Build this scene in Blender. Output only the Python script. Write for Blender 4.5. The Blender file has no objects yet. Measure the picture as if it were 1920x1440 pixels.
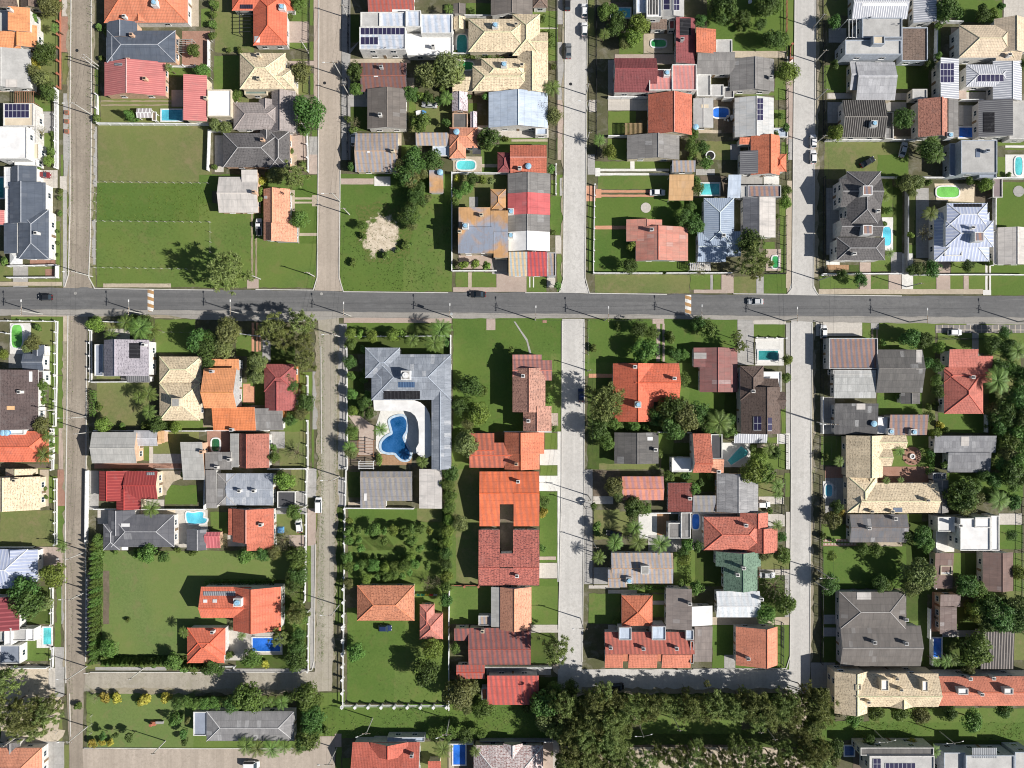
import bpy, math, random
from mathutils import Vector
# ---------------------------------------------------------------- camera, sky, sun, exposure
SC = bpy.context.scene
S = 0.148            # metres of ground per photo pixel
H = 1333.0 * S       # flying height of the camera
cam_d = bpy.data.cameras.new("Camera")
cam = bpy.data.objects.new("Camera", cam_d)
SC.collection.objects.link(cam)
cam.location = (0, 0, H)
cam_d.sensor_width = 36.0
cam_d.lens = 36.0 * 1333.0 / 1920.0
cam_d.clip_start = 1.0
cam_d.clip_end = 3000.0
SC.camera = cam
ELEV = math.radians(37.0)
AZ = math.atan2(1.0, -0.32)
TOSUN = Vector((math.sin(AZ) * math.cos(ELEV), math.cos(AZ) * math.cos(ELEV), math.sin(ELEV)))
world = bpy.data.worlds.new("World")
SC.world = world
world.use_nodes = True
wn = world.node_tree
bg = wn.nodes["Background"]
sky = wn.nodes.new("ShaderNodeTexSky")
sky.sky_type = 'NISHITA'
sky.sun_disc = False
sky.sun_elevation = ELEV
sky.sun_rotation = AZ
wn.links.new(sky.outputs[0], bg.inputs[0])
bg.inputs[1].default_value = 0.05
sun_d = bpy.data.lights.new("Sun", 'SUN')
sun_d.energy = 4.9
sun_d.angle = math.radians(0.5)
sun_d.color = (1.0, 0.96, 0.90)
sun = bpy.data.objects.new("Sun", sun_d)
SC.collection.objects.link(sun)
sun.rotation_euler = (-TOSUN).to_track_quat('-Z', 'Y').to_euler()
sun.location = TOSUN * 150
vs = SC.view_settings
vs.view_transform = 'Standard'
vs.look = 'None'
vs.gamma = 1.0
vs.exposure = 0.38
vs.use_curve_mapping = False
SC.cycles.filter_width = 1.05
R = random.Random(7)
COL = SC.collection

# ---------------------------------------------------------------- helpers
def W(px, py, h=0.0):
    """photo pixel -> point at height h"""
    k = S * (1.0 - h / H)
    return Vector(((px - 960.0) * k, -(py - 720.0) * k, h))

def lin(rgb, k=1.0):
    out = []
    for c in rgb:
        c /= 255.0
        c = c / 12.92 if c <= 0.04045 else ((c + 0.055) / 1.055) ** 2.4
        out.append(min(0.92, c * k))
    return out + [1.0]

class MB:
    def __init__(s): s.v = []; s.f = []; s.m = []; s.uv = []
    def poly(s, pts, m=0, uv=None):
        b = len(s.v)
        s.v += [tuple(p) for p in pts]
        s.f.append(tuple(range(b, b + len(pts)))); s.m.append(m); s.uv.append(uv)
    def box(s, c, hx, hy, z0, z1, rot=0.0, m=0, mt=None, taper=1.0):
        ca, sa = math.cos(rot), math.sin(rot)
        def P(x, y, z): return (c[0] + x * ca - y * sa, c[1] + x * sa + y * ca, z)
        q = [(-hx, -hy), (hx, -hy), (hx, hy), (-hx, hy)]
        lo = [P(x, y, z0) for x, y in q]; hi = [P(x * taper, y * taper, z1) for x, y in q]
        for i in range(4):
            j = (i + 1) % 4
            s.poly([lo[i], lo[j], hi[j], hi[i]], m)
        s.poly(hi, m if mt is None else mt); s.poly(lo[::-1], m)
    def bar(s, a, b, r, m=0, n=4, r2=None):
        a, b = Vector(a), Vector(b); d = (b - a)
        if d.length < 1e-6: return
        d.normalize()
        u = d.orthogonal().normalized(); w = d.cross(u)
        r2 = r if r2 is None else r2
        A = [a + (u * math.cos(t) + w * math.sin(t)) * r for t in [2 * math.pi * i / n for i in range(n)]]
        B = [b + (u * math.cos(t) + w * math.sin(t)) * r2 for t in [2 * math.pi * i / n for i in range(n)]]
        for i in range(n):
            j = (i + 1) % n
            s.poly([A[i], A[j], B[j], B[i]], m)
        s.poly(A[::-1], m); s.poly(B, m)
    def cyl(s, c, r, z0, z1, n=16, m=0, mt=None, r2=None):
        r2 = r if r2 is None else r2
        lo = [(c[0] + r * math.cos(2 * math.pi * i / n), c[1] + r * math.sin(2 * math.pi * i / n), z0) for i in range(n)]
        hi = [(c[0] + r2 * math.cos(2 * math.pi * i / n), c[1] + r2 * math.sin(2 * math.pi * i / n), z1) for i in range(n)]
        for i in range(n):
            j = (i + 1) % n
            s.poly([lo[i], lo[j], hi[j], hi[i]], m)
        s.poly(hi, m if mt is None else mt)
    def mesh(s, name, mats):
        me = bpy.data.meshes.new(name)
        me.from_pydata(s.v, [], s.f)
        for mt in mats: me.materials.append(mt)
        me.polygons.foreach_set("material_index", s.m)
        uvl = me.uv_layers.new(name="UVMap")
        co = []
        for fi, f in enumerate(s.f):
            if s.uv[fi]:
                for t in s.uv[fi]: co += t
                continue
            p = [Vector(s.v[i]) for i in f]
            n = Vector((0, 0, 0))
            for i in range(len(p)): n += p[i].cross(p[(i + 1) % len(p)])
            if n.length < 1e-9: n = Vector((0, 0, 1))
            n.normalize()
            h = Vector((0, 0, 1)).cross(n)
            h = Vector((1, 0, 0)) if h.length < 0.03 else h.normalized()
            d = n.cross(h)
            for q in p: co += [q.dot(h), q.dot(d)]
        uvl.data.foreach_set("uv", co)
        me.validate()
        return me

def link(name, me, parent=None, loc=None, rz=0.0, sc=None):
    o = bpy.data.objects.new(name, me)
    COL.objects.link(o)
    if parent is not None: o.parent = parent
    if loc is not None: o.location = loc
    if rz: o.rotation_euler = (0, 0, rz)
    if sc is not None: o.scale = sc
    return o
def tag(o, label=None, cat=None, group=None, kind=None):
    if label: o["label"] = label
    if cat: o["category"] = cat
    if group: o["group"] = group
    if kind: o["kind"] = kind
    return o
def empty(name, loc, rz=0.0):
    o = link(name, None, None, loc, rz); o.empty_display_size = 0.5
    return o

# ---------------------------------------------------------------- materials
MATS = {}
class NT:
    def __init__(s, name):
        s.mat = bpy.data.materials.new(name); s.mat.use_nodes = True
        s.t = s.mat.node_tree; s.b = s.t.nodes["Principled BSDF"]
        s.b.inputs["Specular IOR Level"].default_value = 0.25
    def n(s, typ, **kw):
        x = s.t.nodes.new(typ)
        for k, v in kw.items():
            if k.startswith("i_"): x.inputs[k[2:].replace("_", " ")].default_value = v
            else: setattr(x, k, v)
        return x
    def l(s, a, b): s.t.links.new(a, b)
    def pos(s): return s.n("ShaderNodeNewGeometry").outputs["Position"]
    def uv(s): return s.n("ShaderNodeUVMap", uv_map="UVMap").outputs[0]
    def noise(s, vec, scale, detail=3.0, rough=0.55, dist=0.0):
        x = s.n("ShaderNodeTexNoise"); x.inputs["Scale"].default_value = scale; x.inputs["Detail"].default_value = detail
        x.inputs["Roughness"].default_value = rough; x.inputs["Distortion"].default_value = dist
        s.l(vec, x.inputs["Vector"]); return x.outputs["Fac"]
    def ramp(s, fac, a, b, ca=(0, 0, 0, 1), cb=(1, 1, 1, 1)):
        x = s.n("ShaderNodeValToRGB"); e = x.color_ramp.elements
        e[0].position = a; e[1].position = b; e[0].color = ca; e[1].color = cb
        s.l(fac, x.inputs[0]); return x.outputs[0]
    def mix(s, fac, a, b, mode='MIX'):
        x = s.n("ShaderNodeMix", data_type='RGBA', blend_type=mode)
        for sock, val in ((x.inputs[0], fac), (x.inputs[6], a), (x.inputs[7], b)):
            if hasattr(val, "links"): s.l(val, sock)
            else: sock.default_value = val
        return x.outputs[2]
    def math(s, op, a, b=0.0, c=0.0):
        x = s.n("ShaderNodeMath", operation=op)
        for i, val in enumerate((a, b, c)):
            if hasattr(val, "links"): s.l(val, x.inputs[i])
            else: x.inputs[i].default_value = val
        return x.outputs[0]
    def sep(s, vec):
        x = s.n("ShaderNodeSeparateXYZ"); s.l(vec, x.inputs[0]); return x.outputs
    def vmul(s, vec, v):
        x = s.n("ShaderNodeVectorMath", operation='MULTIPLY'); s.l(vec, x.inputs[0]); x.inputs[1].default_value = v; return x.outputs[0]
    def out(s, col, rough=0.85, bump=None, bs=0.3, bd=0.05, metal=0.0):
        if hasattr(col, "links"): s.l(col, s.b.inputs["Base Color"])
        else: s.b.inputs["Base Color"].default_value = col
        s.b.inputs["Roughness"].default_value = rough
        s.b.inputs["Metallic"].default_value = metal
        if bump is not None:
            x = s.n("ShaderNodeBump"); x.inputs["Strength"].default_value = bs; x.inputs["Distance"].default_value = bd
            s.l(bump, x.inputs["Height"]); s.l(x.outputs[0], s.b.inputs["Normal"])
        return s.mat
def scl(c, k): return [min(0.92, x * k) for x in c[:3]] + [1.0]

def lift(c, f=0.2):
    m = max(c); return [q + (m - q) * f for q in c]
KA = 0.84   # photographed value of a sunlit level surface -> its reflectance
def roofmat(name, kind, c1, c2=None, amt=0.5, period=2.2):
    """tile: clay/cement tiles with lichen flecks; fibre: corrugated sheets in rows; rib: ribbed metal; stripe: camera moire painted in as colour bands; plain: slab"""
    t = NT("roof_" + name); c1 = lift(c1); c2 = lift(c2); a = lin(c1, KA); b = lin(c2, KA)
    if kind == "tile": b = scl(b, 0.58)
    uv = t.uv(); P = t.pos()
    big = t.noise(P, 0.35, 3); fine = t.noise(P, 2.2, 4, 0.65)
    oi = t.n("ShaderNodeObjectInfo").outputs["Random"]
    col = t.mix(t.ramp(big, 0.3, 0.72), scl(a, 0.82), scl(a, 1.08))
    xs = t.sep(uv)
    bump = None
    if kind == 'tile':
        w = t.math('SINE', t.math('MULTIPLY', xs[0], 2 * math.pi / 0.42))
        rows = t.math('FRACT', t.math('MULTIPLY', xs[1], 1 / 0.72))
        col = t.mix(t.math('MULTIPLY', t.ramp(rows, 0.0, 0.35, (1, 1, 1, 1), (0, 0, 0, 1)), 0.42), col, scl(a, 0.45))
        sp = t.noise(t.vmul(uv, (1.6, 3.4, 1)), 1.0, 4, 0.7, 0.5)
        col = t.mix(t.math('MULTIPLY', t.ramp(sp, 0.60 - 0.14 * amt, 0.64 - 0.12 * amt), min(1.0, 0.42 + amt * 0.65)), col, b)
        pale = t.noise(t.vmul(uv, (1.3, 1.6, 1)), 1.7, 2)
        col = t.mix(t.math('MULTIPLY', t.ramp(pale, 0.62, 0.68), 0.35), col, scl(a, 1.35))
        bump = t.math('ADD', w, t.math('MULTIPLY', rows, 1.5))
    elif kind == 'fibre':
        gx = t.math('FLOOR', t.math('MULTIPLY', xs[0], 1 / 1.1)); gy = t.math('FLOOR', t.math('MULTIPLY', xs[1], 1 / 1.9))
        cv = t.n("ShaderNodeCombineXYZ"); t.l(gx, cv.inputs[0]); t.l(gy, cv.inputs[1]); t.l(oi, cv.inputs[2])
        wnz = t.n("ShaderNodeTexWhiteNoise"); t.l(cv.outputs[0], wnz.inputs["Vector"])
        col = t.mix(t.math('MULTIPLY', wnz.outputs[0], 0.35 + 0.3 * amt), col, b)
        col = t.mix(t.math('MULTIPLY', t.math('GREATER_THAN', wnz.outputs[0], 0.955), min(.75, amt * 1.1)), col, [min(.8, q * .5 + .33) for q in a[:3]] + [1])
        st = t.noise(t.vmul(uv, (3.0, 0.35, 1)), 1.2, 4, 0.7)
        col = t.mix(t.math('MULTIPLY', t.ramp(st, 0.45, 0.7), 0.25 + amt * 0.6), col, b)
        col = t.mix(t.math('MULTIPLY', t.ramp(t.noise(P, 3.5, 3), 0.60, 0.66), amt * 0.8), col, scl(b, 0.8))
        fy = t.math('FRACT', t.math('MULTIPLY', xs[1], 1 / 1.9)); fx = t.math('FRACT', t.math('MULTIPLY', xs[0], 1 / 1.1))
        ln = t.math('MAXIMUM', t.math('LESS_THAN', fy, 0.06), t.math('MULTIPLY', t.math('LESS_THAN', fx, 0.07), 0.5))
        col = t.mix(t.math('MULTIPLY', ln, 0.4), col, scl(b, 0.6))
        bump = t.math('SINE', t.math('MULTIPLY', xs[0], 2 * math.pi / 0.18))
    elif kind == 'rib':
        w = t.math('SINE', t.math('MULTIPLY', xs[0], 2 * math.pi / period))
        col = t.mix(t.ramp(w, 0.35, 0.75), b, col)
        col = t.mix(t.math('MULTIPLY', t.ramp(fine, 0.5, 0.75), 0.25), col, scl(b, 0.8))
        bump = w
    elif kind == 'stripe':  # shimmering moire of ribbed sheets, put into the colour as bands
        wob = t.math('ADD', t.math('MULTIPLY', t.noise(t.vmul(uv, (0.1, 0.2, 1)), 1.0, 2), 1.6), t.math('MULTIPLY', xs[1], 0.45))
        w = t.math('SINE', t.math('ADD', t.math('MULTIPLY', xs[0], 2 * math.pi / period), wob))
        col = t.mix(t.math('MULTIPLY', t.ramp(t.math('ADD', t.math('MULTIPLY', w, 0.5), t.math('MULTIPLY', fine, 0.7)), 0.05, 0.75), 0.75), col, b)
        col = t.mix(t.math('MULTIPLY', t.ramp(fine, 0.52, 0.7), 0.45), col, scl(a, 0.55))
        gy = t.math('FRACT', t.math('MULTIPLY', xs[1], 1 / 1.9))
        col = t.mix(t.math('MULTIPLY', t.math('LESS_THAN', gy, 0.06), 0.35), col, scl(a, 0.4))
    elif kind == 'rust':  # orange and blue moire tints, put into the colour as broad patches
        n1 = t.noise(P, 0.16, 3, 0.5, 0.6)
        col = t.mix(t.ramp(n1, 0.42, 0.58), col, b)
        col = t.mix(t.math('MULTIPLY', t.ramp(fine, 0.5, 0.75), 0.3), col, scl(a, 0.6))
    else:
        col = t.mix(t.math('MULTIPLY', t.ramp(fine, 0.45, 0.72), 0.18 + 0.4 * amt), col, b)
        st = t.noise(t.vmul(P, (0.25, 1.2, 1)), 1.0, 4, 0.7)
        col = t.mix(t.math('MULTIPLY', t.ramp(st, 0.5, 0.72), 0.22), col, scl(a, 0.72))
    # dirt washed down the slope and broad mould patches
    if kind != 'plain':
        drt = t.noise(t.vmul(uv, (1.1, 0.13, 1)), 1.0, 4, 0.7)
        col = t.mix(t.math('MULTIPLY', t.ramp(drt, 0.5, 0.68), 0.42), col, scl([a[0] * .9, a[1] * .95, a[2] * 1.0], 0.45))
        mld = t.noise(P, 0.55, 5, 0.72, 0.5)
        col = t.mix(t.math('MULTIPLY', t.ramp(mld, 0.54, 0.7), 0.4), col, [a[0] * .35 + .09, a[1] * .35 + .09, a[2] * .35 + .09, 1])
    # object-to-object weathering
    v = t.math('ADD', t.math('MULTIPLY', oi, 0.16), 0.92)
    hs = t.n("ShaderNodeHueSaturation"); t.l(v, hs.inputs["Value"]); t.l(col, hs.inputs["Color"])
    t.b.inputs["Specular IOR Level"].default_value = 0.2
    return t.out(hs.outputs[0], 0.75, bump, 0.25, 0.04)

ROOFS = {
 'brown': ('tile', (135,112,98), (80,64,56), .4), 'orange': ('tile', (245,150,88), (200,110,62), .15), 'lgrey': ('plain', (198,196,192), (150,148,146), .3),
 'palegrey': ('fibre', (222,214,206), (190,182,176), .12), 'sand': ('plain', (226,208,178), (190,170,140), .3), 'white': ('plain', (250,248,246), (214,212,210), .12),
 'whitep': ('fibre', (236,236,238), (180,186,196), .2), 'oranget': ('tile', (226,122,82), (245,170,130), .35), 'slate': ('fibre', (98,108,124), (80,90,108), .1), 'red': ('rib', (234,134,126), (204,104,102), .5, .55),
 'steel': ('rib', (200,204,208), (120,124,130), .5, .5), 'stripew': ('rib', (246,244,244), (176,166,168), .5, 1.0), 'wood': ('rib', (176,150,120), (120,98,76), .5, .3),
 'vermil': ('tile', (240,106,70), (214,84,54), .12), 'panel': ('rib', (64,54,84), (40,36,54), .5, .6), 'cream': ('tile', (248,222,180), (164,132,100), .42), 'greeng': ('plain', (128,150,142), (100,120,114), .3),
 'brgrey': ('tile', (172,160,156), (128,112,106), .3), 'dark': ('tile', (116,112,112), (78,76,78), .4), 'mred': ('stripe', (206,84,66), (150,110,112), .5, 1.08), 'mwhite': ('stripe', (228,230,238), (176,198,226), .4, 1.73),
 'mbrown': ('stripe', (150,92,78), (118,104,112), .5, 1.22), 'dgbrown': ('fibre', (138,128,120), (106,98,92), .25), 'mgrey': ('stripe', (196,166,140), (136,156,184), .5, 1.22), 'bluew': ('fibre', (206,220,238), (166,186,214), .15),
 'pinkw': ('tile', (238,220,226), (150,110,124), .6), 'dgrey': ('fibre', (126,122,118), (92,90,90), .45), 'salmon': ('tile', (240,148,110), (212,116,84), .3), 'charcoal': ('plain', (86,86,90), (64,64,68), .3),
 'clayred': ('tile', (216,106,76), (168,72,54), .35), 'maroon': ('tile', (152,72,74), (112,48,52), .25), 'louvre': ('rib', (200,196,190), (60,60,62), .5, .8), 'black': ('rib', (52,52,58), (34,34,40), .5, 1.0),
 'clay': ('tile', (230,118,78), (178,80,54), .35), 'grey': ('fibre', (160,156,152), (118,114,112), .45), 'mredw': ('stripe', (232,132,122), (186,140,142), .4, 1.08), 'lgrey2': ('fibre', (218,214,208), (186,194,200), .35),
 'greyrib': ('rib', (152,152,154), (104,104,110), .5, .55), 'ribw': ('rib', (246,246,250), (170,174,186), .5, .62), 'beige': ('tile', (236,210,176), (202,172,138), .25), 'wgrey': ('fibre', (208,208,212), (150,150,156), .5),
 'darkrib': ('rib', (142,136,130), (50,48,48), .5, .6), 'redbrown': ('tile', (204,130,106), (120,70,58), .55), 'greyblue': ('plain', (150,160,178), (124,134,152), .3), 'glass': ('plain', (112,126,150), (90,104,130), .3),
 'clayor': ('tile', (246,164,124), (196,112,84), .4), 'mrust': ('rust', (206,150,92), (146,158,180), .5), 'redfib': ('fibre', (222,92,92), (196,74,78), .15), 'stripeob': ('stripe', (226,190,140), (132,178,206), .4, 1.08),
 'stripered': ('stripe', (226,68,60), (138,86,110), .4, 1.08), 'tan': ('fibre', (222,172,116), (196,142,84), .15), 'redfib2': ('fibre', (232,134,112), (186,150,132), .35), 'bluem': ('rib', (190,206,226), (152,170,196), .5, .55),
 'dkgrid': ('fibre', (120,122,130), (78,80,90), .5), 'mrb': ('stripe', (178,132,112), (104,124,150), .5, 1.37), 'wblue': ('rib', (222,228,244), (176,188,222), .5, .9), 'mauve': ('plain', (150,132,134), (122,104,108), .2),
 'dkbrown': ('tile', (100,84,82), (68,56,58), .4), 'mauvegrey': ('tile', (186,178,188), (120,114,128), .45), 'palegrey2': ('fibre', (192,190,184), (158,156,152), .25), 'orangered': ('tile', (236,122,62), (206,96,44), .1),
 'maroon2': ('tile', (172,82,78), (136,74,76), .3), 'brownred': ('tile', (186,106,86), (136,74,62), .35), 'bluegrey': ('fibre', (172,180,192), (116,124,138), .75), 'blueglass': ('rib', (80,116,160), (50,80,124), .5, .7),
 'pinkbrown': ('tile', (216,152,128), (136,88,80), .55), 'mpink': ('stripe', (206,124,108), (136,110,118), .5, 1.22), 'mclay': ('stripe', (224,104,70), (150,92,82), .45, 1.37), 'vermilr': ('tile', (238,102,66), (202,78,50), .3),
 'redweath': ('fibre', (176,104,98), (142,112,106), .55), 'dkbrown2': ('tile', (118,98,88), (82,66,60), .45), 'clayspeck': ('tile', (222,112,82), (140,66,56), .5), 'brickred': ('tile', (212,108,90), (170,76,64), .25),
 'wweath': ('fibre', (206,206,202), (150,150,148), .6), 'dkweath': ('fibre', (116,114,114), (72,72,76), .65), 'grey3': ('fibre', (164,164,168), (116,116,122), .5), 'maroonr': ('rib', (166,70,76), (130,48,56), .5, 1.2),
 'redm': ('rib', (188,66,60), (156,46,46), .5, .8), 'dkslate': ('fibre', (118,118,124), (88,90,100), .35), 'pinkred': ('rib', (238,118,122), (206,88,96), .5, .9), 'wbluer': ('fibre', (190,196,206), (128,138,156), .7),
 'mgb': ('stripe', (170,160,148), (138,144,162), .4, 1.44), 'vermil2': ('tile', (232,104,70), (204,86,58), .18), 'clayspeckl': ('tile', (232,138,96), (166,84,60), .5), 'morange': ('stripe', (246,102,50), (204,98,66), .35, 1.58),
 'specred': ('tile', (206,104,88), (118,68,72), .62), 'salmonr': ('tile', (220,130,112), (178,90,78), .3), 'morange2': ('stripe', (242,142,108), (194,142,158), .5, 1.66), 'dkred': ('tile', (142,66,58), (104,46,44), .4),
 'greyspeck': ('fibre', (188,186,186), (122,122,126), .75), 'specclay': ('tile', (222,116,92), (146,68,58), .5), 'greenr': ('tile', (122,156,130), (70,104,84), .55), 'whitefib': ('stripe', (242,244,246), (216,226,234), .2, 1.58),
 'grbrown': ('fibre', (158,144,136), (126,114,110), .3), 'patchy': ('fibre', (144,132,126), (112,122,136), .75), 'brown2': ('fibre', (142,112,102), (112,88,82), .25), 'brown3': ('fibre', (162,142,134), (124,100,94), .6),
 'dgbrown2': ('fibre', (134,126,120), (108,102,98), .25), 'greyhip': ('fibre', (158,156,156), (124,122,124), .5), 'claydk': ('tile', (212,94,72), (166,70,56), .3), 'mdkred': ('stripe', (176,90,78), (104,96,106), .5, 1.37),
 'mredb': ('stripe', (232,84,68), (160,92,92), .45, 1.37), 'whitered': ('tile', (240,224,220), (196,112,102), .7), 'mclay2': ('stripe', (214,100,80), (150,84,74), .4, 1.15), 'clayr': ('tile', (232,132,96), (186,92,66), .3),
 'clayp': ('tile', (230,124,92), (184,88,66), .3), 'ribdark': ('rib', (172,160,152), (70,66,66), .5, .75),
}
def roof(name):
    k = "roof_" + name
    if k not in MATS: MATS[k] = roofmat(name, *ROOFS[name])
    return MATS[k]
def flat(name, col, rough=0.7, metal=0.0, var=0.12, sc=1.5):
    if name not in MATS:
        t = NT(name); a = list(col) + [1.0] if len(col) == 3 else list(col)
        c = t.mix(t.ramp(t.noise(t.pos(), sc, 4, 0.65), 0.35, 0.7), scl(a, 1 - var * 2), scl(a, 1 + var * 0.6))
        MATS[name] = t.out(c, rough, metal=metal)
    return MATS[name]
WALLS = [flat("plaster_white", (.72, .71, .68)), flat("plaster_cream", (.66, .58, .44)), flat("plaster_grey", (.48, .48, .48)),
         flat("plaster_pale", (.62, .6, .57)), flat("plaster_peach", (.64, .43, .3)), flat("plaster_bluegrey", (.42, .46, .52))]
M_WHITE = flat("white_paint", (.78, .78, .77), 0.55)
M_CONC = flat("concrete", (.36, .35, .33), 0.9)
M_DARKMETAL = flat("dark_metal", (.03, .032, .035), 0.5, 0.0)
M_BRICK = flat("brick_red", (.42, .16, .1), 0.9)
M_WOOD = flat("weathered_wood", (.24, .17, .11), 0.85)
M_POLE = flat("pole_concrete", (.5, .49, .46), 0.85)
M_BLUE = flat("blue_plastic", (.12, .32, .6), 0.4)
M_LBLUE = flat("pale_blue_plastic", (.32, .55, .72), 0.4)
M_GLASS = NT("window_glass").out((.03, .045, .06, 1), 0.08)
M_RUBBER = flat("rubber", (.02, .02, .02), 0.8)
def solarmat():
    t = NT("solar_cells"); xs = t.sep(t.uv())
    fx = t.math('FRACT', xs[0]); fy = t.math('FRACT', xs[1])
    ln = t.math('MAXIMUM', t.math('LESS_THAN', fx, 0.09), t.math('LESS_THAN', fy, 0.07))
    c = t.mix(ln, (.035, .032, .075, 1), (.55, .56, .6, 1))
    return t.out(c, 0.25)
M_SOLAR = solarmat()
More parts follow.
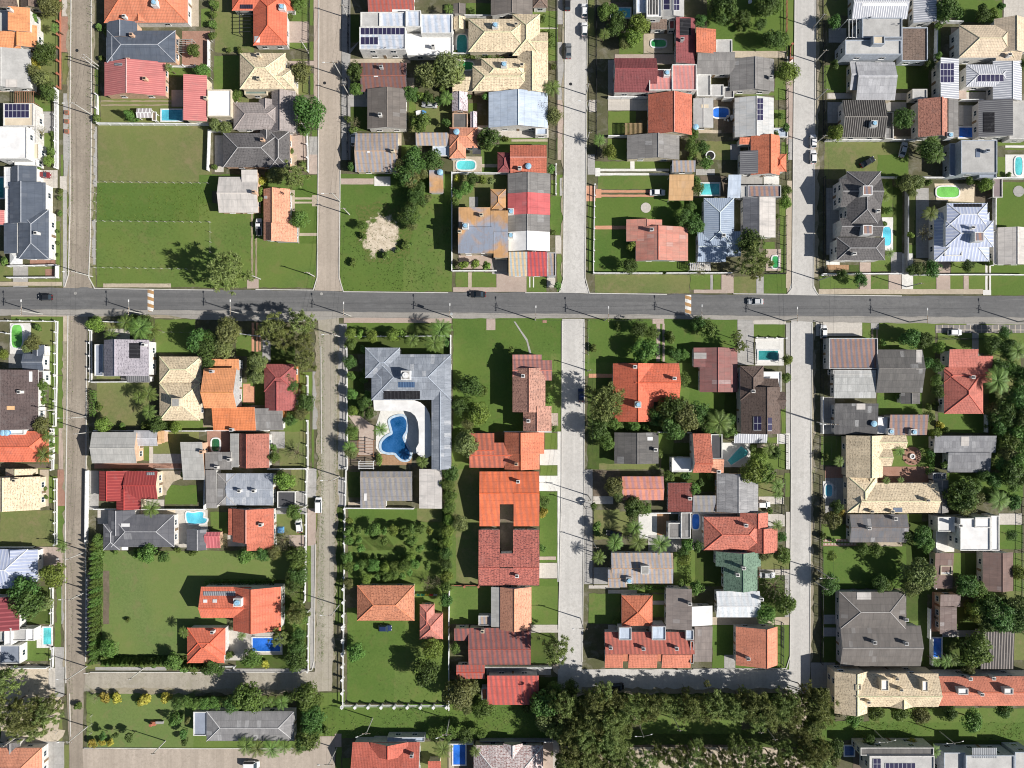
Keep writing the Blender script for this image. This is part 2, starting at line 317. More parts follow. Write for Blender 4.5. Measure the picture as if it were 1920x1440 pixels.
HOUSES = """
@0 0
dark brown gabled house at the corner|Gh -60 -60 165 62 brown 3.2;Gv 185 -80 390 75 brown 3.2
orange stepped house with grey terrace|F -30 88 95 290 lgrey 3.2;Sw 92 70 270 285 orange 5;Sn -30 290 190 435 orange 3.2;Gv 120 230 335 430 orange 3.2 p.3|c 80 80
grey house beside the yellow bush|Gv -60 445 275 795 lgrey 3.2 p.3|k 50 715 152 785 palegrey
cream flat house with grid solar roof|F 28 928 300 1135 sand 4;F 268 985 325 1290 white 3.4|s 40 938 262 1062
large white box house beside cobbled street|F -40 1137 240 1428 white 6;F 242 1290 350 1432 sand 3.2;F 130 1432 330 1490 white 3
wide orange hipped house at cobbled street|Hh 938 -180 1690 205 oranget 3.2;Gv 1180 60 1345 202 oranget 3|c 1115 145;t 1385 22
slate blue house beside cobbled street|Hh 965 275 1580 562 slate 3.2;Gv 955 335 1080 560 slate 3;Gv 960 195 1235 340 slate 3.1|c 1180 310;c 1150 535
red ribbed house beside cobbled street|Gv 940 560 1490 865 red 2.8 p.43|c 1300 705;k 1030 565 1100 590 steel
red lean-to house with white block|Sw 1665 680 1862 1092 red 4.2;F 1866 805 2080 1048 white 4.6|c 1850 880
striped cabana by small lawn pool|Gh 1230 975 1365 1060 stripew 2.4;F 1367 1005 1405 1085 wood 2.2
@380 0
bright vermilion hipped house with dish|Hh 265 -200 820 95 vermil 3.2;Hv 455 -60 760 408 vermil 3.3|k 335 40 450 78 panel;t 710 60;k 465 325 512 382 white
tall cream tiled house by tan street|Hh 335 478 745 802 cream 5.4;Hh 560 612 822 800 cream 5.3;F 375 700 580 850 greeng 3|c 500 490;c 500 700
brown grey hipped house behind round tree|Gv 620 820 835 1190 brgrey 3.2 p.42;Hh 278 922 720 1165 brgrey 3.1;Gv 505 895 645 1040 brgrey 3
dark grey hipped house above empty lawn|Hh 185 1197 700 1505 dark 3.2;Hv 600 1180 785 1520 dark 3.1;Gv 515 1175 650 1330 dark 3|c 535 1255
red striped roof at photo top|Gh 1490 -120 1905 105 mred 3.4|k 1705 85 1860 105 white
white flat house with purple solar panels|F 1410 242 1826 445 mwhite 5.4;F 1420 108 1595 240 lgrey 5.2;F 1597 108 1822 240 mwhite 5;F 1826 92 1962 240 mwhite 5.4;F 1964 125 2245 300 mwhite 5;F 1840 302 2250 498 white 2.9|s 1420 248 1812 315;s 1420 335 1578 405;d 1640 435;d 1805 435;c 2075 415
brown striped house beside trimmed trees|Gh 1425 565 1835 825 mbrown 3|k 1540 678 1578 690 white;c 1605 600
grey brown gabled house with white gable|Gv 1482 800 1832 1160 dgbrown 3.6 p.53|c 1595 1030
blue and rust striped grey house|Gh 1375 1200 1760 1548 mgrey 3.2|c 1710 1355;k 1478 1358 1503 1374 white
@760 0
dark ribbed gabled house at photo top|Gv 770 -150 1145 140 dgbrown 3.4 p.51;Hh 1150 -120 1280 70 brown 3
little grey gabled outhouse|Gv 432 32 540 125 dgbrown 2.6
upper cream tiled house with oval pool|Hh 568 170 1100 467 cream 4.2;Hv 965 128 1212 500 cream 4.1;Gh 1070 292 1283 497 cream 4;Gv 435 150 540 265 cream 2.8|t 810 225;c 1000 215
lower cream tiled house with green pool|Hh 605 592 1150 820 cream 3.8;Hh 685 525 1130 750 cream 3.9;Gv 1010 482 1285 838 cream 3.9 p.48;Sn 425 700 610 825 cream 2.8|t 888 578;c 1050 580
pale blue gabled metal house|Gv 750 830 1282 1150 bluew 3.6 p.5;F 1172 1152 1280 1212 bluew 3
pink speckled roof cottage|Gv 420 830 562 1002 pinkw 3;F 425 1015 560 1150 dgrey 2.9;Gv 585 1005 645 1170 pinkw 2.6
salmon hipped house above turquoise pool|Hh 398 1147 650 1330 salmon 3.2;Hv 398 1200 545 1425 salmon 3.1|b 460 1182;k 605 1315 680 1385 charcoal
red tiled house with blue round tank|Gh 943 1305 1270 1557 clayred 3.2;Hv 830 1372 955 1552 maroon 3|b 1108 1492;c 1030 1510
striped carport beside salmon house|Sn 95 1200 392 1310 mgrey 2.6;F 245 1312 395 1405 bluew 2.5
@1140 0
white house with dark louvred skylight|F 255 -100 345 115 mwhite 5;F 347 -100 482 152 white 6;Gv 485 -120 685 150 lgrey 5|s 495 -60 555 90;s 582 -60 642 95;k 362 -80 455 130 louvre
long maroon house by green pool|Sw 605 162 785 575 maroon 3.2|k 648 165 745 315 black;c 670 350
small orange tiled block beside maroon roof|Sw 787 262 972 482 clay 4
grey flat courtyard house|Sn 800 482 1135 668 grey 3.2;F 974 355 1118 478 lgrey 3;F 800 670 925 862 lgrey 3;F 927 760 1040 862 lgrey 2.9;F 1042 780 1135 880 grey 2.7
weathered grey gabled house by concrete street|Gv 1098 530 1495 820 grey 3.2 p.53|c 1470 690
dark maroon gabled house by concrete street|Gh 55 523 435 832 maroon 4 p.4
pink striped flat house with white parapet|F 578 578 798 812 mredw 5.2;F 372 622 576 812 mredw 5|t 532 655
brown lean-to beside oval green pool|Sn 388 180 528 265 brown 2.8;F 552 180 600 262 maroon 2.8
red gabled house with white ridge|Gv 362 850 755 1215 clayred 3.6 p.55
grey flat house beside blue pool|Gv 768 885 948 1150 lgrey 3 k.08|b 792 1140;k 840 940 905 970 sand
pale patched house with tall solar strip|Gv 1140 880 1492 1235 lgrey2 3 p.52|s 1338 885 1395 1085
small pale blue flat carport|F 1492 1150 1620 1235 bluew 2.4
grey sheet roof house with long ridge|Gv 172 1217 642 1436 grey 3 p.57
orange gabled house with grey ribbed wing|Gv 1285 1222 1545 1575 clay 3.4 p.62;Se 1187 1360 1350 1567 greyrib 3.2;Hh 1480 1385 1605 1545 clay 3.2;Sn 1182 1240 1300 1300 clay 3
@1520 0
white ribbed gabled house at top|Gh 370 -150 867 170 ribw 3.2 p.6|k 465 30 865 52 white
white ribbed garage beside dark tree|Se 925 -80 1115 205 ribw 3.4
grey modern house with pergola beams|F 312 358 818 490 lgrey 6.3;F 465 157 825 337 lgrey 6.3;F 565 320 668 395 sand 7.8;F 820 245 1055 548 brown 3|d 530 162;d 795 218
beige tiled house with cream gable|Hh 1338 225 1830 518 beige 5;Gv 1650 170 1960 480 beige 4.9 p.52;Gh 1665 400 1890 545 beige 4.7|c 1795 490
bleached grey house on dark street|Gh 408 560 758 902 wgrey 3.2 p.42;Gh 352 555 545 810 wgrey 3
black ribbed gabled house|Gh 285 900 670 1235 darkrib 3.6 p.5;F 672 1005 748 1250 dgrey 2.6|t 575 1110
white shed roof house with solar block|Sw 1152 530 1335 890 ribw 4|s 1165 570 1288 745
white hipped ribbed house with solar row|Hh 1400 580 1810 780 ribw 3.6;Gv 1640 545 1900 905 ribw 3.5 p.6|s 1495 672 1735 738
speckled brown house with grey annex|Gv 965 892 1230 1235 redbrown 4.2 p.7;Sw 1232 880 1330 1235 grey 3.6;F 917 800 1050 890 lgrey 3;Sw 1152 850 1232 892 redbrown 4|t 1258 1215
grey ribbed house with black collector|Se 1510 905 1788 1235 greyrib 3.4;F 1790 905 1960 1250 lgrey 3.2|k 1555 1010 1655 1190 black
grey modern house beside white pool terrace|F 1355 1260 1680 1560 lgrey 5.8;F 1250 1290 1353 1585 greyblue 3.2;F 1520 1562 1672 1597 greyblue 4.4|k 1485 1340 1525 1415 glass;c 1595 1355
@0 290
long slate house with white skylights|Gv 105 105 330 260 slate 3.4 p.35;Gv 88 250 412 620 slate 3.6 p.4;Hv 165 495 440 940 slate 3.7;Se 35 620 170 890 slate 3.3;F 35 110 103 295 whitep 2.9;F 45 300 86 620 whitep 2.9|c 320 705
red roof at photo edge|Gv -80 500 40 630 red 3
@380 290
pale grey stepped sheet house|Gh 145 200 503 522 palegrey 3 p.49;Sn 355 142 500 365 palegrey 3.1 k.1|c 460 335
orange tiled cottage beside white pickup|Gv 548 308 788 775 clayor 2.9 p.4;Sw 640 628 848 788 clayor 2.8 k.33|k 552 370 580 395 white
@760 290
blue and tan shed in the thicket|Sn 218 150 343 345 mrust 2.6|b 312 155
large rust and blue metal house|Sn 480 475 765 650 mrust 5.6 k.05;Sn 475 652 793 888 mrust 5.7 k.05;Sn 767 505 925 695 mrust 5.5 k.05;Sn 795 697 925 927 mrust 5.4 k.05;Hv 768 310 905 500 mrust 3.6|c 685 540;t 540 640;c 490 690
row house roofed grey red and white|Gv 922 170 1305 349 grey 3.2 p.47;Gv 922 350 1303 544 redfib 3.25 p.47;Gv 925 545 1300 694 grey 3.2 p.46;Gv 928 695 1300 868 white 3.22 p.45|t 950 510;t 948 725
striped awning shop on main road|Sn 930 880 1097 1095 stripeob 3.2;Sn 1099 880 1275 1095 stripered 3.2;F 1277 880 1355 1095 mgrey 3.3
@1140 290
small striped garage with white wall|Sn 575 57 785 155 mgrey 3
tan translucent carport beside pool|Sn 545 190 765 412 tan 2.8
salmon and red weathered house|Gv 250 650 720 957 redfib2 3 p.41;Se 165 583 350 780 redfib2 2.9;Sw 345 585 487 652 redfib2 3.2|c 395 672
blue metal hipped house|Hv 862 390 1135 830 bluem 3.6;Gh 805 700 1060 965 bluem 3.4;Gh 1058 690 1195 915 bluem 3.2|c 1045 725
blue ribbed walkway roof beside pool|Sn 1075 190 1190 390 bluew 2.9
half dark half pale gabled house|Se 1215 385 1353 745 dkgrid 3.2;Sw 1354 385 1508 745 palegrey 3.2
striped flat garage on concrete street|F 1257 275 1558 383 mrb 3.2;F 1195 277 1253 385 lgrey 3
@1520 290
dark hipped villa with two roof lanterns|Hv 325 150 632 660 dark 5.6;Gh 268 215 635 470 dark 5.5;Gh 265 570 640 735 dark 5.45;Hh 235 745 668 950 dark 5.3|L 515 320;L 515 675;c 610 505;c 395 890
white ribbed villa with stacked hips|Hv 1110 520 1608 960 wblue 3.3;Hh 1225 435 1590 650 wblue 5.8;Hh 1215 595 1645 832 wblue 5.7;F 1205 850 1365 910 white 4|L 1520 738;k 1290 442 1540 470 black;c 1465 655
pale grey house at photo edge|Gv 1685 655 1960 990 palegrey 3.2 p.55;F 1645 690 1683 985 white 2.8
mauve flat carport beside white wall|F 1640 212 1728 385 mauve 2.6
@0 580
dark brown house with red ridges|Gv -190 545 345 1080 dkbrown 3.4 p.5;Gv 290 320 400 420 slate 2.9;Gh 205 400 392 550 slate 3;F 290 552 392 678 dkbrown 3|c 170 745;k 60 870 130 905 tan;k 262 560 290 650 white
orange hipped house with blue twin tanks|Hh -220 1095 440 1375 vermil 3.2;F -30 1082 215 1128 white 4.4|b 18 1112;b 55 1112
mauve slate house with black collector|Gv 935 275 1340 600 mauvegrey 4.8 p.36;F 850 315 930 600 greyblue 3;Sn 935 545 1080 602 greyblue 3;Sn 1142 598 1350 655 greyrib 2.6|k 1163 303 1262 440 black;c 1290 320
cream house of two pyramid roofs|Hh 1435 425 1812 662 cream 3.4;Hh 1435 665 1800 1000 cream 3.7|T 1578 838
pale grey barn beside cobbled street|Gh 828 1105 1230 1385 palegrey2 4.4 p.5;Gh 1205 1090 1420 1230 wgrey 3;Sw 1425 1092 1480 1202 tan 2.6
small grey sheet annex behind cobbled street|Sn 1648 1190 1845 1535 palegrey2 3|c 1812 1285
@380 580
vivid orange house with cream facade|Gh 12 528 305 890 orange 5 p.61;Sn 65 447 332 548 orange 3.2;Sn 95 878 480 1090 orangered 3.2|c 75 560;c 255 1085
maroon house with orange walls|Gv 560 650 840 910 maroon2 3.4 p.45;Hh 553 492 840 740 maroon2 3.4;F 610 912 730 975 oranget 2.6
dark grey annex beside orange roof|Sn 482 890 725 1087 grey 3
brown red gabled house behind bare tree|Gv 332 1118 600 1425 brownred 3.2 p.31;Se 247 1117 330 1420 palegrey2 3
grey flat roof beside small green pool|Sn 25 1283 262 1442 grey 3 k.06|c 235 1355;c 120 1425
blue grey villa around kidney pool|Hh 1520 405 2237 815 bluegrey 4.8;Hv 1463 345 1775 617 bluegrey 4.8;Hv 1518 530 1700 818 bluegrey 4.7;Gv 2060 640 2237 1440 bluegrey 4.6 p.45|L2 1826 594;k 1760 655 1908 703 blueglass;k 1628 735 1955 808 black
@760 580
pink brown tiled house with curved shadow|Gv 965 530 1260 925 pinkbrown 5 p.5;Gh 965 458 1320 640 mpink 4.8;Sn 965 408 1228 462 mpink 4.3;Gv 1060 870 1315 1095 pinkbrown 4.4 p.49|c 1060 600;c 1108 1005
clay tiled house with entry courtyard|Gh 577 1200 1040 1425 mclay 3.4 p.5;Gh 577 1115 800 1420 mclay 3.3;Gv 893 1107 1250 1300 clay 3.6 p.41;Gv 893 1290 1207 1440 clay 3.55 p.47|c 1000 1395
@1140 580
large vermilion house with square tank|Gv 45 487 412 1010 vermilr 3.4 p.58;Gh 235 487 640 832 vermilr 3.4|c 245 518;c 600 622;t 272 858
charcoal sheet house by concrete street|Gv 58 1108 455 1388 dgrey 3 p.5|c 430 1265;k 355 1148 402 1180 white
red weathered house with pale panel|Gv 825 345 1165 745 redweath 3.2 p.45;Se 770 345 900 520 redweath 3.1|k 772 390 886 445 palegrey
dark brown villa with small solar strips|Gv 1195 700 1550 1120 dkbrown2 4.8 p.6;Hv 1190 510 1400 820 dkbrown2 4.8;Gh 1330 622 1530 780 dkbrown2 4.5;Gh 1430 742 1592 900 dkbrown2 4.4;F 1400 560 1562 740 white 3.4|s 1310 965 1380 1090;s 1432 975 1475 1095;c 1310 738
white corrugated carport below brown villa|Sn 1135 1118 1432 1205 ribw 2.6
orange house with charcoal side roof|Gh 762 1118 925 1470 clayspeck 4.8 p.75;F 927 1125 1030 1345 charcoal 4.4;Sn 927 1347 1040 1472 clayor 4.2;F 575 1335 752 1465 white 3|c 1000 1462
@1520 580
rust and blue patchwork flat roof|F 165 258 605 535 mrb 4
bleached broken sheet roof|Sn 210 545 585 800 wweath 3.4 k.05;F 205 545 585 585 bluew 3.8
dark grey gabled hall beside patchwork roof|Gh 590 362 1005 750 dgrey 3.6 p.44;Gv 812 752 985 850 dgrey 2.6|k 950 365 1000 540 palegrey
black weathered sheet house|Sn 215 847 600 1125 dkweath 3.2 k.08|b 575 1030;k 412 848 492 902 palegrey
striped house with white terrace|F 600 970 698 1120 white 3;Sn 702 947 1045 1130 mrb 3.2|t 725 1100;t 932 1105
brick red hipped house in lawn|Sn 1242 360 1500 522 brickred 4.4 k.1;Hv 1200 555 1552 940 brickred 3.4;Hh 1197 522 1632 662 brickred 3.3;Sn 1488 420 1630 540 brickred 3.2|c 1465 610
long cream villa around brown court|Gv 318 1135 650 1512 cream 3.6 p.6;Gh 520 1135 860 1256 cream 3.5;Gh 590 1252 730 1412 cream 3.4;Gv 455 1480 592 1620 cream 3.3;Gh 430 1562 1142 1832 cream 3.6 p.58;Hv 330 1497 600 1832 cream 3.5|c 1060 1720;k 745 1785 825 1825 glass;c 555 1820;c 740 1822
grey weathered shed beside the wood|Sn 1110 1137 1665 1290 grey3 3.2 k.1;Sn 1230 1287 1615 1467 grey3 3 k.1|k 1355 1145 1425 1230 palegrey
@0 870
cream speckled house beside cobbled street|Gv -120 112 360 412 cream 3.2 p.45;Gv 50 42 290 105 cream 2.6|c 125 150
white hipped house behind big tree|Hh -200 767 250 1120 wblue 3.4;Sw 115 770 340 1060 wblue 3
dark red gabled house behind big tree|Gv -160 1190 175 1495 maroonr 3.4
red metal house with cross gable|Gv 893 62 1165 330 redm 3.4 p.32;Gh 1125 64 1420 315 redm 3.5 p.5;Gv 1048 222 1268 410 redm 3.3 p.38|k 1320 75 1390 100 steel
dark slate hipped house with palm|Hh 1000 455 1568 747 dkslate 3.2;Gv 975 415 1215 640 dkslate 3.1 p.35;Hv 930 540 1080 775 dkslate 3|k 1090 535 1165 565 white;k 1095 745 1150 775 white
dark gabled outhouse beside star pool|Gv 1680 590 1855 775 dkslate 2.8 p.6
little pink sheet shed|Gh 1845 612 1984 757 pinkred 2.6 p.25
@380 870
bleached blue grey sheet house|Gh 212 84 636 372 wbluer 3.2 k.1;Hv 132 84 300 372 grey 3.1 k.12|c 327 245;c 458 245
grey flat strip roof beside hedge|Sn 32 52 130 398 grey 3 k.05
small dark carport below round tree|F 670 247 835 393 charcoal 2.7
red tiled house with white triangle vent|Gv 270 400 640 700 clayred 3.4 p.4;Sw 420 690 640 770 clayred 3.3 k.28;Se 230 402 275 640 clayred 3|c 520 550
grey striped pool house|Gh 1420 67 1885 332 mgb 3.2 p.2 k.12;Sn 1420 325 1648 397 mgb 2.9|k 1450 265 1475 330 white
pale panel roof beside orchard|Se 1949 45 2155 400 palegrey 3.2 k.06
orange villa with round roof tank|Gh -15 1105 440 1385 vermil2 4.6 p.63;Gv 275 1105 705 1500 vermil2 4.6 p.45;Gv 360 1420 570 1505 vermil2 4|T2 312 1248;k 5 1147 295 1185 steel;k 5 1220 40 1248 white;k 90 1218 128 1248 white
speckled orange hipped house above lawn|Hh 1390 1092 1905 1410 clayspeckl 3.2
@760 870
bright orange striped courtyard house|Gh 668 68 850 560 morange 3.4 p.38 u1.6;Gh 975 68 1205 560 morange 3.4 p.38 u1.6;Ss 850 68 975 256 morange 3.4 u1.6;Sn 850 256 975 362 morange 4.46 u.54|c 1015 160
speckled red courtyard house|Gh 660 592 850 1092 specred 3.4 p.66 u1.6;Gh 970 592 1205 1092 specred 3.4 p.66 u1.6;Ss 850 805 970 924 specred 4.42 u.58;Sn 850 924 970 1092 specred 3.4 u1.6|c 1005 1010
orange and brown gabled house with lean-to|Gv 852 1108 1135 1492 clayor 3.6 p.46;Se 772 1107 850 1465 palegrey2 3;F 658 1365 770 1455 mgrey 2.4
small salmon cottage on lawn|Hv 130 1263 262 1500 salmonr 2.8;Hh 130 1345 338 1575 salmonr 2.75
@1140 870
lilac and orange striped house|Gh 125 112 500 325 morange2 3 p.52
dark red flat tiled house|Sn 538 167 755 430 dkred 3 k.08|c 740 312
grey speckled sheet house|Gv 978 84 1352 432 greyspeck 3.2 p.49
blue brown patchwork lean-to|Sn 762 280 965 430 mgb 2.6
red tiled house with chimney near street|Hh 862 475 1400 775 specclay 3.6;Gv 1250 575 1525 795 specclay 3.5 p.48;Gv 1190 437 1440 575 specclay 3.5 p.58|c 1245 555
grey flat pool house|F 657 437 745 670 grey 3.4;F 545 530 655 670 grey 3.2
blue and orange striped house|Gh 30 800 585 1075 mgrey 3.6 k.09;Gh 0 950 170 1110 mgrey 3.75 k.09|T 335 957;t 190 1050
green roofed cross gabled house|Gv 1040 905 1345 1138 greenr 3.6 p.52;Gv 970 787 1375 920 greenr 3.4 p.55|c 1170 1000;c 1225 940
white sheet house beside palms|Gh 975 1145 1365 1380 whitefib 3.2 p.54|c 1385 1220
small clay pyramid roof house|Hh 122 1183 400 1457 clay 3.2
grey brown house with white wing|Se 523 1117 745 1485 grbrown 4;Sw 747 1275 940 1450 white 3.3;Sn 775 1455 935 1780 grbrown 2.8 k.07|c 740 1262
@1520 870
patched weathered house below cream villa|Gh 350 454 868 705 patchy 3 p.45|c 530 580;c 768 495
grey annex at cream villa end|Gv 1107 145 1240 440 grey 3;F 1100 80 1220 140 greyrib 2.5
white modern stacked house|F 1348 490 1620 780 white 5.8;F 1145 477 1300 608 white 4.4;F 1332 502 1480 600 white 5;F 1482 480 1620 575 white 6;F 1625 465 1700 780 white 4|c 1350 555
brown lean-to with white roof box|Sn 1110 797 1275 1120 brown2 3 k.07;F 1170 915 1275 1000 white 3.6
brown gabled house by small lawn|Gv 1548 794 1820 1142 brown2 3.2 p.57
weathered brown strip house|Sn 1165 1172 1345 1285 brown3 3.2 k.08;Se 1165 1287 1308 1530 brown3 3.3 k.08
large dark hipped hall|Hh 258 1150 860 1490 dgbrown2 3.4;Gh 265 1455 990 1820 dgbrown2 3.4 p.5|c 865 1405;c 580 1610;c 865 1620;k 415 1155 545 1220 palegrey
@0 1140
white and grey modern house with pool|F 102 190 237 297 lgrey 3.4;F 37 182 100 335 white 4;F -40 212 35 300 lgrey 3.2;F -10 337 180 500 greyblue 3;F 239 187 305 295 white 3
orange hipped house at bottom corner|Hh -160 1258 378 1560 salmon 3.4;Gv 40 1205 180 1300 dark 3
@380 1140
long grey hipped house with white ridges|Hh 35 930 825 1197 greyhip 3.2;F -85 935 36 1150 greyblue 3
red pavilion beside square blue pool|Hh -140 178 205 420 vermil2 3.5;Hv -140 178 195 495 vermil2 3.4|c 85 220
brown red house at bottom edge|Gh 1350 1208 1955 1600 claydk 3.8 p.5;F 1660 1162 1995 1206 bluew 3;Gv 1510 1208 1845 1330 claydk 4.2|c 1880 1335
@760 1140
red and grey striped gabled house|Gh 568 180 1130 510 mdkred 3.4 p.54;Sn 440 178 575 295 mdkred 3.4|c 695 212
red striped annex beside gabled house|Gh 460 512 715 637 mred 3
red striped house under tree shadow|Sn 738 600 1200 872 mredb 3.6 k.08;F 687 720 735 825 clay 2.6
pink and white tiled house at bottom|Hh 615 1235 1240 1620 whitered 3.4;Gv 880 1220 1055 1350 whitered 3.5
small clay shed at bottom edge|Sn 205 1370 320 1470 claydk 2.6
@1140 1140
terracotta row with three stair towers|Ss -30 215 770 400 mclay2 3.4 k.24;F 98 175 212 290 bluew 4.8;F 395 165 520 290 bluew 4.8;F 700 195 772 290 bluew 4.6;Sn -30 401 132 538 clayp 3.4 k.33;Sn 182 401 440 540 clayp 3.4 k.33;Sn 482 403 742 540 clayp 3.4 k.33;Sn 130 402 184 480 oranget 3.8 k.3;Sn 438 402 484 480 oranget 3.8 k.3;F 742 300 772 500 oranget 4.4|c 320 370;c 620 368;c 25 362
small terracotta house at street corner|Gv 1150 167 1525 515 clayr 3.4 p.68|c 1265 460
@1520 1140
cream terrace row with white roof boxes|Gh 380 590 1150 890 cream 5.6 p.6;Gv 215 572 510 948 cream 5.6 p.6;F 635 645 705 747 white 8;F 1005 655 1060 752 white 8;F 405 690 458 742 white 7.4;Gv 710 770 925 892 cream 5.5|c 525 850;c 780 640;c 820 740
terracotta terrace row with white tanks|Gh 1150 615 2080 880 clayp 5.3 p.46;F 1330 725 1420 780 white 8;F 1745 725 1825 778 white 8|c 1440 640;c 1650 635;c 1545 780
dark modern house with solar panels|F 530 1332 1115 1520 lgrey 5.8;F 450 1257 1110 1328 dgrey 5.4|s 560 1357 630 1500;s 670 1397 940 1500
grey modern house with glass roof|F 1200 1302 1393 1560 lgrey 5;F 1397 1327 1835 1560 lgrey 5.8;F 1840 1297 2000 1560 lgrey 5.4|k 1455 1258 1675 1350 steel
ribbed dark sheet shed|Sn 1530 207 1825 550 ribdark 3 k.05
"""
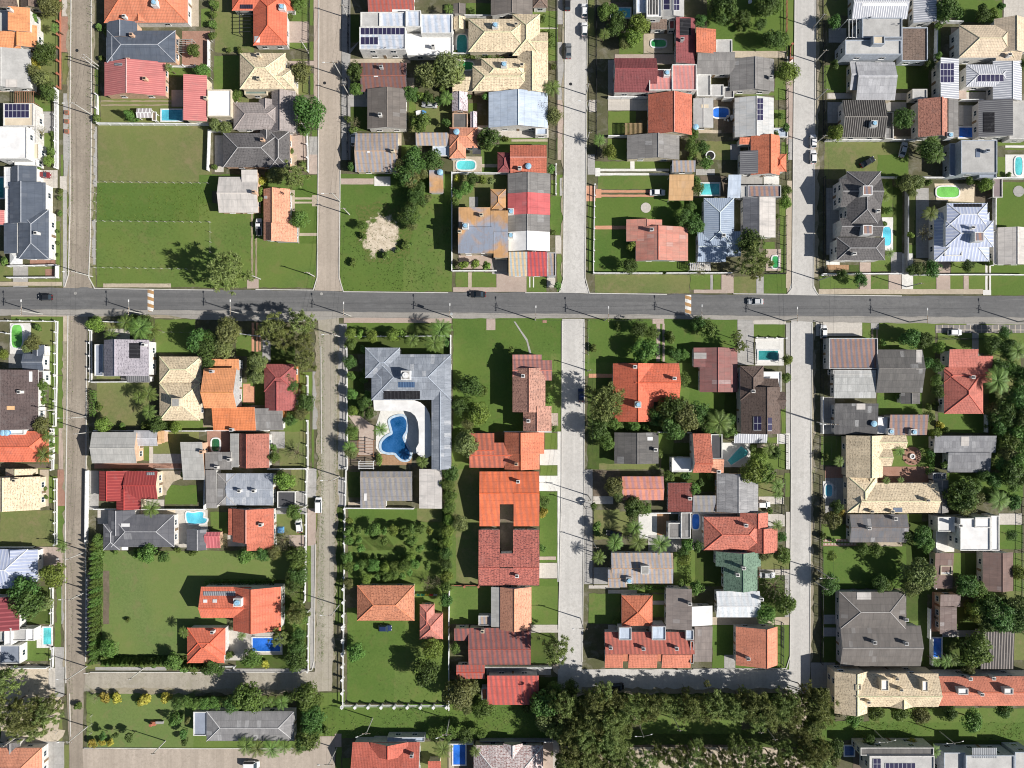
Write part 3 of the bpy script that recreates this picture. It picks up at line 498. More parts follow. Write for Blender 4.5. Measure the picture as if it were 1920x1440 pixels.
TREES = """
@0 0
r 305 155 45,d 400 480 95,f 325 570 55,o 310 650 70,o 380 720 90,d 430 830 80,p 490 250 45,a 355 1190 50,r 465 1360 45,o 460 60 100,r 1750 450 65,p 1520 610 40,r 1820 640 60,u 1160 1030 50,b 880 1075 45,b 900 245 40,b 970 280 45,b 480 1210 35,b 920 520 35
@380 0
b 100 40 50,b 95 130 40,b 85 220 45,b 90 330 50,b 230 450 30,b 330 455 30,r 300 860 60,o 120 1130 60,o 210 1150 60,r 850 30 70,o 890 650 100,d 950 1020 150,r 910 1170 60,d 1375 640 80,r 1380 810 60,b 1305 1080 40,a 1365 1110 50,b 1355 1170 45,d 1880 850 60,r 1890 1080 40,r 1890 1390 60,b 780 150 35,b 800 1365 30
@760 0
o 390 640 150,o 200 690 120,r 30 840 60,y 140 870 45,p 370 880 60,d 210 880 50,r 140 1110 95,d 370 1100 45,r 720 870 45,p 1320 790 75,a 1250 970 70,o 1330 1040 80,d 750 1260 100,p 390 80 45,b 600 110 40,b 1230 170 45,b 1300 310 40,b 1310 400 35,p 1790 310 50,r 1790 100 80,y 1840 1360 70,p 1745 1260 50,b 600 510 30,b 750 510 30
@1140 0
y 270 230 95,y 230 340 85,o 150 380 60,d 1050 60 110,d 1210 160 70,d 1370 220 60,d 1480 360 90,r 1570 370 70,d 1420 40 100,r 1480 60 80,y 1620 650 95,r 770 1200 50,r 760 1320 70,d 850 1330 60,d 1600 1150 40,r 1500 1210 40,d 830 190 55,a 1140 170 45,b 760 1400 40,b 1550 1050 40
@1520 0
d 1240 100 110,d 1550 130 70,y 1640 130 60,d 1715 60 40,d 220 200 70,r 1145 230 45,d 220 580 45,y 230 1190 80,d 830 1080 90,d 1080 580 50,p 1080 1340 75,d 1900 590 50,r 1150 500 40,p 1010 1320 65,p 1140 1400 65,p 1100 1270 60,d 1070 1350 100
@0 290
y 440 60 50,r 45 960 45,b 350 105 40,b 545 330 28,b 540 395 28,b 545 530 30,b 525 690 25,b 525 800 22,b 525 905 22
@380 290
o 660 190 75,c 830 200 130,f 530 240 45,y 520 400 35,y 525 330 35,r 870 580 80,c 250 1060 175,d 1340 110 40,b 1350 970 40,r 1440 640 50,b 1640 900 45,b 1750 860 28,b 1820 800 42,b 110 110 30,d 1850 180 110,b 1445 730 35,b 900 90 35
@760 290
d 80 60 110,d 250 50 90,o 50 210 95,d 90 380 75,d 30 540 85,r 60 130 70,o -30 110 80,d 150 420 55,b 0 820 40,f 465 212 32,r 550 290 60,d 610 220 60,r 480 360 50,y 700 225 40,o 770 240 40,y 520 990 48,y 635 990 48,y 735 1000 48,r 1380 1180 45,r 1310 130 45,b 1330 700 32,b 430 1000 30,o 60 640 50,b 40 800 30
@1140 290
d 700 560 85,d 780 640 85,r 745 470 50,y 205 820 45,d 190 1010 75,r 800 300 55,r 890 80 60,b 1130 240 40,r 1600 320 50,y 1600 430 60,d 1270 800 115,c 1290 950 150,a 830 1060 50,c 1330 1060 70,b 800 230 40,b 740 60 45,b 1520 560 30
@1520 290
p 660 380 50,o 860 250 80,o 960 250 70,o 910 340 50,p 1080 530 65,a 1035 700 65,y 900 720 35,b 700 500 40,p 710 885 45,d 450 1120 60,o 970 1020 60,d 1090 1020 75,d 1410 1000 60,y 1570 270 65,d 280 1080 50,d 1600 970 35,b 650 620 35,b 1780 180 30
@0 580
y 860 130 75,p 1130 120 80,p 1260 170 100,p 1370 180 80,p 1000 230 60,o 300 310 75,b 345 165 42,y 30 400 55,r 385 690 55,b 385 750 45,b 385 820 42,o 380 1040 75,y 930 1050 75,p 1340 760 75,p 1250 790 60,p 1340 920 70,d 1420 1030 75,y 1580 1060 50,p 430 1150 55,p 400 1310 80,r 460 1220 40,d 1810 280 110,r 1350 240 50,b 1530 1060 40,b 1300 1050 45
@380 580
d 60 340 110,o 240 200 120,o 170 340 110,c 640 170 130,c 720 270 100,c 890 130 130,c 910 310 110,c 930 470 110,o 500 480 90,o 495 610 75,d 930 830 80,o 890 930 70,d 790 1000 60,r 640 1330 55,a 840 1290 70,y 1330 220 50,y 1420 220 45,y 1525 240 60,y 1710 230 60,y 1790 220 45,r 1330 310 55,d 1330 470 65,r 1340 600 45,r 1350 760 55,y 1350 910 50,r 1350 1100 60,d 1500 930 60,p 1600 1080 60,d 1440 870 50,o 1340 1280 70,r 1480 770 40,r 1440 360 40,p 1320 1240 60,b 1585 1340 35,b 1760 885 28
@760 580
p 320 180 90,p 60 280 60,p 260 300 90,d 370 300 40,r 950 375 45,d 580 700 110,r 690 730 50,d 500 880 80,y 660 940 105,o 540 1210 120,b 1330 1070 40,y 1310 810 45,c 1790 830 165,d 1740 1080 100,r 1810 1200 70,b 1690 350 40,p 150 1370 60,r 520 690 70,o 560 1030 60
@1140 580
c 20 850 120,d 290 180 75,r 390 210 65,r 330 380 110,b 560 250 60,d 600 410 60,r 680 410 50,r 900 170 75,d 820 130 60,c 1190 330 60,d 560 870 130,o 700 980 150,d 790 920 100,d 560 1030 120,p 1000 1020 110,r 1090 1090 65,r 680 640 60,y 1620 450 50,r 1600 620 50,r 230 1050 50,b 460 1300 40,y 1360 1370 90,d 1500 1290 60,r 1300 1250 45,b 90 150 40,c 1150 250 55,p 1450 1250 60
@1520 580
d 900 270 90,d 1010 280 80,y 1160 340 60,d 1140 520 65,r 1130 640 60,d 1140 740 60,b 650 300 40,d 1650 310 80,p 1680 640 110,p 1720 740 70,d 1760 330 90,p 1860 370 90,d 1870 800 120,d 1860 970 110,r 1870 1120 110,r 1860 1330 110,y 1120 1110 55,f 1165 1035 35,p 255 1370 45,p 800 1280 45,b 1215 1085 40,d 1080 1300 40,r 1200 1400 45,b 780 780 30,d 1740 210 60,b 130 1330 35
@0 870
y 480 990 115,d 230 1120 130,d 270 1240 150,o 400 1250 90,p 1360 400 80,b 1240 800 55,r 1330 810 80,d 1470 830 60,b 900 800 55,p 560 750 50,r 880 690 55,b 1740 800 40,b 1600 780 35,b 1040 790 30,b 1670 90 50,b 1420 290 25,b 410 225 25,b 415 295 25
@380 870
y 735 150 95,r 830 430 75,a 720 690 90,r 380 820 85,d 540 800 75,o 640 800 70,r 850 850 95,d 860 1000 85,d 820 1080 75,y 870 910 60,c 860 1340 110,a 790 1130 70,a 190 700 50,y 1320 510 35,r 1310 600 45,r 1310 690 50,r 1300 840 55,r 1310 920 55,o 1310 1070 50,r 1400 600 45,r 1550 590 60,r 1630 600 40,y 1720 590 50,r 1810 600 50,r 1890 580 50,r 1410 680 40,r 1640 690 45,r 1420 760 45,b 1390 830 25,b 1470 830 25,b 1555 840 25,b 1620 840 25,b 1770 830 25,r 1860 830 40,r 1450 900 50,r 1540 910 60,y 1640 930 50,r 1720 920 50,r 1830 920 60,r 1900 900 50,y 1470 1030 55,r 1650 1010 50,r 1720 990 50,b 800 760 35
@760 870
d 400 80 75,r 380 180 75,r 400 280 65,r 390 390 60,y 390 500 55,y 385 600 55,y 380 700 55,d 370 800 60,d 370 900 60,y 370 1010 55,r 370 1100 55,d 360 1230 60,o 495 540 80,r 1250 340 50,f 1245 440 45,r 1230 760 42,r 130 590 50,y 210 600 45,r 60 690 50,r 130 760 45,y 50 830 50,r 200 910 45,r 40 970 40,a 200 1080 60,a 290 1060 50,b 290 770 35,p 1740 840 60,r 1720 560 45,b 1730 620 40,p 1890 700 70,r 1890 230 60,b 270 690 35,d 1700 380 40
@1140 870
o 50 200 85,o 100 290 60,d 240 400 95,r 330 400 60,p 240 570 70,p 60 710 80,p 270 700 80,p 470 720 90,r 710 730 60,y 690 860 60,d 680 800 50,r 790 1110 70,r 650 1070 40,d 830 170 40,r 780 220 55,r 550 110 50,d 700 110 45,b 920 110 40,y 1310 60 120,r 1400 80 100,p 1520 190 60,p 1530 270 50,p 1520 550 50,d 1560 660 50,r 1560 820 80,o 1400 820 60,a 1510 1110 110,r 1600 1250 100,r 1430 1350 95,d 800 740 55,b 80 1420 40,b 1450 420 35
@1520 870
d 230 380 60,f 270 430 42,o 190 500 80,y 190 830 50,d 170 1080 85,r 470 770 60,r 590 770 70,d 620 1080 75,r 680 1090 60,o 960 980 150,o 900 1090 100,d 1010 650 85,r 1040 730 70,d 1340 270 140,r 1490 200 70,o 1380 380 90,d 1300 350 70,p 1700 330 90,d 1390 1090 105,r 1500 1120 85,y 1490 1300 85,d 1650 1330 120,d 1750 1400 120,y 1870 980 75,d 1800 640 50,d 1790 60 110,p 680 150 35,p 810 145 30,b 110 650 40
@0 1140
c 80 640 130,c 60 900 140,c 250 950 150,c 430 950 120,c 350 1080 110,c 180 1060 110,c 480 860 90,r 1570 480 75,b 1650 540 55,b 1750 540 55,b 1850 545 55,f 950 800 48,f 1050 810 45,f 1310 830 60,f 1490 810 48,f 840 1210 40,f 920 1205 35,f 990 1205 35,r 1690 850 55,r 1760 860 55,r 1840 860 55,d 1590 860 50,u 1560 1020 50,d 1650 1130 45,d 1660 1210 38,d 1170 1160 48,d 920 1150 45,d 1040 1150 38,p 1650 220 50,r 980 370 75,a 850 820 40,o 1690 1010 35,b 1150 110 25,b 950 460 50,b 1040 490 45,b 1120 490 45,b 1210 490 45,b 1290 500 45,b 1380 490 45
@380 1140
c 700 260 90,d 860 230 65,d 860 350 85,d 830 480 100,r 440 460 90,f 570 500 40,d 70 540 75,d 150 560 50,b 240 420 48,p 350 250 40,r 860 60 100,r 420 790 125,d 260 850 80,r 110 850 55,p 190 850 40,p 460 860 50,p 550 850 50,p 620 850 50,p 710 850 65,r 950 790 125,d 1000 950 105,d 970 1050 95,r 960 1150 105,d 920 1200 80,p 390 1240 80,p 490 1270 80,p 620 1270 80,p 740 1250 60,p 850 1270 60,b 1110 1110 40,r 1380 390 80,b 450 860 60,b 350 860 60,d 760 800 60
@760 1140
y 250 370 95,d 190 580 125,o 490 770 140,o 590 730 85,r 700 900 85,o 550 900 65,r 450 360 50,c 1350 360 140,d 1250 850 115,o 1250 1000 95,r 1350 730 65,d 1480 720 75,c 1430 850 130,r 260 1150 55,r 400 1120 65,d 550 1140 65,r 680 1130 55,p 340 1270 80,p 630 1290 50,b 1090 900 50,o 1420 960 100,c 1550 960 90,c 1700 850 150,c 1780 750 110,c 1850 1000 150,c 1800 880 120,c 1600 1150 130,c 1500 1250 140,c 1650 1300 140,c 1800 1180 130,c 1450 1370 110,c 1600 1420 120,c 1750 1340 120,c 1880 1250 120
@1140 1140
c 60 850 120,c 180 900 120,c 300 850 100,c 400 880 110,c 100 1000 100,c 230 980 90,c 500 850 90,c 700 850 90,c 750 900 120,c 850 860 90,c 950 860 110,c 900 940 100,c 1050 850 100,c 1130 900 110,c 1200 830 90,c 1300 860 120,c 1400 900 120,c 1350 980 110,c 1450 1000 100,c 1550 900 110,c 1600 820 110,c 1700 860 110,c 1650 980 100,c 1780 750 90,c 1850 850 120,c 1880 960 100,c 890 680 35,c 1210 740 45,c 700 740 40,c 20 1100 80,c 790 1260 90,c 1150 1240 90,c 60 1330 120,c 200 1380 120,c 350 1370 110,c 450 1300 90,c 600 1350 110,c 750 1400 120,c 900 1380 110,c 1050 1360 110,c 1200 1380 120,c 1350 1380 120,c 1500 1390 130,c 1650 1380 120,c 1750 1150 90,c 1800 1330 120,c 1880 1280 120,a 1560 1120 100
@1520 1140
c 60 850 130,c 40 1000 100,o 60 1330 120,d 220 1270 85,o 200 1350 80,r 380 1000 75,r 590 930 75,r 800 940 75,o 980 960 95,d 1250 940 65,r 1460 1020 110,d 1730 910 80,f 750 1230 50,f 910 1225 55,p 1110 1290 60,r 1480 370 145,p 1130 480 50,p 1220 480 60,p 1280 460 60,o 1420 530 70,y 1490 60 80,d 1700 70 130,d 1850 80 110,d 530 1200 55
@1520 580
d 1700 520 80,r 1800 540 80,o 1640 900 70,d 1720 880 90,r 1780 1180 90,d 1700 1050 80,o 1790 1300 90,d 1740 1400 80,d 1650 1000 60,b 1600 1040 40,b 1060 880 40,r 1060 960 55,d 1050 480 60,b 1130 860 40
@1520 870
d 1650 150 70,r 1830 200 60,d 1830 350 80,d 1560 1390 80,o 1840 1280 90,r 1600 1200 60,d 1880 1430 90,b 1320 1220 40,b 1400 1260 40,b 860 560 40,d 880 640 60,b 200 690 30,b 1750 280 50,d 1590 300 60
@760 1140
c 1650 980 130,c 1500 1090 120,c 1720 1060 120,c 1880 1120 120,c 1560 1330 120,c 1450 1440 120,c 1860 1420 120,c 1640 1400 110,c 1350 1100 90,d 1300 760 80,o 1380 900 90
@1140 1140
c 600 900 90,c 20 940 110,c 150 1080 90,c 350 940 90,c 650 940 80,c 1000 920 100,c 1250 940 100,c 1480 930 100,c 1600 930 100,c 1820 1060 100,c 1700 1060 90,c 120 1260 80,c 680 1300 80,c 1300 1290 90,c 1580 1260 90
@0 1140
c 330 880 90,b 700 880 40,b 1240 840 35
@380 870
r 1480 600 40,y 1850 600 40,r 1390 920 42,r 1580 1010 40,r 1800 1000 42
@380 580
b 320 900 30,b 1450 640 40,b 1460 560 35,d 800 700 60,d 760 620 60,b 900 700 35,d 60 480 70,o 420 560 45,b 640 1240 35,d 1460 830 60
@760 0
b 460 480 30,d 560 870 35,b 330 800 40,d 300 900 45,b 900 1250 35,b 1330 600 35
@760 290
o 160 160 60,d 120 300 60,o 200 400 45,d 60 460 55,b 440 330 40,r 450 420 45
@1140 0
d 100 160 70,d 60 260 70,r 40 80 50,b 1180 260 40,d 1000 130 80,o 950 60 60
@1520 290
b 900 250 40,d 800 240 55,b 1060 250 40,r 1430 230 45,d 900 1040 50,b 680 280 35,b 1480 240 40
@1140 580
d 440 960 80,d 640 1080 80,r 850 1000 80,r 920 1080 60,b 120 1040 50,b 180 1060 45,b 330 1050 40,d 1090 1000 60,r 60 1020 60,d 500 960 70
@0 580
b 890 880 40,b 1200 70 45,p 1180 150 60,d 1300 110 60,o 250 340 55,b 1100 1060 40
@1520 580
d 1890 600 90,d 1830 560 70,o 1900 700 80,d 1900 1040 90,d 1780 960 90,d 1690 960 70,r 1900 1230 90,d 1800 1100 70,d 1780 420 60
@1520 870
d 1890 120 70,d 1560 100 60,o 1480 300 80,d 1900 1280 80,r 1720 1230 60,d 1580 1440 80,d 1830 1380 80
@1520 1140
d 1620 110 80,d 1780 130 80,d 1380 470 60
"""
GROUND = """
@0 0
gD 905 865 1665 1118;gG 1490 610 1900 690;gD 560 480 630 760;gD 300 140 540 420;gD 350 540 540 800;gG 310 860 465 1000;gG 380 1200 500 1440;gG 840 590 900 1110;pbrick 552 150 630 470;pgrey 572 842 648 1440;pgrey 325 1005 500 1195;ppale 560 0 625 148;pdirt 910 905 1545 918;pdirt 910 940 1545 952;ppink 1545 810 1670 960;pbrick 1640 280 1890 600;psand 1690 0 1790 240;gG 1810 80 1900 240;psoil 120 0 330 20;psand 0 795 300 830
gD 882 1130 1890 1650;pgrey 840 1140 875 1680
@380 0
gD 110 0 460 470;gG 100 500 340 810;gG 770 0 960 210;ppink 765 195 955 385;gG 780 380 960 440;gD 800 530 960 850;gG 965 0 1000 230;gG 965 375 1000 540;ppink 1000 0 1045 900;ppink 770 550 1000 590;gG 970 660 1005 850;gD 790 1350 950 1440;ppink 770 1200 940 1440;pgrey 960 1230 1040 1500;pgrey 1330 480 1420 360 1320 450;pgrey 1250 0 1330 1440;gK 1320 130 1410 380;gG 1260 560 1320 860;pgrey 1320 850 1490 960;gK 1320 960 1480 1180;gG 1790 1310 1920 1440;ppale 110 1220 190 1550;psand 1840 700 1905 830;psand 1330 530 1870 570;gD 240 870 560 930;gG 985 1170 1040 1230;psand 1600 1200 1790 1310;gG 1860 880 1920 1100
@760 0
gG 550 30 770 160;gG 1140 100 1370 300;gG 1280 300 1370 550;pgrey 1370 50 1440 220;pgrey 1370 380 1430 900;pgrey 1370 0 1440 50;ppink 1370 900 1430 1440;gD 30 880 420 1200;gG 850 1240 1280 1300;psand 955 1255 1280 1275;gG 680 1300 940 1560;ppale 1650 1010 1720 900;ppale 650 1130 1290 1240;gG 570 930 645 1010;ppale 430 260 570 500;ppale 430 520 690 700;psand 430 1410 690 1560;ppale 1150 250 1370 260;gG 1365 1240 1430 1440;gD 1640 0 1700 320
@1140 0
gL 890 0 1600 460;gG 1610 0 1680 500;gG 0 1000 250 1215;gG 0 1250 170 1440;gD 800 1270 1180 1440;ppale 0 895 362 995;psand 320 305 582 305 582 480 320 480;ppale 1050 355 1118 520;psand 1120 460 1600 520;gG 1500 640 1600 900;gG 1495 990 1610 1150;ppink 1605 620 1680 1300;pwhite 1610 510 1680 640;gG 1140 830 1600 860;psoil 950 880 1140 1200;pgrey 0 540 60 840;gG 1560 1280 1620 1440;pgrey 1620 1250 1665 1440;gG 100 300 320 500;psoil 380 260 600 310;ppink 60 490 600 580;psand 0 840 360 890;pgrey 1100 1300 1190 1440;psoil 0 20 200 80;psand 790 1170 1020 1200
@1520 0
gD 120 0 370 140;gG 125 590 370 830;gL 745 590 870 800;gD 125 1280 880 1610;gL 1310 0 1720 200;gG 1110 250 1170 520;gG 1400 785 1500 850;pgrey 160 255 320 385;ppale 1400 830 1660 905;ppale 1735 0 1920 200;pgrey 1370 950 1510 1150;ppale 1330 950 1375 1130;pgrey 150 920 290 1110;ppale 150 840 420 890;pgrey 740 840 920 900;ppink 1260 250 1340 400;gG 1680 1280 1920 1310;pwhite 1750 1310 1920 1330;gG 1750 1335 1920 1350;gK 860 590 1060 800;ppink 1330 790 1400 910;psand 300 1230 900 1275;psoil 750 1000 920 1240;pgrey 650 920 860 1000
@0 290
gL 872 256 1910 600;gG 870 600 2000 1192;gG 500 600 540 1130;ppale 540 195 635 330;pgrey 568 320 603 1190;gD 550 320 568 1150;gD 603 320 618 1150;ppale 330 140 520 300;pgrey 420 310 470 1000;pbrick 270 930 500 990;gD 100 1010 510 1105;pgrey 120 1010 255 1190;gD 0 1000 100 1140;psand 0 1145 560 1180;gD 260 1120 600 1185;pgrey 575 0 630 195;gG 550 0 570 190;pbrick 410 1030 490 1100;gD 820 300 862 1190;pgrey 830 590 862 990;psand 930 1160 1540 1195
@380 290
gL -30 180 545 330;gG -30 440 1030 1196;gL 830 180 1032 800;gD 20 150 80 260;pdirt 437 530 455 1130;pdirt 475 750 490 1130;ppink 400 1120 505 1205;psand 868 705 1030 732;psand 830 385 1000 404;psand 825 424 1000 440;psand 985 365 1032 465;psand 790 320 830 510;gL 1240 175 2245 1230;ppink 1245 215 1540 268;gG 1300 232 1530 245;pwhite 1545 198 1690 282;ppink 960 0 1035 175;gG 560 160 840 330;psand 790 0 850 100;pdirt 860 640 872 800
@760 290
gG 60 350 340 840;gG -20 800 420 1230;gD 430 180 920 480;gG 455 1062 565 1190;gG 600 1062 818 1196;gG 1090 1097 1270 1235;gL 1305 375 1425 725;gG 1365 895 1420 1235;ppink 820 1070 1090 1235;ppink 430 1195 820 1235;ppink 480 890 780 1055;psand 565 1060 598 1195;pgrey 780 930 920 1075;ppale 1350 728 1420 890;gG 1310 230 1360 365;gG 1360 180 1425 380;pgrey 1390 210 1420 370;gG 680 0 830 160;psand 690 85 830 115;psand 430 20 685 160;ppale 1275 1100 1350 1195;pwhite 1115 1100 1125 1195;pwhite 1148 1100 1158 1195;pgrey 575 380 655 470;pgrey 1640 0 1705 180;pclay 1625 280 1710 420;gG 1640 420 1700 1070
@1140 290
gG -120 60 560 128;gG -90 187 550 310;gL -120 385 870 1065;gD -120 1080 735 1245;gG 740 1080 920 1215;gG 945 1080 1015 1215;gD 1130 1100 1340 1250;gL 1400 1075 1605 1250;gG 1545 400 1608 1060;gG 1395 785 1500 850;ppink 1420 850 1557 1045;pwhite -115 128 550 150;pwhite -115 165 550 187;pwhite 200 50 238 130;pwhite -115 120 -70 195;pclay -110 320 420 342;pclay -110 360 420 380;pclay -115 640 165 672;pclay -110 310 -60 390;ppink 1020 1080 1130 1245;pgrey 1335 1090 1400 1250;pgrey 920 1080 943 1215;ppink 770 1215 1130 1247;psoil 830 190 1070 385;pgrey 790 130 960 185;ppale 735 975 925 1045;psand 1600 470 1640 1200;pgrey 1195 195 1390 270;pwhite 1400 190 1540 270;cW 340 478 46;gG 420 190 545 390;pgrey 1200 390 1215 700;psand 1612 235 1655 1250
@1520 290
gD 122 0 600 220;gL 600 0 880 215;gL 1650 245 1930 660;gG 635 220 735 560;gG 80 1090 430 1205;gG 530 1090 700 1210;gG 915 1085 1125 1215;gG 1255 1090 1375 1215;gG 1420 1085 1570 1215;gL 1620 990 1930 1265;gG 545 910 730 1050;gD 870 300 945 800;gG 870 810 950 900;gK 740 290 822 880;psand 70 1210 1550 1255;ppink 440 970 540 1212;ppink 700 1080 815 1215;pgrey 720 880 822 1080;pwhite 820 890 920 1210;ppink 1130 960 1255 1215;pwhite 140 950 260 992;pwood 150 992 342 1035;pwhite 640 565 740 865;pcream 1112 260 1472 262 1470 430 1130 415;gG 1260 960 1570 1080;ppink 1375 1090 1420 1215;pwhite 1570 985 1590 1220;pwhite 1605 985 1620 1220;pwhite 1550 1218 1622 1265;pgrey 945 300 1060 930;gK 930 590 1010 930;cG 1870 330 50;pwhite 1750 0 1920 215;gG 1680 20 1750 200;gK 350 990 445 1050;psoil 1470 215 1620 430;pgrey 140 300 265 900
@0 580
gG 100 65 570 110;gG 525 110 570 590;gG 525 600 565 1070;gD 285 110 515 315;pwhite 90 125 282 400;gG 440 320 520 590;gG 440 600 518 1065;gD 872 658 1340 1055;gG 1395 90 1760 395;gD 1270 1105 1790 1352;gG 1285 1245 1345 1362;ppale 1345 1235 1380 1385;pgrey 1380 1300 1650 1440;pbrick 850 1385 1640 1432;psand 570 60 615 1300;ppink 1390 35 1850 80;psand 100 30 600 64;gD 850 40 1380 62;gD 900 110 1180 180;ppale 980 175 1170 290;psand 1350 290 1390 620;gD 870 600 1090 625;pgrey 390 340 450 660;gG 480 1070 530 1300;ppink 530 1070 600 1440;pgrey 1090 600 1140 650;gG 1270 1000 1860 1090;psoil 0 1390 480 1430;pgrey 80 400 205 530;pdirt 1830 900 1920 1060;gK 1780 400 1850 1000;ppale 360 880 420 1010
@380 580
gG 300 220 445 420;gG 340 660 475 850;pclay 442 120 465 380;pclay 482 120 502 380;pclay 512 200 524 370;pgrey 540 280 612 470;pclay 365 670 430 840;pclay 405 690 470 845;gG 880 560 985 790;gG 730 900 960 1100;gD 690 1090 945 1440;gG 985 560 1000 1440;pgrey 990 560 1040 1080;gD 1040 560 1085 1440;gK 1290 120 2235 400;gK 1300 560 1450 1000;ppink 1310 950 1420 960 1540 1050 1540 1310 1400 1310 1410 1100;pwhite 1560 1050 1600 915 1900 900 2010 920 2010 1280 1880 1300 1600 1300 1560 1250;pwood 1610 1305 1880 1400;gG 1390 1060 1310 1060 1310 1180 1400 1180;gL 1290 120 1900 200;ppink 1270 75 2240 122;gD 1270 62 2240 75;pgrey 610 1100 740 1250;gK 400 380 560 860;gK 610 330 830 500;psoil 1290 1180 1560 1440;gK 1220 1040 1300 1380;pgrey 1220 130 1300 1440;pbrick 40 1090 245 1290
@760 580
gL 430 72 1410 1100;gG 420 1100 640 1440;ppink 730 85 810 187;pgrey 975 110 990 110 1050 200 1100 270 1135 400 1115 400 1090 290 1040 210;gG 1255 1115 1370 1260;pwhite 1210 1262 1412 1402;gG 1215 1405 1370 1540;pwhite 1370 1100 1412 1440;gL 1640 90 1990 400;gK 1640 600 1900 1440;gG 1620 400 1900 600;pclay 1650 580 1870 615;ppink 1315 935 1375 1050;pbrick 1235 98 1272 122;gG 1310 400 1410 1080
@1140 580
gL -160 88 1200 480;gG 640 480 830 1000;ppink 400 85 505 130;ppink 435 130 468 470;ppink 490 130 510 470;pgrey 1165 90 1310 500;ppale 1300 90 1600 135;gL 1310 132 1590 248;pwhite 1325 265 1580 505;gL 730 705 1050 980;gK 1040 750 1160 1120;gG 450 1105 590 1300;pwhite 1030 1200 1280 1420;gG 1270 1215 1600 1440;gK -100 1000 480 1120;gD -80 1388 460 1440;pgrey 1600 120 1650 1440;gK 480 1200 740 1440;pwhite 1600 1115 1648 1440;gG 1430 1150 1520 1200;pwhite 1520 1120 1600 1210;gK 640 300 780 740;psand 1340 1215 1540 1245;gG 1560 880 1600 1120
@1520 580
ppale 45 105 462 240;gG 462 100 1120 480;gG 1120 98 1920 140;ppark 1122 140 1930 212;gG 1140 212 1920 400;gL 600 750 1005 945;gD 1000 370 1115 1100;gL 1150 930 1565 1110;gK 1380 935 1560 1100;gG 720 1140 1060 1440;gD 1560 400 1890 760;gK 1600 760 1920 1440;pbrick 130 1415 1060 1560;gG 90 1140 320 1400;pgrey 85 790 215 1120;pdirt 545 180 562 260;pdirt 588 180 606 260;pgrey 540 100 612 180;pgrey 1400 100 1515 140;pgrey 1452 215 1510 420;cB 910 1320 84;gG 150 1140 320 1400;gK 1060 1100 1120 1440
@0 870
gD 0 415 515 740;gG 430 110 518 350;gG 520 380 612 730;pbrick 520 50 605 376;gD 320 0 520 45;gL 1485 190 1775 365;gM 925 780 1930 1440;ppale 1580 410 1870 750;ppale 1260 320 1480 410;psand 1430 80 1500 80 1500 280 1430 280;psand 1480 280 1560 160 1740 90 1750 60 1440 60;pcream 1210 415 1580 470;ppale 880 415 980 540;pgrey 800 60 890 410;ppink 320 745 600 1000;gG 510 1100 555 1440;pgrey 555 1100 610 1440;psoil 930 960 985 1440;pgrey 800 1000 830 1440;gK 840 640 930 1440;psand 360 50 440 380;gK 0 1100 470 1440
@380 870
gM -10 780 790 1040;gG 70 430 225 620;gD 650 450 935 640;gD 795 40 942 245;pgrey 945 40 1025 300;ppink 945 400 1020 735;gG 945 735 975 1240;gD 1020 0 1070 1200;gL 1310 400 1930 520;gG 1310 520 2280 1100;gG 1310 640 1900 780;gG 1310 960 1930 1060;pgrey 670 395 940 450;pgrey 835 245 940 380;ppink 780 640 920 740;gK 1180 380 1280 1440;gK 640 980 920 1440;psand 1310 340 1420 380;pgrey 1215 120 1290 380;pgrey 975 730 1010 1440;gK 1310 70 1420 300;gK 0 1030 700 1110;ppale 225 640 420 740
@760 870
gD 410 0 665 1095;gG 400 1100 690 1440;gL 1210 245 1368 888;gL 1205 1030 1370 1440;pwhite 1205 105 1370 243;ppale 1205 890 1365 1027;ppink 1205 832 1355 862;pwhite 1370 0 1412 1060;gK 0 400 420 1060;gG 0 1060 410 1440;gD 0 400 330 520;psoil 850 360 975 805;gG 860 505 970 545;gG 1130 1100 1380 1440;pgrey 1610 50 1685 1080;gD 1690 410 1930 680;psoil 1690 60 1930 290;ppale 1690 290 1870 360;gG 1650 1165 1930 1440;ppale 1650 1090 1930 1120;gG 600 1100 780 1440;pgrey 1690 930 1820 1080
@1140 870
gD -20 430 190 640;gD 0 0 450 45;pwhite 275 450 480 670;pwood 440 430 550 660;gD 1350 100 1575 295;gG 1590 80 1645 295;gD 1375 810 1645 945;gK 730 785 1040 1100;ppale 1355 293 1580 360;gG 250 1125 520 1155;gG 400 1170 515 1380;ppale 755 445 862 770;pgrey 400 1230 515 1265;ppale 1440 450 1590 560;ppale 1600 430 1645 760;gG 590 690 660 1100;gG 660 690 780 1100;ppale 1360 950 1640 1000;gK 1360 1000 1640 1400;pgrey 1590 1000 1650 1440;psand 940 1380 1640 1440;gK 0 1120 120 1440;ppale 0 1130 260 1165;gK 500 60 960 250;ppale 845 440 1190 470;pgrey 360 640 660 790
@1520 870
gL 1230 80 1910 330;gL 110 740 860 1120;gL 1700 547 1905 765;ppale 1690 445 1900 545;gG 1280 800 1390 1010;gD 1600 1140 1920 1260;gG 100 540 350 740;pdots 110 675 360 698;pdots 110 712 420 736;gG 870 450 1000 520;gG 1825 800 1920 1140;gK 830 520 1105 1170;gK 1390 800 1550 1140;gK 1300 1280 1920 1440;pbrick 660 30 1060 165;pbrick 130 25 330 130;pgrey 130 125 330 440;pwhite 108 155 232 310;pwhite 1105 605 1290 790;pgrey 110 1360 260 1440;gK 100 1130 260 1360;gK 860 1130 1050 1440;pclay 1090 1150 1165 1440;psand 600 700 820 740
@0 1140
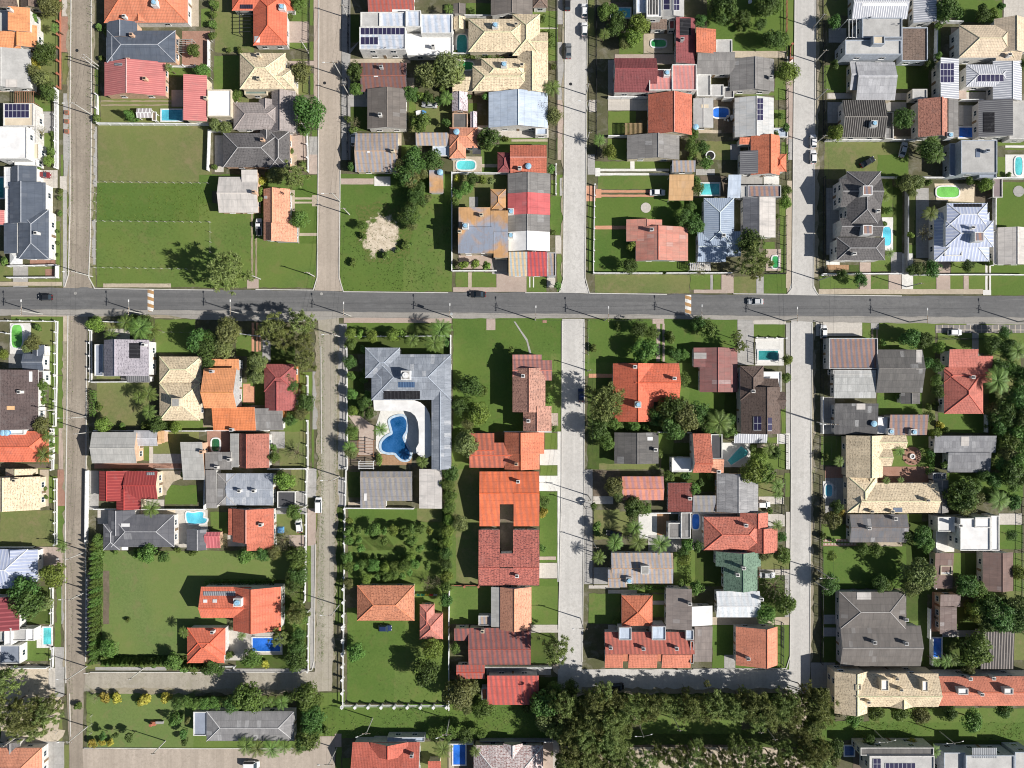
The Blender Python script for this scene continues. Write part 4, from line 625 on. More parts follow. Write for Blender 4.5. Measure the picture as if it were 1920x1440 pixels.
gM 920 -10 2040 420;gM 780 760 1760 1262;gD 760 500 1500 545;gG 230 245 458 478;pwhite 332 175 466 358;sS 0 500 480 530 540 800 560 1150 480 1240 0 1200;gK 0 660 520 1190;pgrey 495 350 582 800;gG 495 130 550 350;gG 1740 920 1900 1260;pgrey 380 1200 580 1440;gG 450 1270 525 1300;gG 450 1310 525 1340;gG 460 1370 525 1440;gD 580 1230 640 1440;gK 1500 380 1800 520;ppale 440 540 500 720;gD 530 1000 560 1220;pgrey 860 530 1500 560;gK 1040 380 1600 480;gK 1520 790 2600 930
@380 1140
gL 1300 0 2220 850;gG 1060 760 1280 1170;gL 1080 880 2970 1170;gK 1270 1100 2100 1160;ppale 200 200 470 470;ppale 380 220 720 420;gD 930 100 965 560;pgrey 968 0 1010 540;pgrey 100 545 960 572;gK 640 150 940 560;gG -20 1190 900 1260;gK 840 800 1080 1200;gG 1200 1170 1250 1440;gG 1260 1350 1350 1440;ppink 1190 1130 1250 1250;gK 300 420 720 540;gG 720 80 960 200
@760 1140
gL -20 860 1300 1170;gG 0 0 400 400;gG -100 400 400 850;gG 1130 60 1375 160;gK 1130 200 1340 500;gK 380 640 740 860;gD 130 1200 390 1440;psoil 380 1190 620 1440;ppink 1240 1200 1330 1440;psand 390 1200 440 1440;ppale 1110 150 1450 220;gK 1200 620 1400 1170;pgrey 730 515 1310 600;sS 1320 520 1450 520 1500 640 1920 650 1920 800 1500 790;ppale 1330 1190 1380 1440;gK 1330 760 2000 1240;pdirt 1380 1240 1960 1240 1960 1480 1380 1480
@1140 1140
gL 940 150 1635 558;gK -30 755 1700 960;gG 300 940 1200 1130;gK -30 1090 1700 1250;psand -30 1250 1400 1250 1700 1310 1900 1480 -30 1480;psoil 200 1230 1350 1265;pgrey 1045 420 1145 555;gK 1045 180 1145 310;gD 1480 1020 1720 1220;gK 1700 760 1930 1440;ppale 0 150 760 215;psand 940 80 1640 150;sS 1600 740 1760 730 1800 860 1740 1180 1700 1180 1720 860
@1520 1140
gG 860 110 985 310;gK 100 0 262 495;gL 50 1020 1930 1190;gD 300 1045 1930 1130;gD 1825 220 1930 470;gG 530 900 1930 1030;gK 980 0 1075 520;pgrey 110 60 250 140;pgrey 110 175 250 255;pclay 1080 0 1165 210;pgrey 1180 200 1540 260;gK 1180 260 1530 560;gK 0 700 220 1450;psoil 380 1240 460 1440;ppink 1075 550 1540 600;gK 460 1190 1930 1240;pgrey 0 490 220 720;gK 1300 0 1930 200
"""
MISC = """
pools
@0 0
R 1458 992 1642 1088 cyan
@380 0
R 2095 440 2190 490 cyan
@760 0
O 465 317 555 485 teal,O 468 560 612 630 green
@1140 0
R 30 78 198 160 cyan,O 388 362 520 425 green,O 942 975 1085 1060 blue
@1520 0
R 1332 1150 1482 1238 blue
@0 290
R -30 210 40 390 teal
@760 290
O 465 57 628 137 turq
@1140 290
R 832 262 998 362 turq,O 1475 915 1530 1020 green
@1520 290
O 1130 290 1330 385 lime,O 645 652 720 820 cyan,O 1835 25 1900 185 turq
@0 580
O 108 140 205 345 lime
@380 580
O 85 1165 155 1278 dgreen
@1140 580
R 1352 372 1527 455 teal
@1140 870
O 755 450 820 585 blue
@1520 870
O 130 185 190 290 cyan
@0 1140
R 395 175 465 325 turq
@380 1140
R 452 268 700 385 blue
@760 1140
R 432 1205 540 1405 blue
@1520 1140
R 1078 270 1172 440 blue,R 305 1240 385 1325 navy
poly
@380 580
P kidney 1690 1000 1740 970 1800 965 1835 1010 1830 1090 1800 1150 1830 1220 1865 1290 1850 1345 1800 1350 1760 1320 1730 1290 1660 1285 1615 1260 1615 1200 1660 1150 1710 1120 1700 1060
@0 870
P cyan 1685 435 1740 440 1800 430 1835 440 1830 480 1865 495 1845 530 1780 535 1700 530 1680 480
@1140 580
P turq 1195 1230 1258 1280 1250 1310 1105 1400 1075 1360
fences
@0 0
b 548 -20 548 800,W 525 815 525 1520,d 897 620 897 860,w 897 1125 1888 1131,o 1445 602 1888 612,w 1890 385 1890 600,p 840 0 840 210,p 838 600 838 1030,o 885 860 890 1110
@380 0
d 962 -20 958 450,w 72 1185 60 1540,o 945 1190 955 1550,d 1322 0 1312 480,d 1302 720 1312 1540,p 75 470 95 800,p 95 0 95 460,d 960 480 965 850,w 75 1190 180 1188
@760 0
d 1360 0 1355 1440,d 1716 0 1716 1440,w 430 140 430 500,w 430 500 930 505,w 540 160 960 165
@1140 0
g 1600 -20 1600 290,b 1640 420 1635 550,d 1602 820 1602 1400,w 0 890 360 890,p 320 485 582 480,w 0 1238 170 1238,d 1600 480 1600 620
@1520 0
d 115 -20 112 1260,w 125 1275 930 1272,w 1115 215 1108 560,w 1330 915 1520 915,w 1170 212 1340 215,w 1165 30 1165 200
@0 290
p 872 -290 868 590,p 885 250 1880 262,p 870 602 1890 612,p 870 1020 1690 1032,p 870 605 865 1020,p 1900 610 1905 880,w 100 1010 520 1000,w 95 1112 530 1110,w 532 1000 530 1108
@760 290
w 422 172 422 1050,w 428 176 920 180,w 428 1052 818 1050,o 1355 100 1355 365,o 1702 280 1692 1068,w 1692 1072 2300 1073
@1140 290
d 1590 560 1585 1075,w 520 1072 1100 1070,d 1610 0 1605 230,d 1400 1075 1580 1075
@1520 290
w 95 1080 800 1076,T 850 285 846 1080,w 595 215 1240 218,w 925 1087 1580 1085,w 1636 215 1634 960,d 112 210 112 1060,w 1240 218 1900 222,w 1590 1085 1920 1088
@0 580
o 0 105 524 110,o 523 112 516 590,o 517 600 508 1050,o 488 1075 486 1440,w 850 655 1350 652,o 828 190 830 650,w 905 112 1230 125,p 1400 205 1880 210,w 870 1090 1860 1092,o 0 205 90 220
@380 580
o 1300 250 1306 1440,o 950 600 950 770,o 950 1000 950 1440,w 40 1088 600 1090,o 340 220 530 245,o 1300 245 2235 240
@760 580
w 411 240 408 1090,w 890 1098 1310 1100,p 1650 100 1640 560
@1140 580
d 1310 300 1320 490,o 1325 258 1590 262,d 1600 1130 1600 1440,w 450 1103 740 1108
@1520 580
d 1080 270 1560 268,w 92 790 92 1112,d 85 120 90 780,d 90 1140 90 1440,w 1560 950 1560 1100
@0 870
o 518 130 515 720,o 482 1105 480 1440,T 815 1000 808 1440,w 1862 60 1855 400,w 870 400 1850 402,w 0 742 310 742,w 800 60 792 700
@380 870
o 942 40 938 380,o 938 440 925 1230,o 1293 30 1288 390,o 1282 400 1276 1110,s 1280 1110 1275 1700,w 600 40 940 38,w 1300 390 1900 395
@760 870
b 410 1090 660 1090,d 1690 400 1690 1080,w 400 1095 395 1440
@1140 870
d 1575 130 1570 450,d 1560 920 1560 1040,d 1560 1420 1560 1640,w 345 435 760 432,w 760 432 1240 434
@1520 870
d 85 100 92 1440,w 1103 450 1103 1110,d 1905 300 1905 1440
@0 1140
o 487 350 480 530,w 120 525 440 525,p 525 1020 525 1200,p 835 960 830 1120,w 60 -30 480 -20,T 808 150 806 400
@380 1140
s 1275 150 1268 860,s 1268 868 2200 868,o 960 20 955 560,o 150 520 300 520
@760 1140
w 720 518 1310 520,T 670 1172 1330 1172,w 395 180 395 900,w 390 1200 610 1200
@1140 1140
d 1565 170 1560 500,p 940 555 1560 555
@1520 1140
d 92 0 88 490,w 1074 265 1072 500,w 1052 0 1050 260,p 1160 1232 1900 1232,w 1540 600 1900 605
cars
@380 0
hatch 1360 1250 90 white
@760 0
hatch 1460 30 90 black,hatch 1612 90 90 white,hatch 1612 260 90 white,sedan 1468 455 90 grey,sedan 218 940 176 silver
@1140 0
hatch 1848 1270 90 white,hatch 1848 1410 90 white
@1520 0
sedan 835 1345 75 silver
@0 290
hatch 405 1283 180 black,hatch 390 183 0 wine
@380 290
pickup 505 650 90 white
@760 290
sedan 652 1257 180 black
@1140 290
sedan 445 340 0 white,sedan 1330 1322 180 silver
@1520 290
sedan 515 65 30 black
@760 580
hatch 1582 770 90 navy
@1520 580
hatch 118 200 90 white,hatch 1300 207 0 white
@380 870
van 1042 372 90 white,hatch 866 555 95 white
@760 870
sedan 1880 630 170 black
@1140 870
sedan 1435 1000 0 silver,hatch 1400 367 0 white
@380 1140
hatch 1638 182 0 navy,van 437 1410 0 white
@1140 1140
van 75 712 5 black
poles
@0 0
835 1040 180,895 600 -,885 625 -
@380 0
1250 690 180,1310 165 -,1320 860 -,955 480 -,960 1195 -
@760 0
1625 1020 180,1625 855 -,1630 1275 -
@1140 0
1845 250 -,1860 560 -,1870 900 -,1855 1300 -
@0 290
385 1435 90,1310 1435 90,835 1098 180
@380 290
360 1435 90,1240 425 180,1322 540 -,520 1120 -,1005 1095 -
@1520 290
70 1130 180,860 1190 -
@0 580
790 965 180,505 905 -,820 1105 -
@380 580
1335 62 90,1242 247 180
@760 580
425 75 X,1165 95 90,1790 100 90,1640 550 -
@1140 580
770 85 90,1590 105 90,1880 1015 180
@1520 580
885 115 90,1860 112 90,90 1020 180
@0 870
785 785 180,805 1135 180
@380 870
1232 110 180,945 370 -,1228 1270 180
@760 870
1640 280 180,1600 365 -,1690 700 -
@1140 870
1880 950 180,1865 1060 -
@0 1140
782 525 180,790 1065 180,200 1125 -,1490 1195 -,1290 545 -
@380 1140
1530 990 200,1207 1260 180
@760 1140
1575 90 180,395 1000 200,1315 1100 X2
@1140 1140
280 1050 X2,592 990 -,1298 1010 -,1420 1070 -
@1520 1140
572 1100 X2,1160 1110 X2
"""
# ---------------------------------------------------------------- ground
def groundmat(name, a, b, s1=0.12, s2=1.6, c=None, camt=0.5, fleck=None, lines=None, streak=None):
    if name in MATS: return MATS[name]
    t = NT("ground_" + name); P = t.pos()
    A = list(a) + [1.0]; B = list(b) + [1.0]
    col = t.mix(t.ramp(t.noise(P, s1, 4, 0.6), 0.36, 0.66), A, B)
    f = t.noise(P, s2, 5, 0.7)
    col = t.mix(t.math('MULTIPLY', t.ramp(f, 0.4, 0.68), 0.55), col, scl(A, 0.62))
    g = t.noise(P, s2 * 4.5, 3, 0.6)
    col = t.mix(t.math('MULTIPLY', t.ramp(g, 0.35, 0.7), 0.35), col, scl(B, 1.25))
    if c: col = t.mix(t.math('MULTIPLY', t.ramp(t.noise(P, 0.3, 5, 0.68, 0.4), 0.52, 0.66), camt), col, list(c) + [1.0])
    if fleck: col = t.mix(t.math('MULTIPLY', t.ramp(t.noise(P, 1.1, 4, 0.75), 0.58, 0.64), fleck[1]), col, list(fleck[0]) + [1.0])
    # broad soft worn / greener areas
    w2 = t.noise(P, 0.045, 3, 0.5, 0.8)
    col = t.mix(t.math('MULTIPLY', t.ramp(w2, 0.4, 0.62), 0.45), col, [A[0] * 1.35 + .012, A[1] * 1.12 + .008, A[2] * 1.2, 1] if a[1] > a[0] * 1.15 else scl(A, 0.84))
    if streak:
        sv = (0.012, 0.55, 1) if streak[0] == 'x' else (0.55, 0.012, 1)
        n3 = t.noise(t.vmul(P, sv), 1.0, 4, 0.65)
        col = t.mix(t.math('MULTIPLY', t.ramp(n3, 0.42, 0.62), streak[1]), col, scl(A, 0.68))
        n4 = t.noise(t.vmul(P, (sv[0] * 9, sv[1] * 1.3, 1)), 1.7, 3, 0.6)
        col = t.mix(t.math('MULTIPLY', t.ramp(n4, 0.56, 0.7), streak[1] * .8), col, scl(A, 1.3))
        vo = t.n("ShaderNodeTexVoronoi", feature='DISTANCE_TO_EDGE'); vo.inputs["Scale"].default_value = 0.11
        wp = t.n("ShaderNodeVectorMath", operation='ADD'); nz = t.n("ShaderNodeTexNoise"); nz.inputs["Scale"].default_value = 0.6; t.l(P, nz.inputs["Vector"])
        sc_ = t.n("ShaderNodeVectorMath", operation='SCALE'); t.l(nz.outputs["Color"], sc_.inputs[0]); sc_.inputs["Scale"].default_value = 3.0
        t.l(P, wp.inputs[0]); t.l(sc_.outputs[0], wp.inputs[1]); t.l(wp.outputs[0], vo.inputs["Vector"])
        col = t.mix(t.math('MULTIPLY', t.math('LESS_THAN', vo.outputs["Distance"], 0.010), 0.16), col, scl(A, 0.5))
        oil = t.noise(P, 0.5, 4, 0.7)
        col = t.mix(t.math('MULTIPLY', t.ramp(oil, 0.62, 0.72), 0.4), col, scl(A, 0.6))
    bump = g
    if lines:
        xs = t.sep(P)
        fx = t.math('FRACT', t.math('MULTIPLY', xs[0], 1 / lines[0])); fy = t.math('FRACT', t.math('MULTIPLY', xs[1], 1 / lines[1]))
        ln = t.math('MAXIMUM', t.math('LESS_THAN', fx, lines[2] / lines[0]), t.math('LESS_THAN', fy, lines[2] / lines[1]))
        col = t.mix(t.math('MULTIPLY', ln, lines[3]), col, list(lines[4]) + [1.0])
    MATS[name] = t.out(col, 0.95, bump, 0.35, 0.08)
    return MATS[name]
G = {
 'base': groundmat('base', (.085, .095, .04), (.15, .13, .085), 0.2, 1.2, (.26, .24, .2), 0.6),
 'G': groundmat('G', (.096, .162, .034), (.13, .182, .046), 0.1, 1.5, (.165, .165, .06), 0.6),
 'L': groundmat('L', (.076, .142, .026), (.105, .166, .036), 0.1, 1.7, (.13, .15, .045), 0.5),
 'D': groundmat('D', (.122, .17, .05), (.185, .18, .075), 0.1, 1.3, (.23, .19, .1), 0.6),
 'M': groundmat('M', (.12, .185, .05), (.15, .198, .064), 0.1, 1.5, (.18, .18, .075), 0.6),
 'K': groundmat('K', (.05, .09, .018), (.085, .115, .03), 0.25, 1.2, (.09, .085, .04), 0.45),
 'S': groundmat('S', (.5, .42, .32), (.62, .54, .43), 0.3, 1.5, (.25, .2, .12), 0.25, ((.12, .11, .06), .7)),
 'grey': groundmat('grey', (.36, .35, .33), (.44, .42, .4), 0.3, 1.4, (.24, .23, .21), 0.5, None, (2.4, 2.4, .1, .35, (.2, .19, .18))),
 'pale': groundmat('pale', (.52, .48, .43), (.6, .56, .5), 0.3, 1.6, (.38, .35, .3), 0.45, None, (1.2, 1.2, .08, .25, (.3, .28, .25))),
 'pink': groundmat('pink', (.42, .33, .28), (.5, .41, .35), 0.3, 2.2, (.3, .24, .2), 0.5, ((.6, .54, .48), .4)),
 'brick': groundmat('brick', (.33, .18, .13), (.42, .25, .19), 0.4, 2.5, (.25, .17, .13), 0.4, ((.46, .32, .26), .4)),
 'clay': groundmat('clay', (.55, .27, .16), (.62, .33, .22), 0.4, 2.0, (.42, .25, .17), 0.4),
 'sand': groundmat('sand', (.44, .37, .28), (.54, .46, .36), 0.35, 1.8, (.3, .26, .19), 0.5),
 'soil': groundmat('soil', (.14, .11, .08), (.2, .16, .12), 0.5, 1.6, (.09, .1, .05), 0.6),
 'dirt': groundmat('dirt', (.3, .25, .17), (.38, .32, .22), 0.5, 2.0, (.14, .15, .06), 0.5),
 'white': groundmat('white', (.68, .66, .62), (.76, .74, .7), 0.4, 1.6, (.52, .5, .46), 0.4),
 'cream': groundmat('cream', (.66, .55, .4), (.74, .64, .5), 0.4, 2.0, (.52, .42, .3), 0.4, ((.5, .38, .26), .3)),
 'wood': groundmat('wood', (.34, .2, .11), (.44, .28, .17), 0.5, 2.4, None, 0, None, (.4, 30, .06, .5, (.12, .08, .05))),
 'park': groundmat('park', (.2, .19, .18), (.27, .25, .24), 0.4, 1.8, None, 0, None, (1.55, 2.13, .16, .9, (.6, .52, .42))),
 'dots': groundmat('dots', (.5, .44, .36), (.56, .5, .42), 0.4, 2.0, None, 0, None, (.9, .9, .4, .7, (.3, .13, .09))),
}
asph = groundmat('asphalt', (.15, .15, .152), (.185, .183, .18), 0.06, 1.1, (.115, .115, .118), 0.4, None, None, ('x', .55))
shoulder = groundmat('shoulder', (.3, .28, .255), (.36, .34, .31), 0.2, 1.6, (.22, .21, .19), 0.5)
cobble = groundmat('cobble', (.3, .255, .205), (.38, .33, .27), 0.1, 2.0, (.23, .2, .16), 0.55, ((.17, .15, .12), .6), None, ('y', .5))
cobbleg = groundmat('cobbleg', (.36, .325, .265), (.44, .405, .335), 0.1, 2.0, (.25, .24, .15), 0.4, ((.24, .21, .17), .5), None, ('y', .35))
tanst = groundmat('tanst', (.43, .365, .3), (.49, .42, .355), 0.07, 1.2, (.38, .325, .27), 0.4, None, None, ('y', .45))
conc1 = groundmat('conc1', (.53, .51, .48), (.58, .56, .53), 0.07, 1.2, (.43, .41, .38), 0.4, ((.36, .34, .31), .25), None, ('y', .26))
kerbm = groundmat('kerb', (.55, .53, .49), (.64, .62, .58), 0.4, 2.0, (.4, .38, .34), 0.3)
GZ = [0.0]
def rough_edge(pts, amp, step=1.3):
    rr = random.Random(int(abs(pts[0][0] * 13 + pts[0][1] * 7)) % 9973); out = []
    for i in range(len(pts)):
        a, b = Vector(pts[i]), Vector(pts[(i + 1) % len(pts)])
        n = max(1, int((b - a).length / step))
        for k in range(n):
            q = a.lerp(b, k / n)
            d = amp if k else amp * 0.3
            out.append((q.x + rr.uniform(-d, d), q.y + rr.uniform(-d, d)))
    return out
def sheet(name, pts, mat, z, kind="structure"):
    mb = MB()
    a = sum(pts[i][0] * pts[(i + 1) % len(pts)][1] - pts[(i + 1) % len(pts)][0] * pts[i][1] for i in range(len(pts)))
    if a < 0: pts = pts[::-1]
    mb.poly([(p[0], p[1], z) for p in pts])
    o = link(name, mb.mesh(name, [mat])); o["kind"] = kind
    return o
mb = MB(); mb.poly([(-700, -700, 0), (700, -700, 0), (700, 700, 0), (-700, 700, 0)])
link("ground", mb.mesh("ground", [G['base']]))["kind"] = "structure"
def fp(l): return [tuple(W(l[i], l[i + 1]).xy) for i in range(0, len(l), 2)]
ox = oy = 0.0
def tp(l): return [tuple(W(ox + l[i] / 4.8, oy + l[i + 1] / 4.8).xy) for i in range(0, len(l), 2)]
RANK = {'D': 0, 'K': 0, 'G': 1, 'L': 1, 'M': 1, 'S': 2}
cnt = 0
for ln in GROUND.strip().split("\n"):
    if ln[0] == "@": ox, oy = map(float, ln[1:].split()); continue
    for it in ln.split(";"):
        if not it: continue
        w = it.split(); cnt += 1
        key = w[0][1:]; v = list(map(float, w[1:]))
        if w[0][0] == "c":
            cx, cy, r = v; n = 28
            v = sum([[cx + r * math.cos(6.2832 * i / n), cy + r * math.sin(6.2832 * i / n)] for i in range(n)], [])
            m, nm, z, am = {'W': G['pale'], 'G': G['grey'], 'B': G['brick']}[key], "round_paving", 0.115, 0.03
        else:
            if len(v) == 4: v = [v[0], v[1], v[2], v[1], v[2], v[3], v[0], v[3]]
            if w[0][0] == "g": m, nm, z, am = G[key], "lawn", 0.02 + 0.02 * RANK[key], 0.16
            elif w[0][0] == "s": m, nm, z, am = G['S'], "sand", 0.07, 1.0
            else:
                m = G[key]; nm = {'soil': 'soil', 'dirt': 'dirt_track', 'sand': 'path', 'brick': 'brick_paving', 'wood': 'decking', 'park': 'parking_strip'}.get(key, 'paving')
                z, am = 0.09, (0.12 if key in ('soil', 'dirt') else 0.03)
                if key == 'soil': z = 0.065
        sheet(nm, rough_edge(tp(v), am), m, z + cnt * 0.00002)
# worn bare sand in the middle lot, thinning out into the grass
def baresand():
    t = NT("ground_bare_sand"); P = t.pos(); c0 = W(715, 442); 
    d = t.n("ShaderNodeVectorMath", operation='SUBTRACT'); t.l(P, d.inputs[0]); d.inputs[1].default_value = (c0.x, c0.y, .07)
    q = t.vmul(d.outputs[0], (1 / 5.0, 1 / 6.0, 0)); ln_ = t.n("ShaderNodeVectorMath", operation='LENGTH'); t.l(q, ln_.inputs[0])
    m = t.math('ADD', ln_.outputs["Value"], t.math('MULTIPLY', t.math('SUBTRACT', t.noise(P, .32, 5, .7, .4), .5), 2.2))
    f = t.ramp(m, .78, 1.02)
    sand = t.mix(t.ramp(t.noise(P, .8, 5, .7), .38, .66), (.66, .57, .45, 1), (.42, .35, .25, 1))
    sand = t.mix(t.math('MULTIPLY', t.ramp(t.noise(P, 1.7, 4, .7), .6, .66), .8), sand, (.13, .11, .06, 1))
    gr = t.mix(t.ramp(t.noise(P, 1.3, 5, .7), .4, .66), (.075, .135, .024, 1), (.15, .15, .05, 1))
    return t.out(t.mix(f, sand, gr), .95, t.noise(P, 3, 3), .4, .1)
sheet("bare_sand", rough_edge(fp([668, 385, 715, 380, 765, 400, 775, 440, 768, 480, 730, 495, 690, 492, 670, 450]), .8), baresand(), .07)
# roads
def road(name, l, m, z, am=0.12): return sheet(name, rough_edge(fp(l), am, 2.5), m, z)
road("main_road", [-260, 535, 130, 540, 165, 542, 600, 545, 640, 547, 1055, 549, 1100, 551, 1480, 553, 1530, 554, 2200, 556, 2200, 606, 1700, 600, 1100, 596, 640, 592, 300, 590, -260, 588], asph, 0.16)
road("road_shoulder", [-260, 578, 300, 581, 800, 586, 1300, 591, 2200, 597, 2200, 612, 1525, 604, 1480, 601, 1200, 597, 850, 597, 640, 596, 560, 604, 380, 600, 300, 590, 165, 594, 130, 592, -260, 590], shoulder, 0.19, 0.12)
road("street", [134, -140, 172, -140, 172, 200, 170, 420, 166, 515, 174, 541, 118, 541, 128, 520, 131, 300], cobble, 0.13)
road("street", [128, 588, 165, 588, 163, 800, 162, 1000, 161, 1262, 157, 1300, 156, 1395, 157, 1600, 133, 1600, 130, 1400, 124, 1260, 122, 1050, 125, 800, 127, 620], cobble, 0.13)
road("street", [598, -140, 640, -140, 639, 200, 637, 515, 643, 546, 590, 545, 596, 520, 597, 300], tanst, 0.13)
road("street", [596, 594, 636, 594, 633, 700, 630, 880, 627, 1060, 624, 1240, 622, 1295, 585, 1297, 592, 1240, 597, 1060, 603, 880, 602, 700], cobbleg, 0.132)
road("street", [1060, -140, 1102, -140, 1101, 100, 1099, 300, 1097, 530, 1106, 551, 1047, 549, 1056, 530, 1059, 200], conc1, 0.13)
road("street", [1054, 598, 1096, 598, 1095, 800, 1093, 1000, 1092, 1240, 1090, 1300, 1050, 1260, 1046, 1180, 1052, 1000, 1053, 800], conc1, 0.13)
road("street", [1490, -140, 1530, -140, 1529, 100, 1527, 300, 1524, 530, 1534, 554, 1476, 553, 1484, 530, 1487, 300], conc1, 0.13)
road("street", [1483, 601, 1523, 602, 1521, 800, 1519, 1000, 1518, 1290, 1504, 1305, 1478, 1295, 1481, 1200, 1483, 900], conc1, 0.13)
road("street", [158, 1261, 595, 1259, 592, 1297, 157, 1296], cobbleg, 0.125)
road("street", [155, 1404, 560, 1403, 600, 1380, 628, 1380, 630, 1600, 150, 1600], tanst, 0.12)
road("street", [1046, 1254, 1482, 1255, 1490, 1296, 1044, 1296], conc1, 0.126)
# worn patches and joints on the roads
for l in ([100, 541, 190, 541, 186, 588, 108, 588], [590, 546, 650, 547, 645, 560, 596, 560]):
    sheet("road_patch", rough_edge(fp(l), 0.4), asph, 0.165)
verge = groundmat('verge', (.3, .26, .19), (.36, .32, .24), 0.3, 2.0, (.13, .15, .055), 0.85, ((.1, .11, .05), .5))
for l in ([170, 0, 177, 0, 177, 230, 174, 520, 167, 520, 170, 300], [126, 0, 134, 0, 133, 240, 131, 515, 127, 515, 129, 250], [118, 640, 128, 640, 126, 900, 125, 1250, 118, 1250, 120, 900], [161, 620, 166, 620, 165, 1000, 164, 1240, 160, 1240, 162, 900],
          [590, 620, 600, 620, 604, 880, 600, 1060, 594, 1240, 588, 1240, 592, 1060, 596, 880], [629, 620, 637, 620, 634, 900, 628, 1240, 621, 1240, 627, 900], [1054, 0, 1061, 0, 1060, 300, 1057, 520, 1053, 520, 1055, 250],
          [1526, 0, 1536, 0, 1533, 520, 1523, 520], [1518, 620, 1528, 620, 1526, 900, 1522, 1240, 1515, 1240, 1518, 900], [180, 585, 560, 592, 560, 599, 180, 594], [1045, 1290, 1480, 1290, 1480, 1300, 1045, 1300], [170, 1290, 590, 1292, 590, 1300, 170, 1300]):
    sheet("verge", rough_edge(fp(l), 0.45, 1.6), verge, 0.128)
def kerb(l, w=0.22, h=0.24):
    p = [W(l[i], l[i + 1]) for i in range(0, len(l), 2)]; mb = MB()
    for i in range(len(p) - 1):
        a, b = p[i], p[i + 1]; d = (b - a); c = (a + b) / 2
        mb.box((c.x, c.y), d.length / 2 + 0.05, w / 2, 0.0, h - 0.003 * (i % 2), math.atan2(d.y, d.x))
    link("kerb", mb.mesh("kerb", [kerbm]))["kind"] = "structure"
for l in ([134, 0, 132, 200, 132, 400, 129, 515, 122, 538], [172, 0, 172, 250, 170, 450, 167, 520, 178, 541, 400, 544], [598, 0, 597, 300, 595, 520, 588, 544, 480, 543],
          [638, 320, 636, 520, 644, 547, 840, 549], [1060, 0, 1058, 300, 1056, 525, 1048, 549, 985, 549], [1101, 0, 1099, 300, 1097, 520, 1105, 550, 1250, 552],
          [1490, 0, 1487, 300, 1485, 540, 1476, 552, 1375, 551], [1529, 0, 1527, 300, 1525, 540, 1534, 553, 1690, 555], [128, 592, 126, 800, 123, 1000, 124, 1280],
          [163, 640, 162, 900, 161, 1240], [1054, 602, 1053, 900, 1047, 1180], [1096, 605, 1095, 900, 1092, 1240], [1483, 606, 1483, 900, 1481, 1230, 1474, 1253, 1300, 1254],
          [1523, 606, 1520, 900, 1518, 1250], [592, 1020, 589, 1240, 585, 1256, 565, 1260, 170, 1260], [158, 1262, 165, 1262], [158, 1402, 400, 1403, 560, 1402], [131, 1300, 133, 1380], [602, 650, 603, 850]):
    kerb(l)
# striped speed humps across the main road
def humpmat():
    t = NT("speed_hump_paint"); xs = t.sep(t.pos())
    w = t.math('FRACT', t.math('ADD', t.math('MULTIPLY', xs[1], 0.52), t.math('MULTIPLY', xs[0], 0.16)))
    c = t.mix(t.math('LESS_THAN', w, 0.5), (.72, .71, .68, 1), (.42, .24, .1, 1))
    c = t.mix(t.math('MULTIPLY', t.ramp(t.noise(t.pos(), 2.5, 4, 0.7), 0.5, 0.68), 0.5), c, (.25, .22, .19, 1))
    return t.out(c, 0.8)
M_HUMP = humpmat()
for hx, y0, y1, lb in ((283, 542, 584, "striped speed hump near the cobbled street junction"), (1290, 553, 590, "striped speed hump near the salmon and red weathered house")):
    a, b = W(hx, y0), W(hx, y1); mb = MB(); n = 6; wd = 0.85
    prof = [(-wd, 0.165), (-wd * .5, 0.22), (0, 0.24), (wd * .5, 0.22), (wd, 0.165)]
    for i in range(4):
        (x0, z0), (x1, z1) = prof[i], prof[i + 1]
        mb.poly([(a.x + x0, b.y, z0), (a.x + x1, b.y, z1), (a.x + x1, a.y, z1), (a.x + x0, a.y, z0)])
    mb.poly([(a.x + p[0], b.y, p[1]) for p in prof]); mb.poly([(a.x + p[0], a.y, p[1]) for p in prof[::-1]])
    tag(link("speed_hump", mb.mesh("speed_hump", [M_HUMP])), lb, "speed hump", "striped speed humps")
for i, (x, y, w) in enumerate(((142, 550, "on the main road at the cobbled street"), (603, 551, "on the main road at the tan street"), (609, 156, "on the tan street beside a cream house"), (145, 95, "on the cobbled street beside the slate blue house"), (1070, 158, "on the concrete street beside the cream houses"))):
    p = W(x, y); mb = MB(); mb.cyl(p, 0.42, 0.12, 0.185, 20)
    tag(link("manhole_cover", mb.mesh("manhole_cover", [M_DARKMETAL if i > 1 else M_CONC])), "round manhole cover " + w, "manhole cover")

# ---------------------------------------------------------------- houses
ANCH = []     # (label, x, y) things that other labels point at
FOOT = []
WINM = {}
def window_mesh():
    if not WINM:
        mb = MB()
        mb.box((0, 0.03), 0.75, 0.05, -0.6, 0.6, m=0)
        mb.poly([(-.66, -.03, -.5), (-.04, -.03, -.5), (-.04, -.03, .5), (-.66, -.03, .5)], 1)
        mb.poly([(.04, -.03, -.5), (.66, -.03, -.5), (.66, -.03, .5), (.04, -.03, .5)], 1)
        mb.box((0, -0.04), 0.82, 0.09, -0.7, -0.61, m=0)
        WINM['w'] = mb.mesh("window", [M_WHITE, M_GLASS])
        mb = MB(); mb.box((0, 0.03), 0.45, 0.05, 0.0, 2.1, m=0)
        mb.box((0, -0.03), 0.37, 0.02, 0.08, 2.0, m=1); mb.box((0.28, -0.07), 0.03, 0.03, 0.95, 1.1, m=2)
        WINM['d'] = mb.mesh("door", [M_WHITE, M_WOOD, M_DARKMETAL])
    return WINM
RIDGE_LIGHT = {'slate', 'dark', 'greyhip', 'dgbrown2', 'dkslate', 'dkbrown', 'wblue', 'bluem', 'clayred', 'red'}
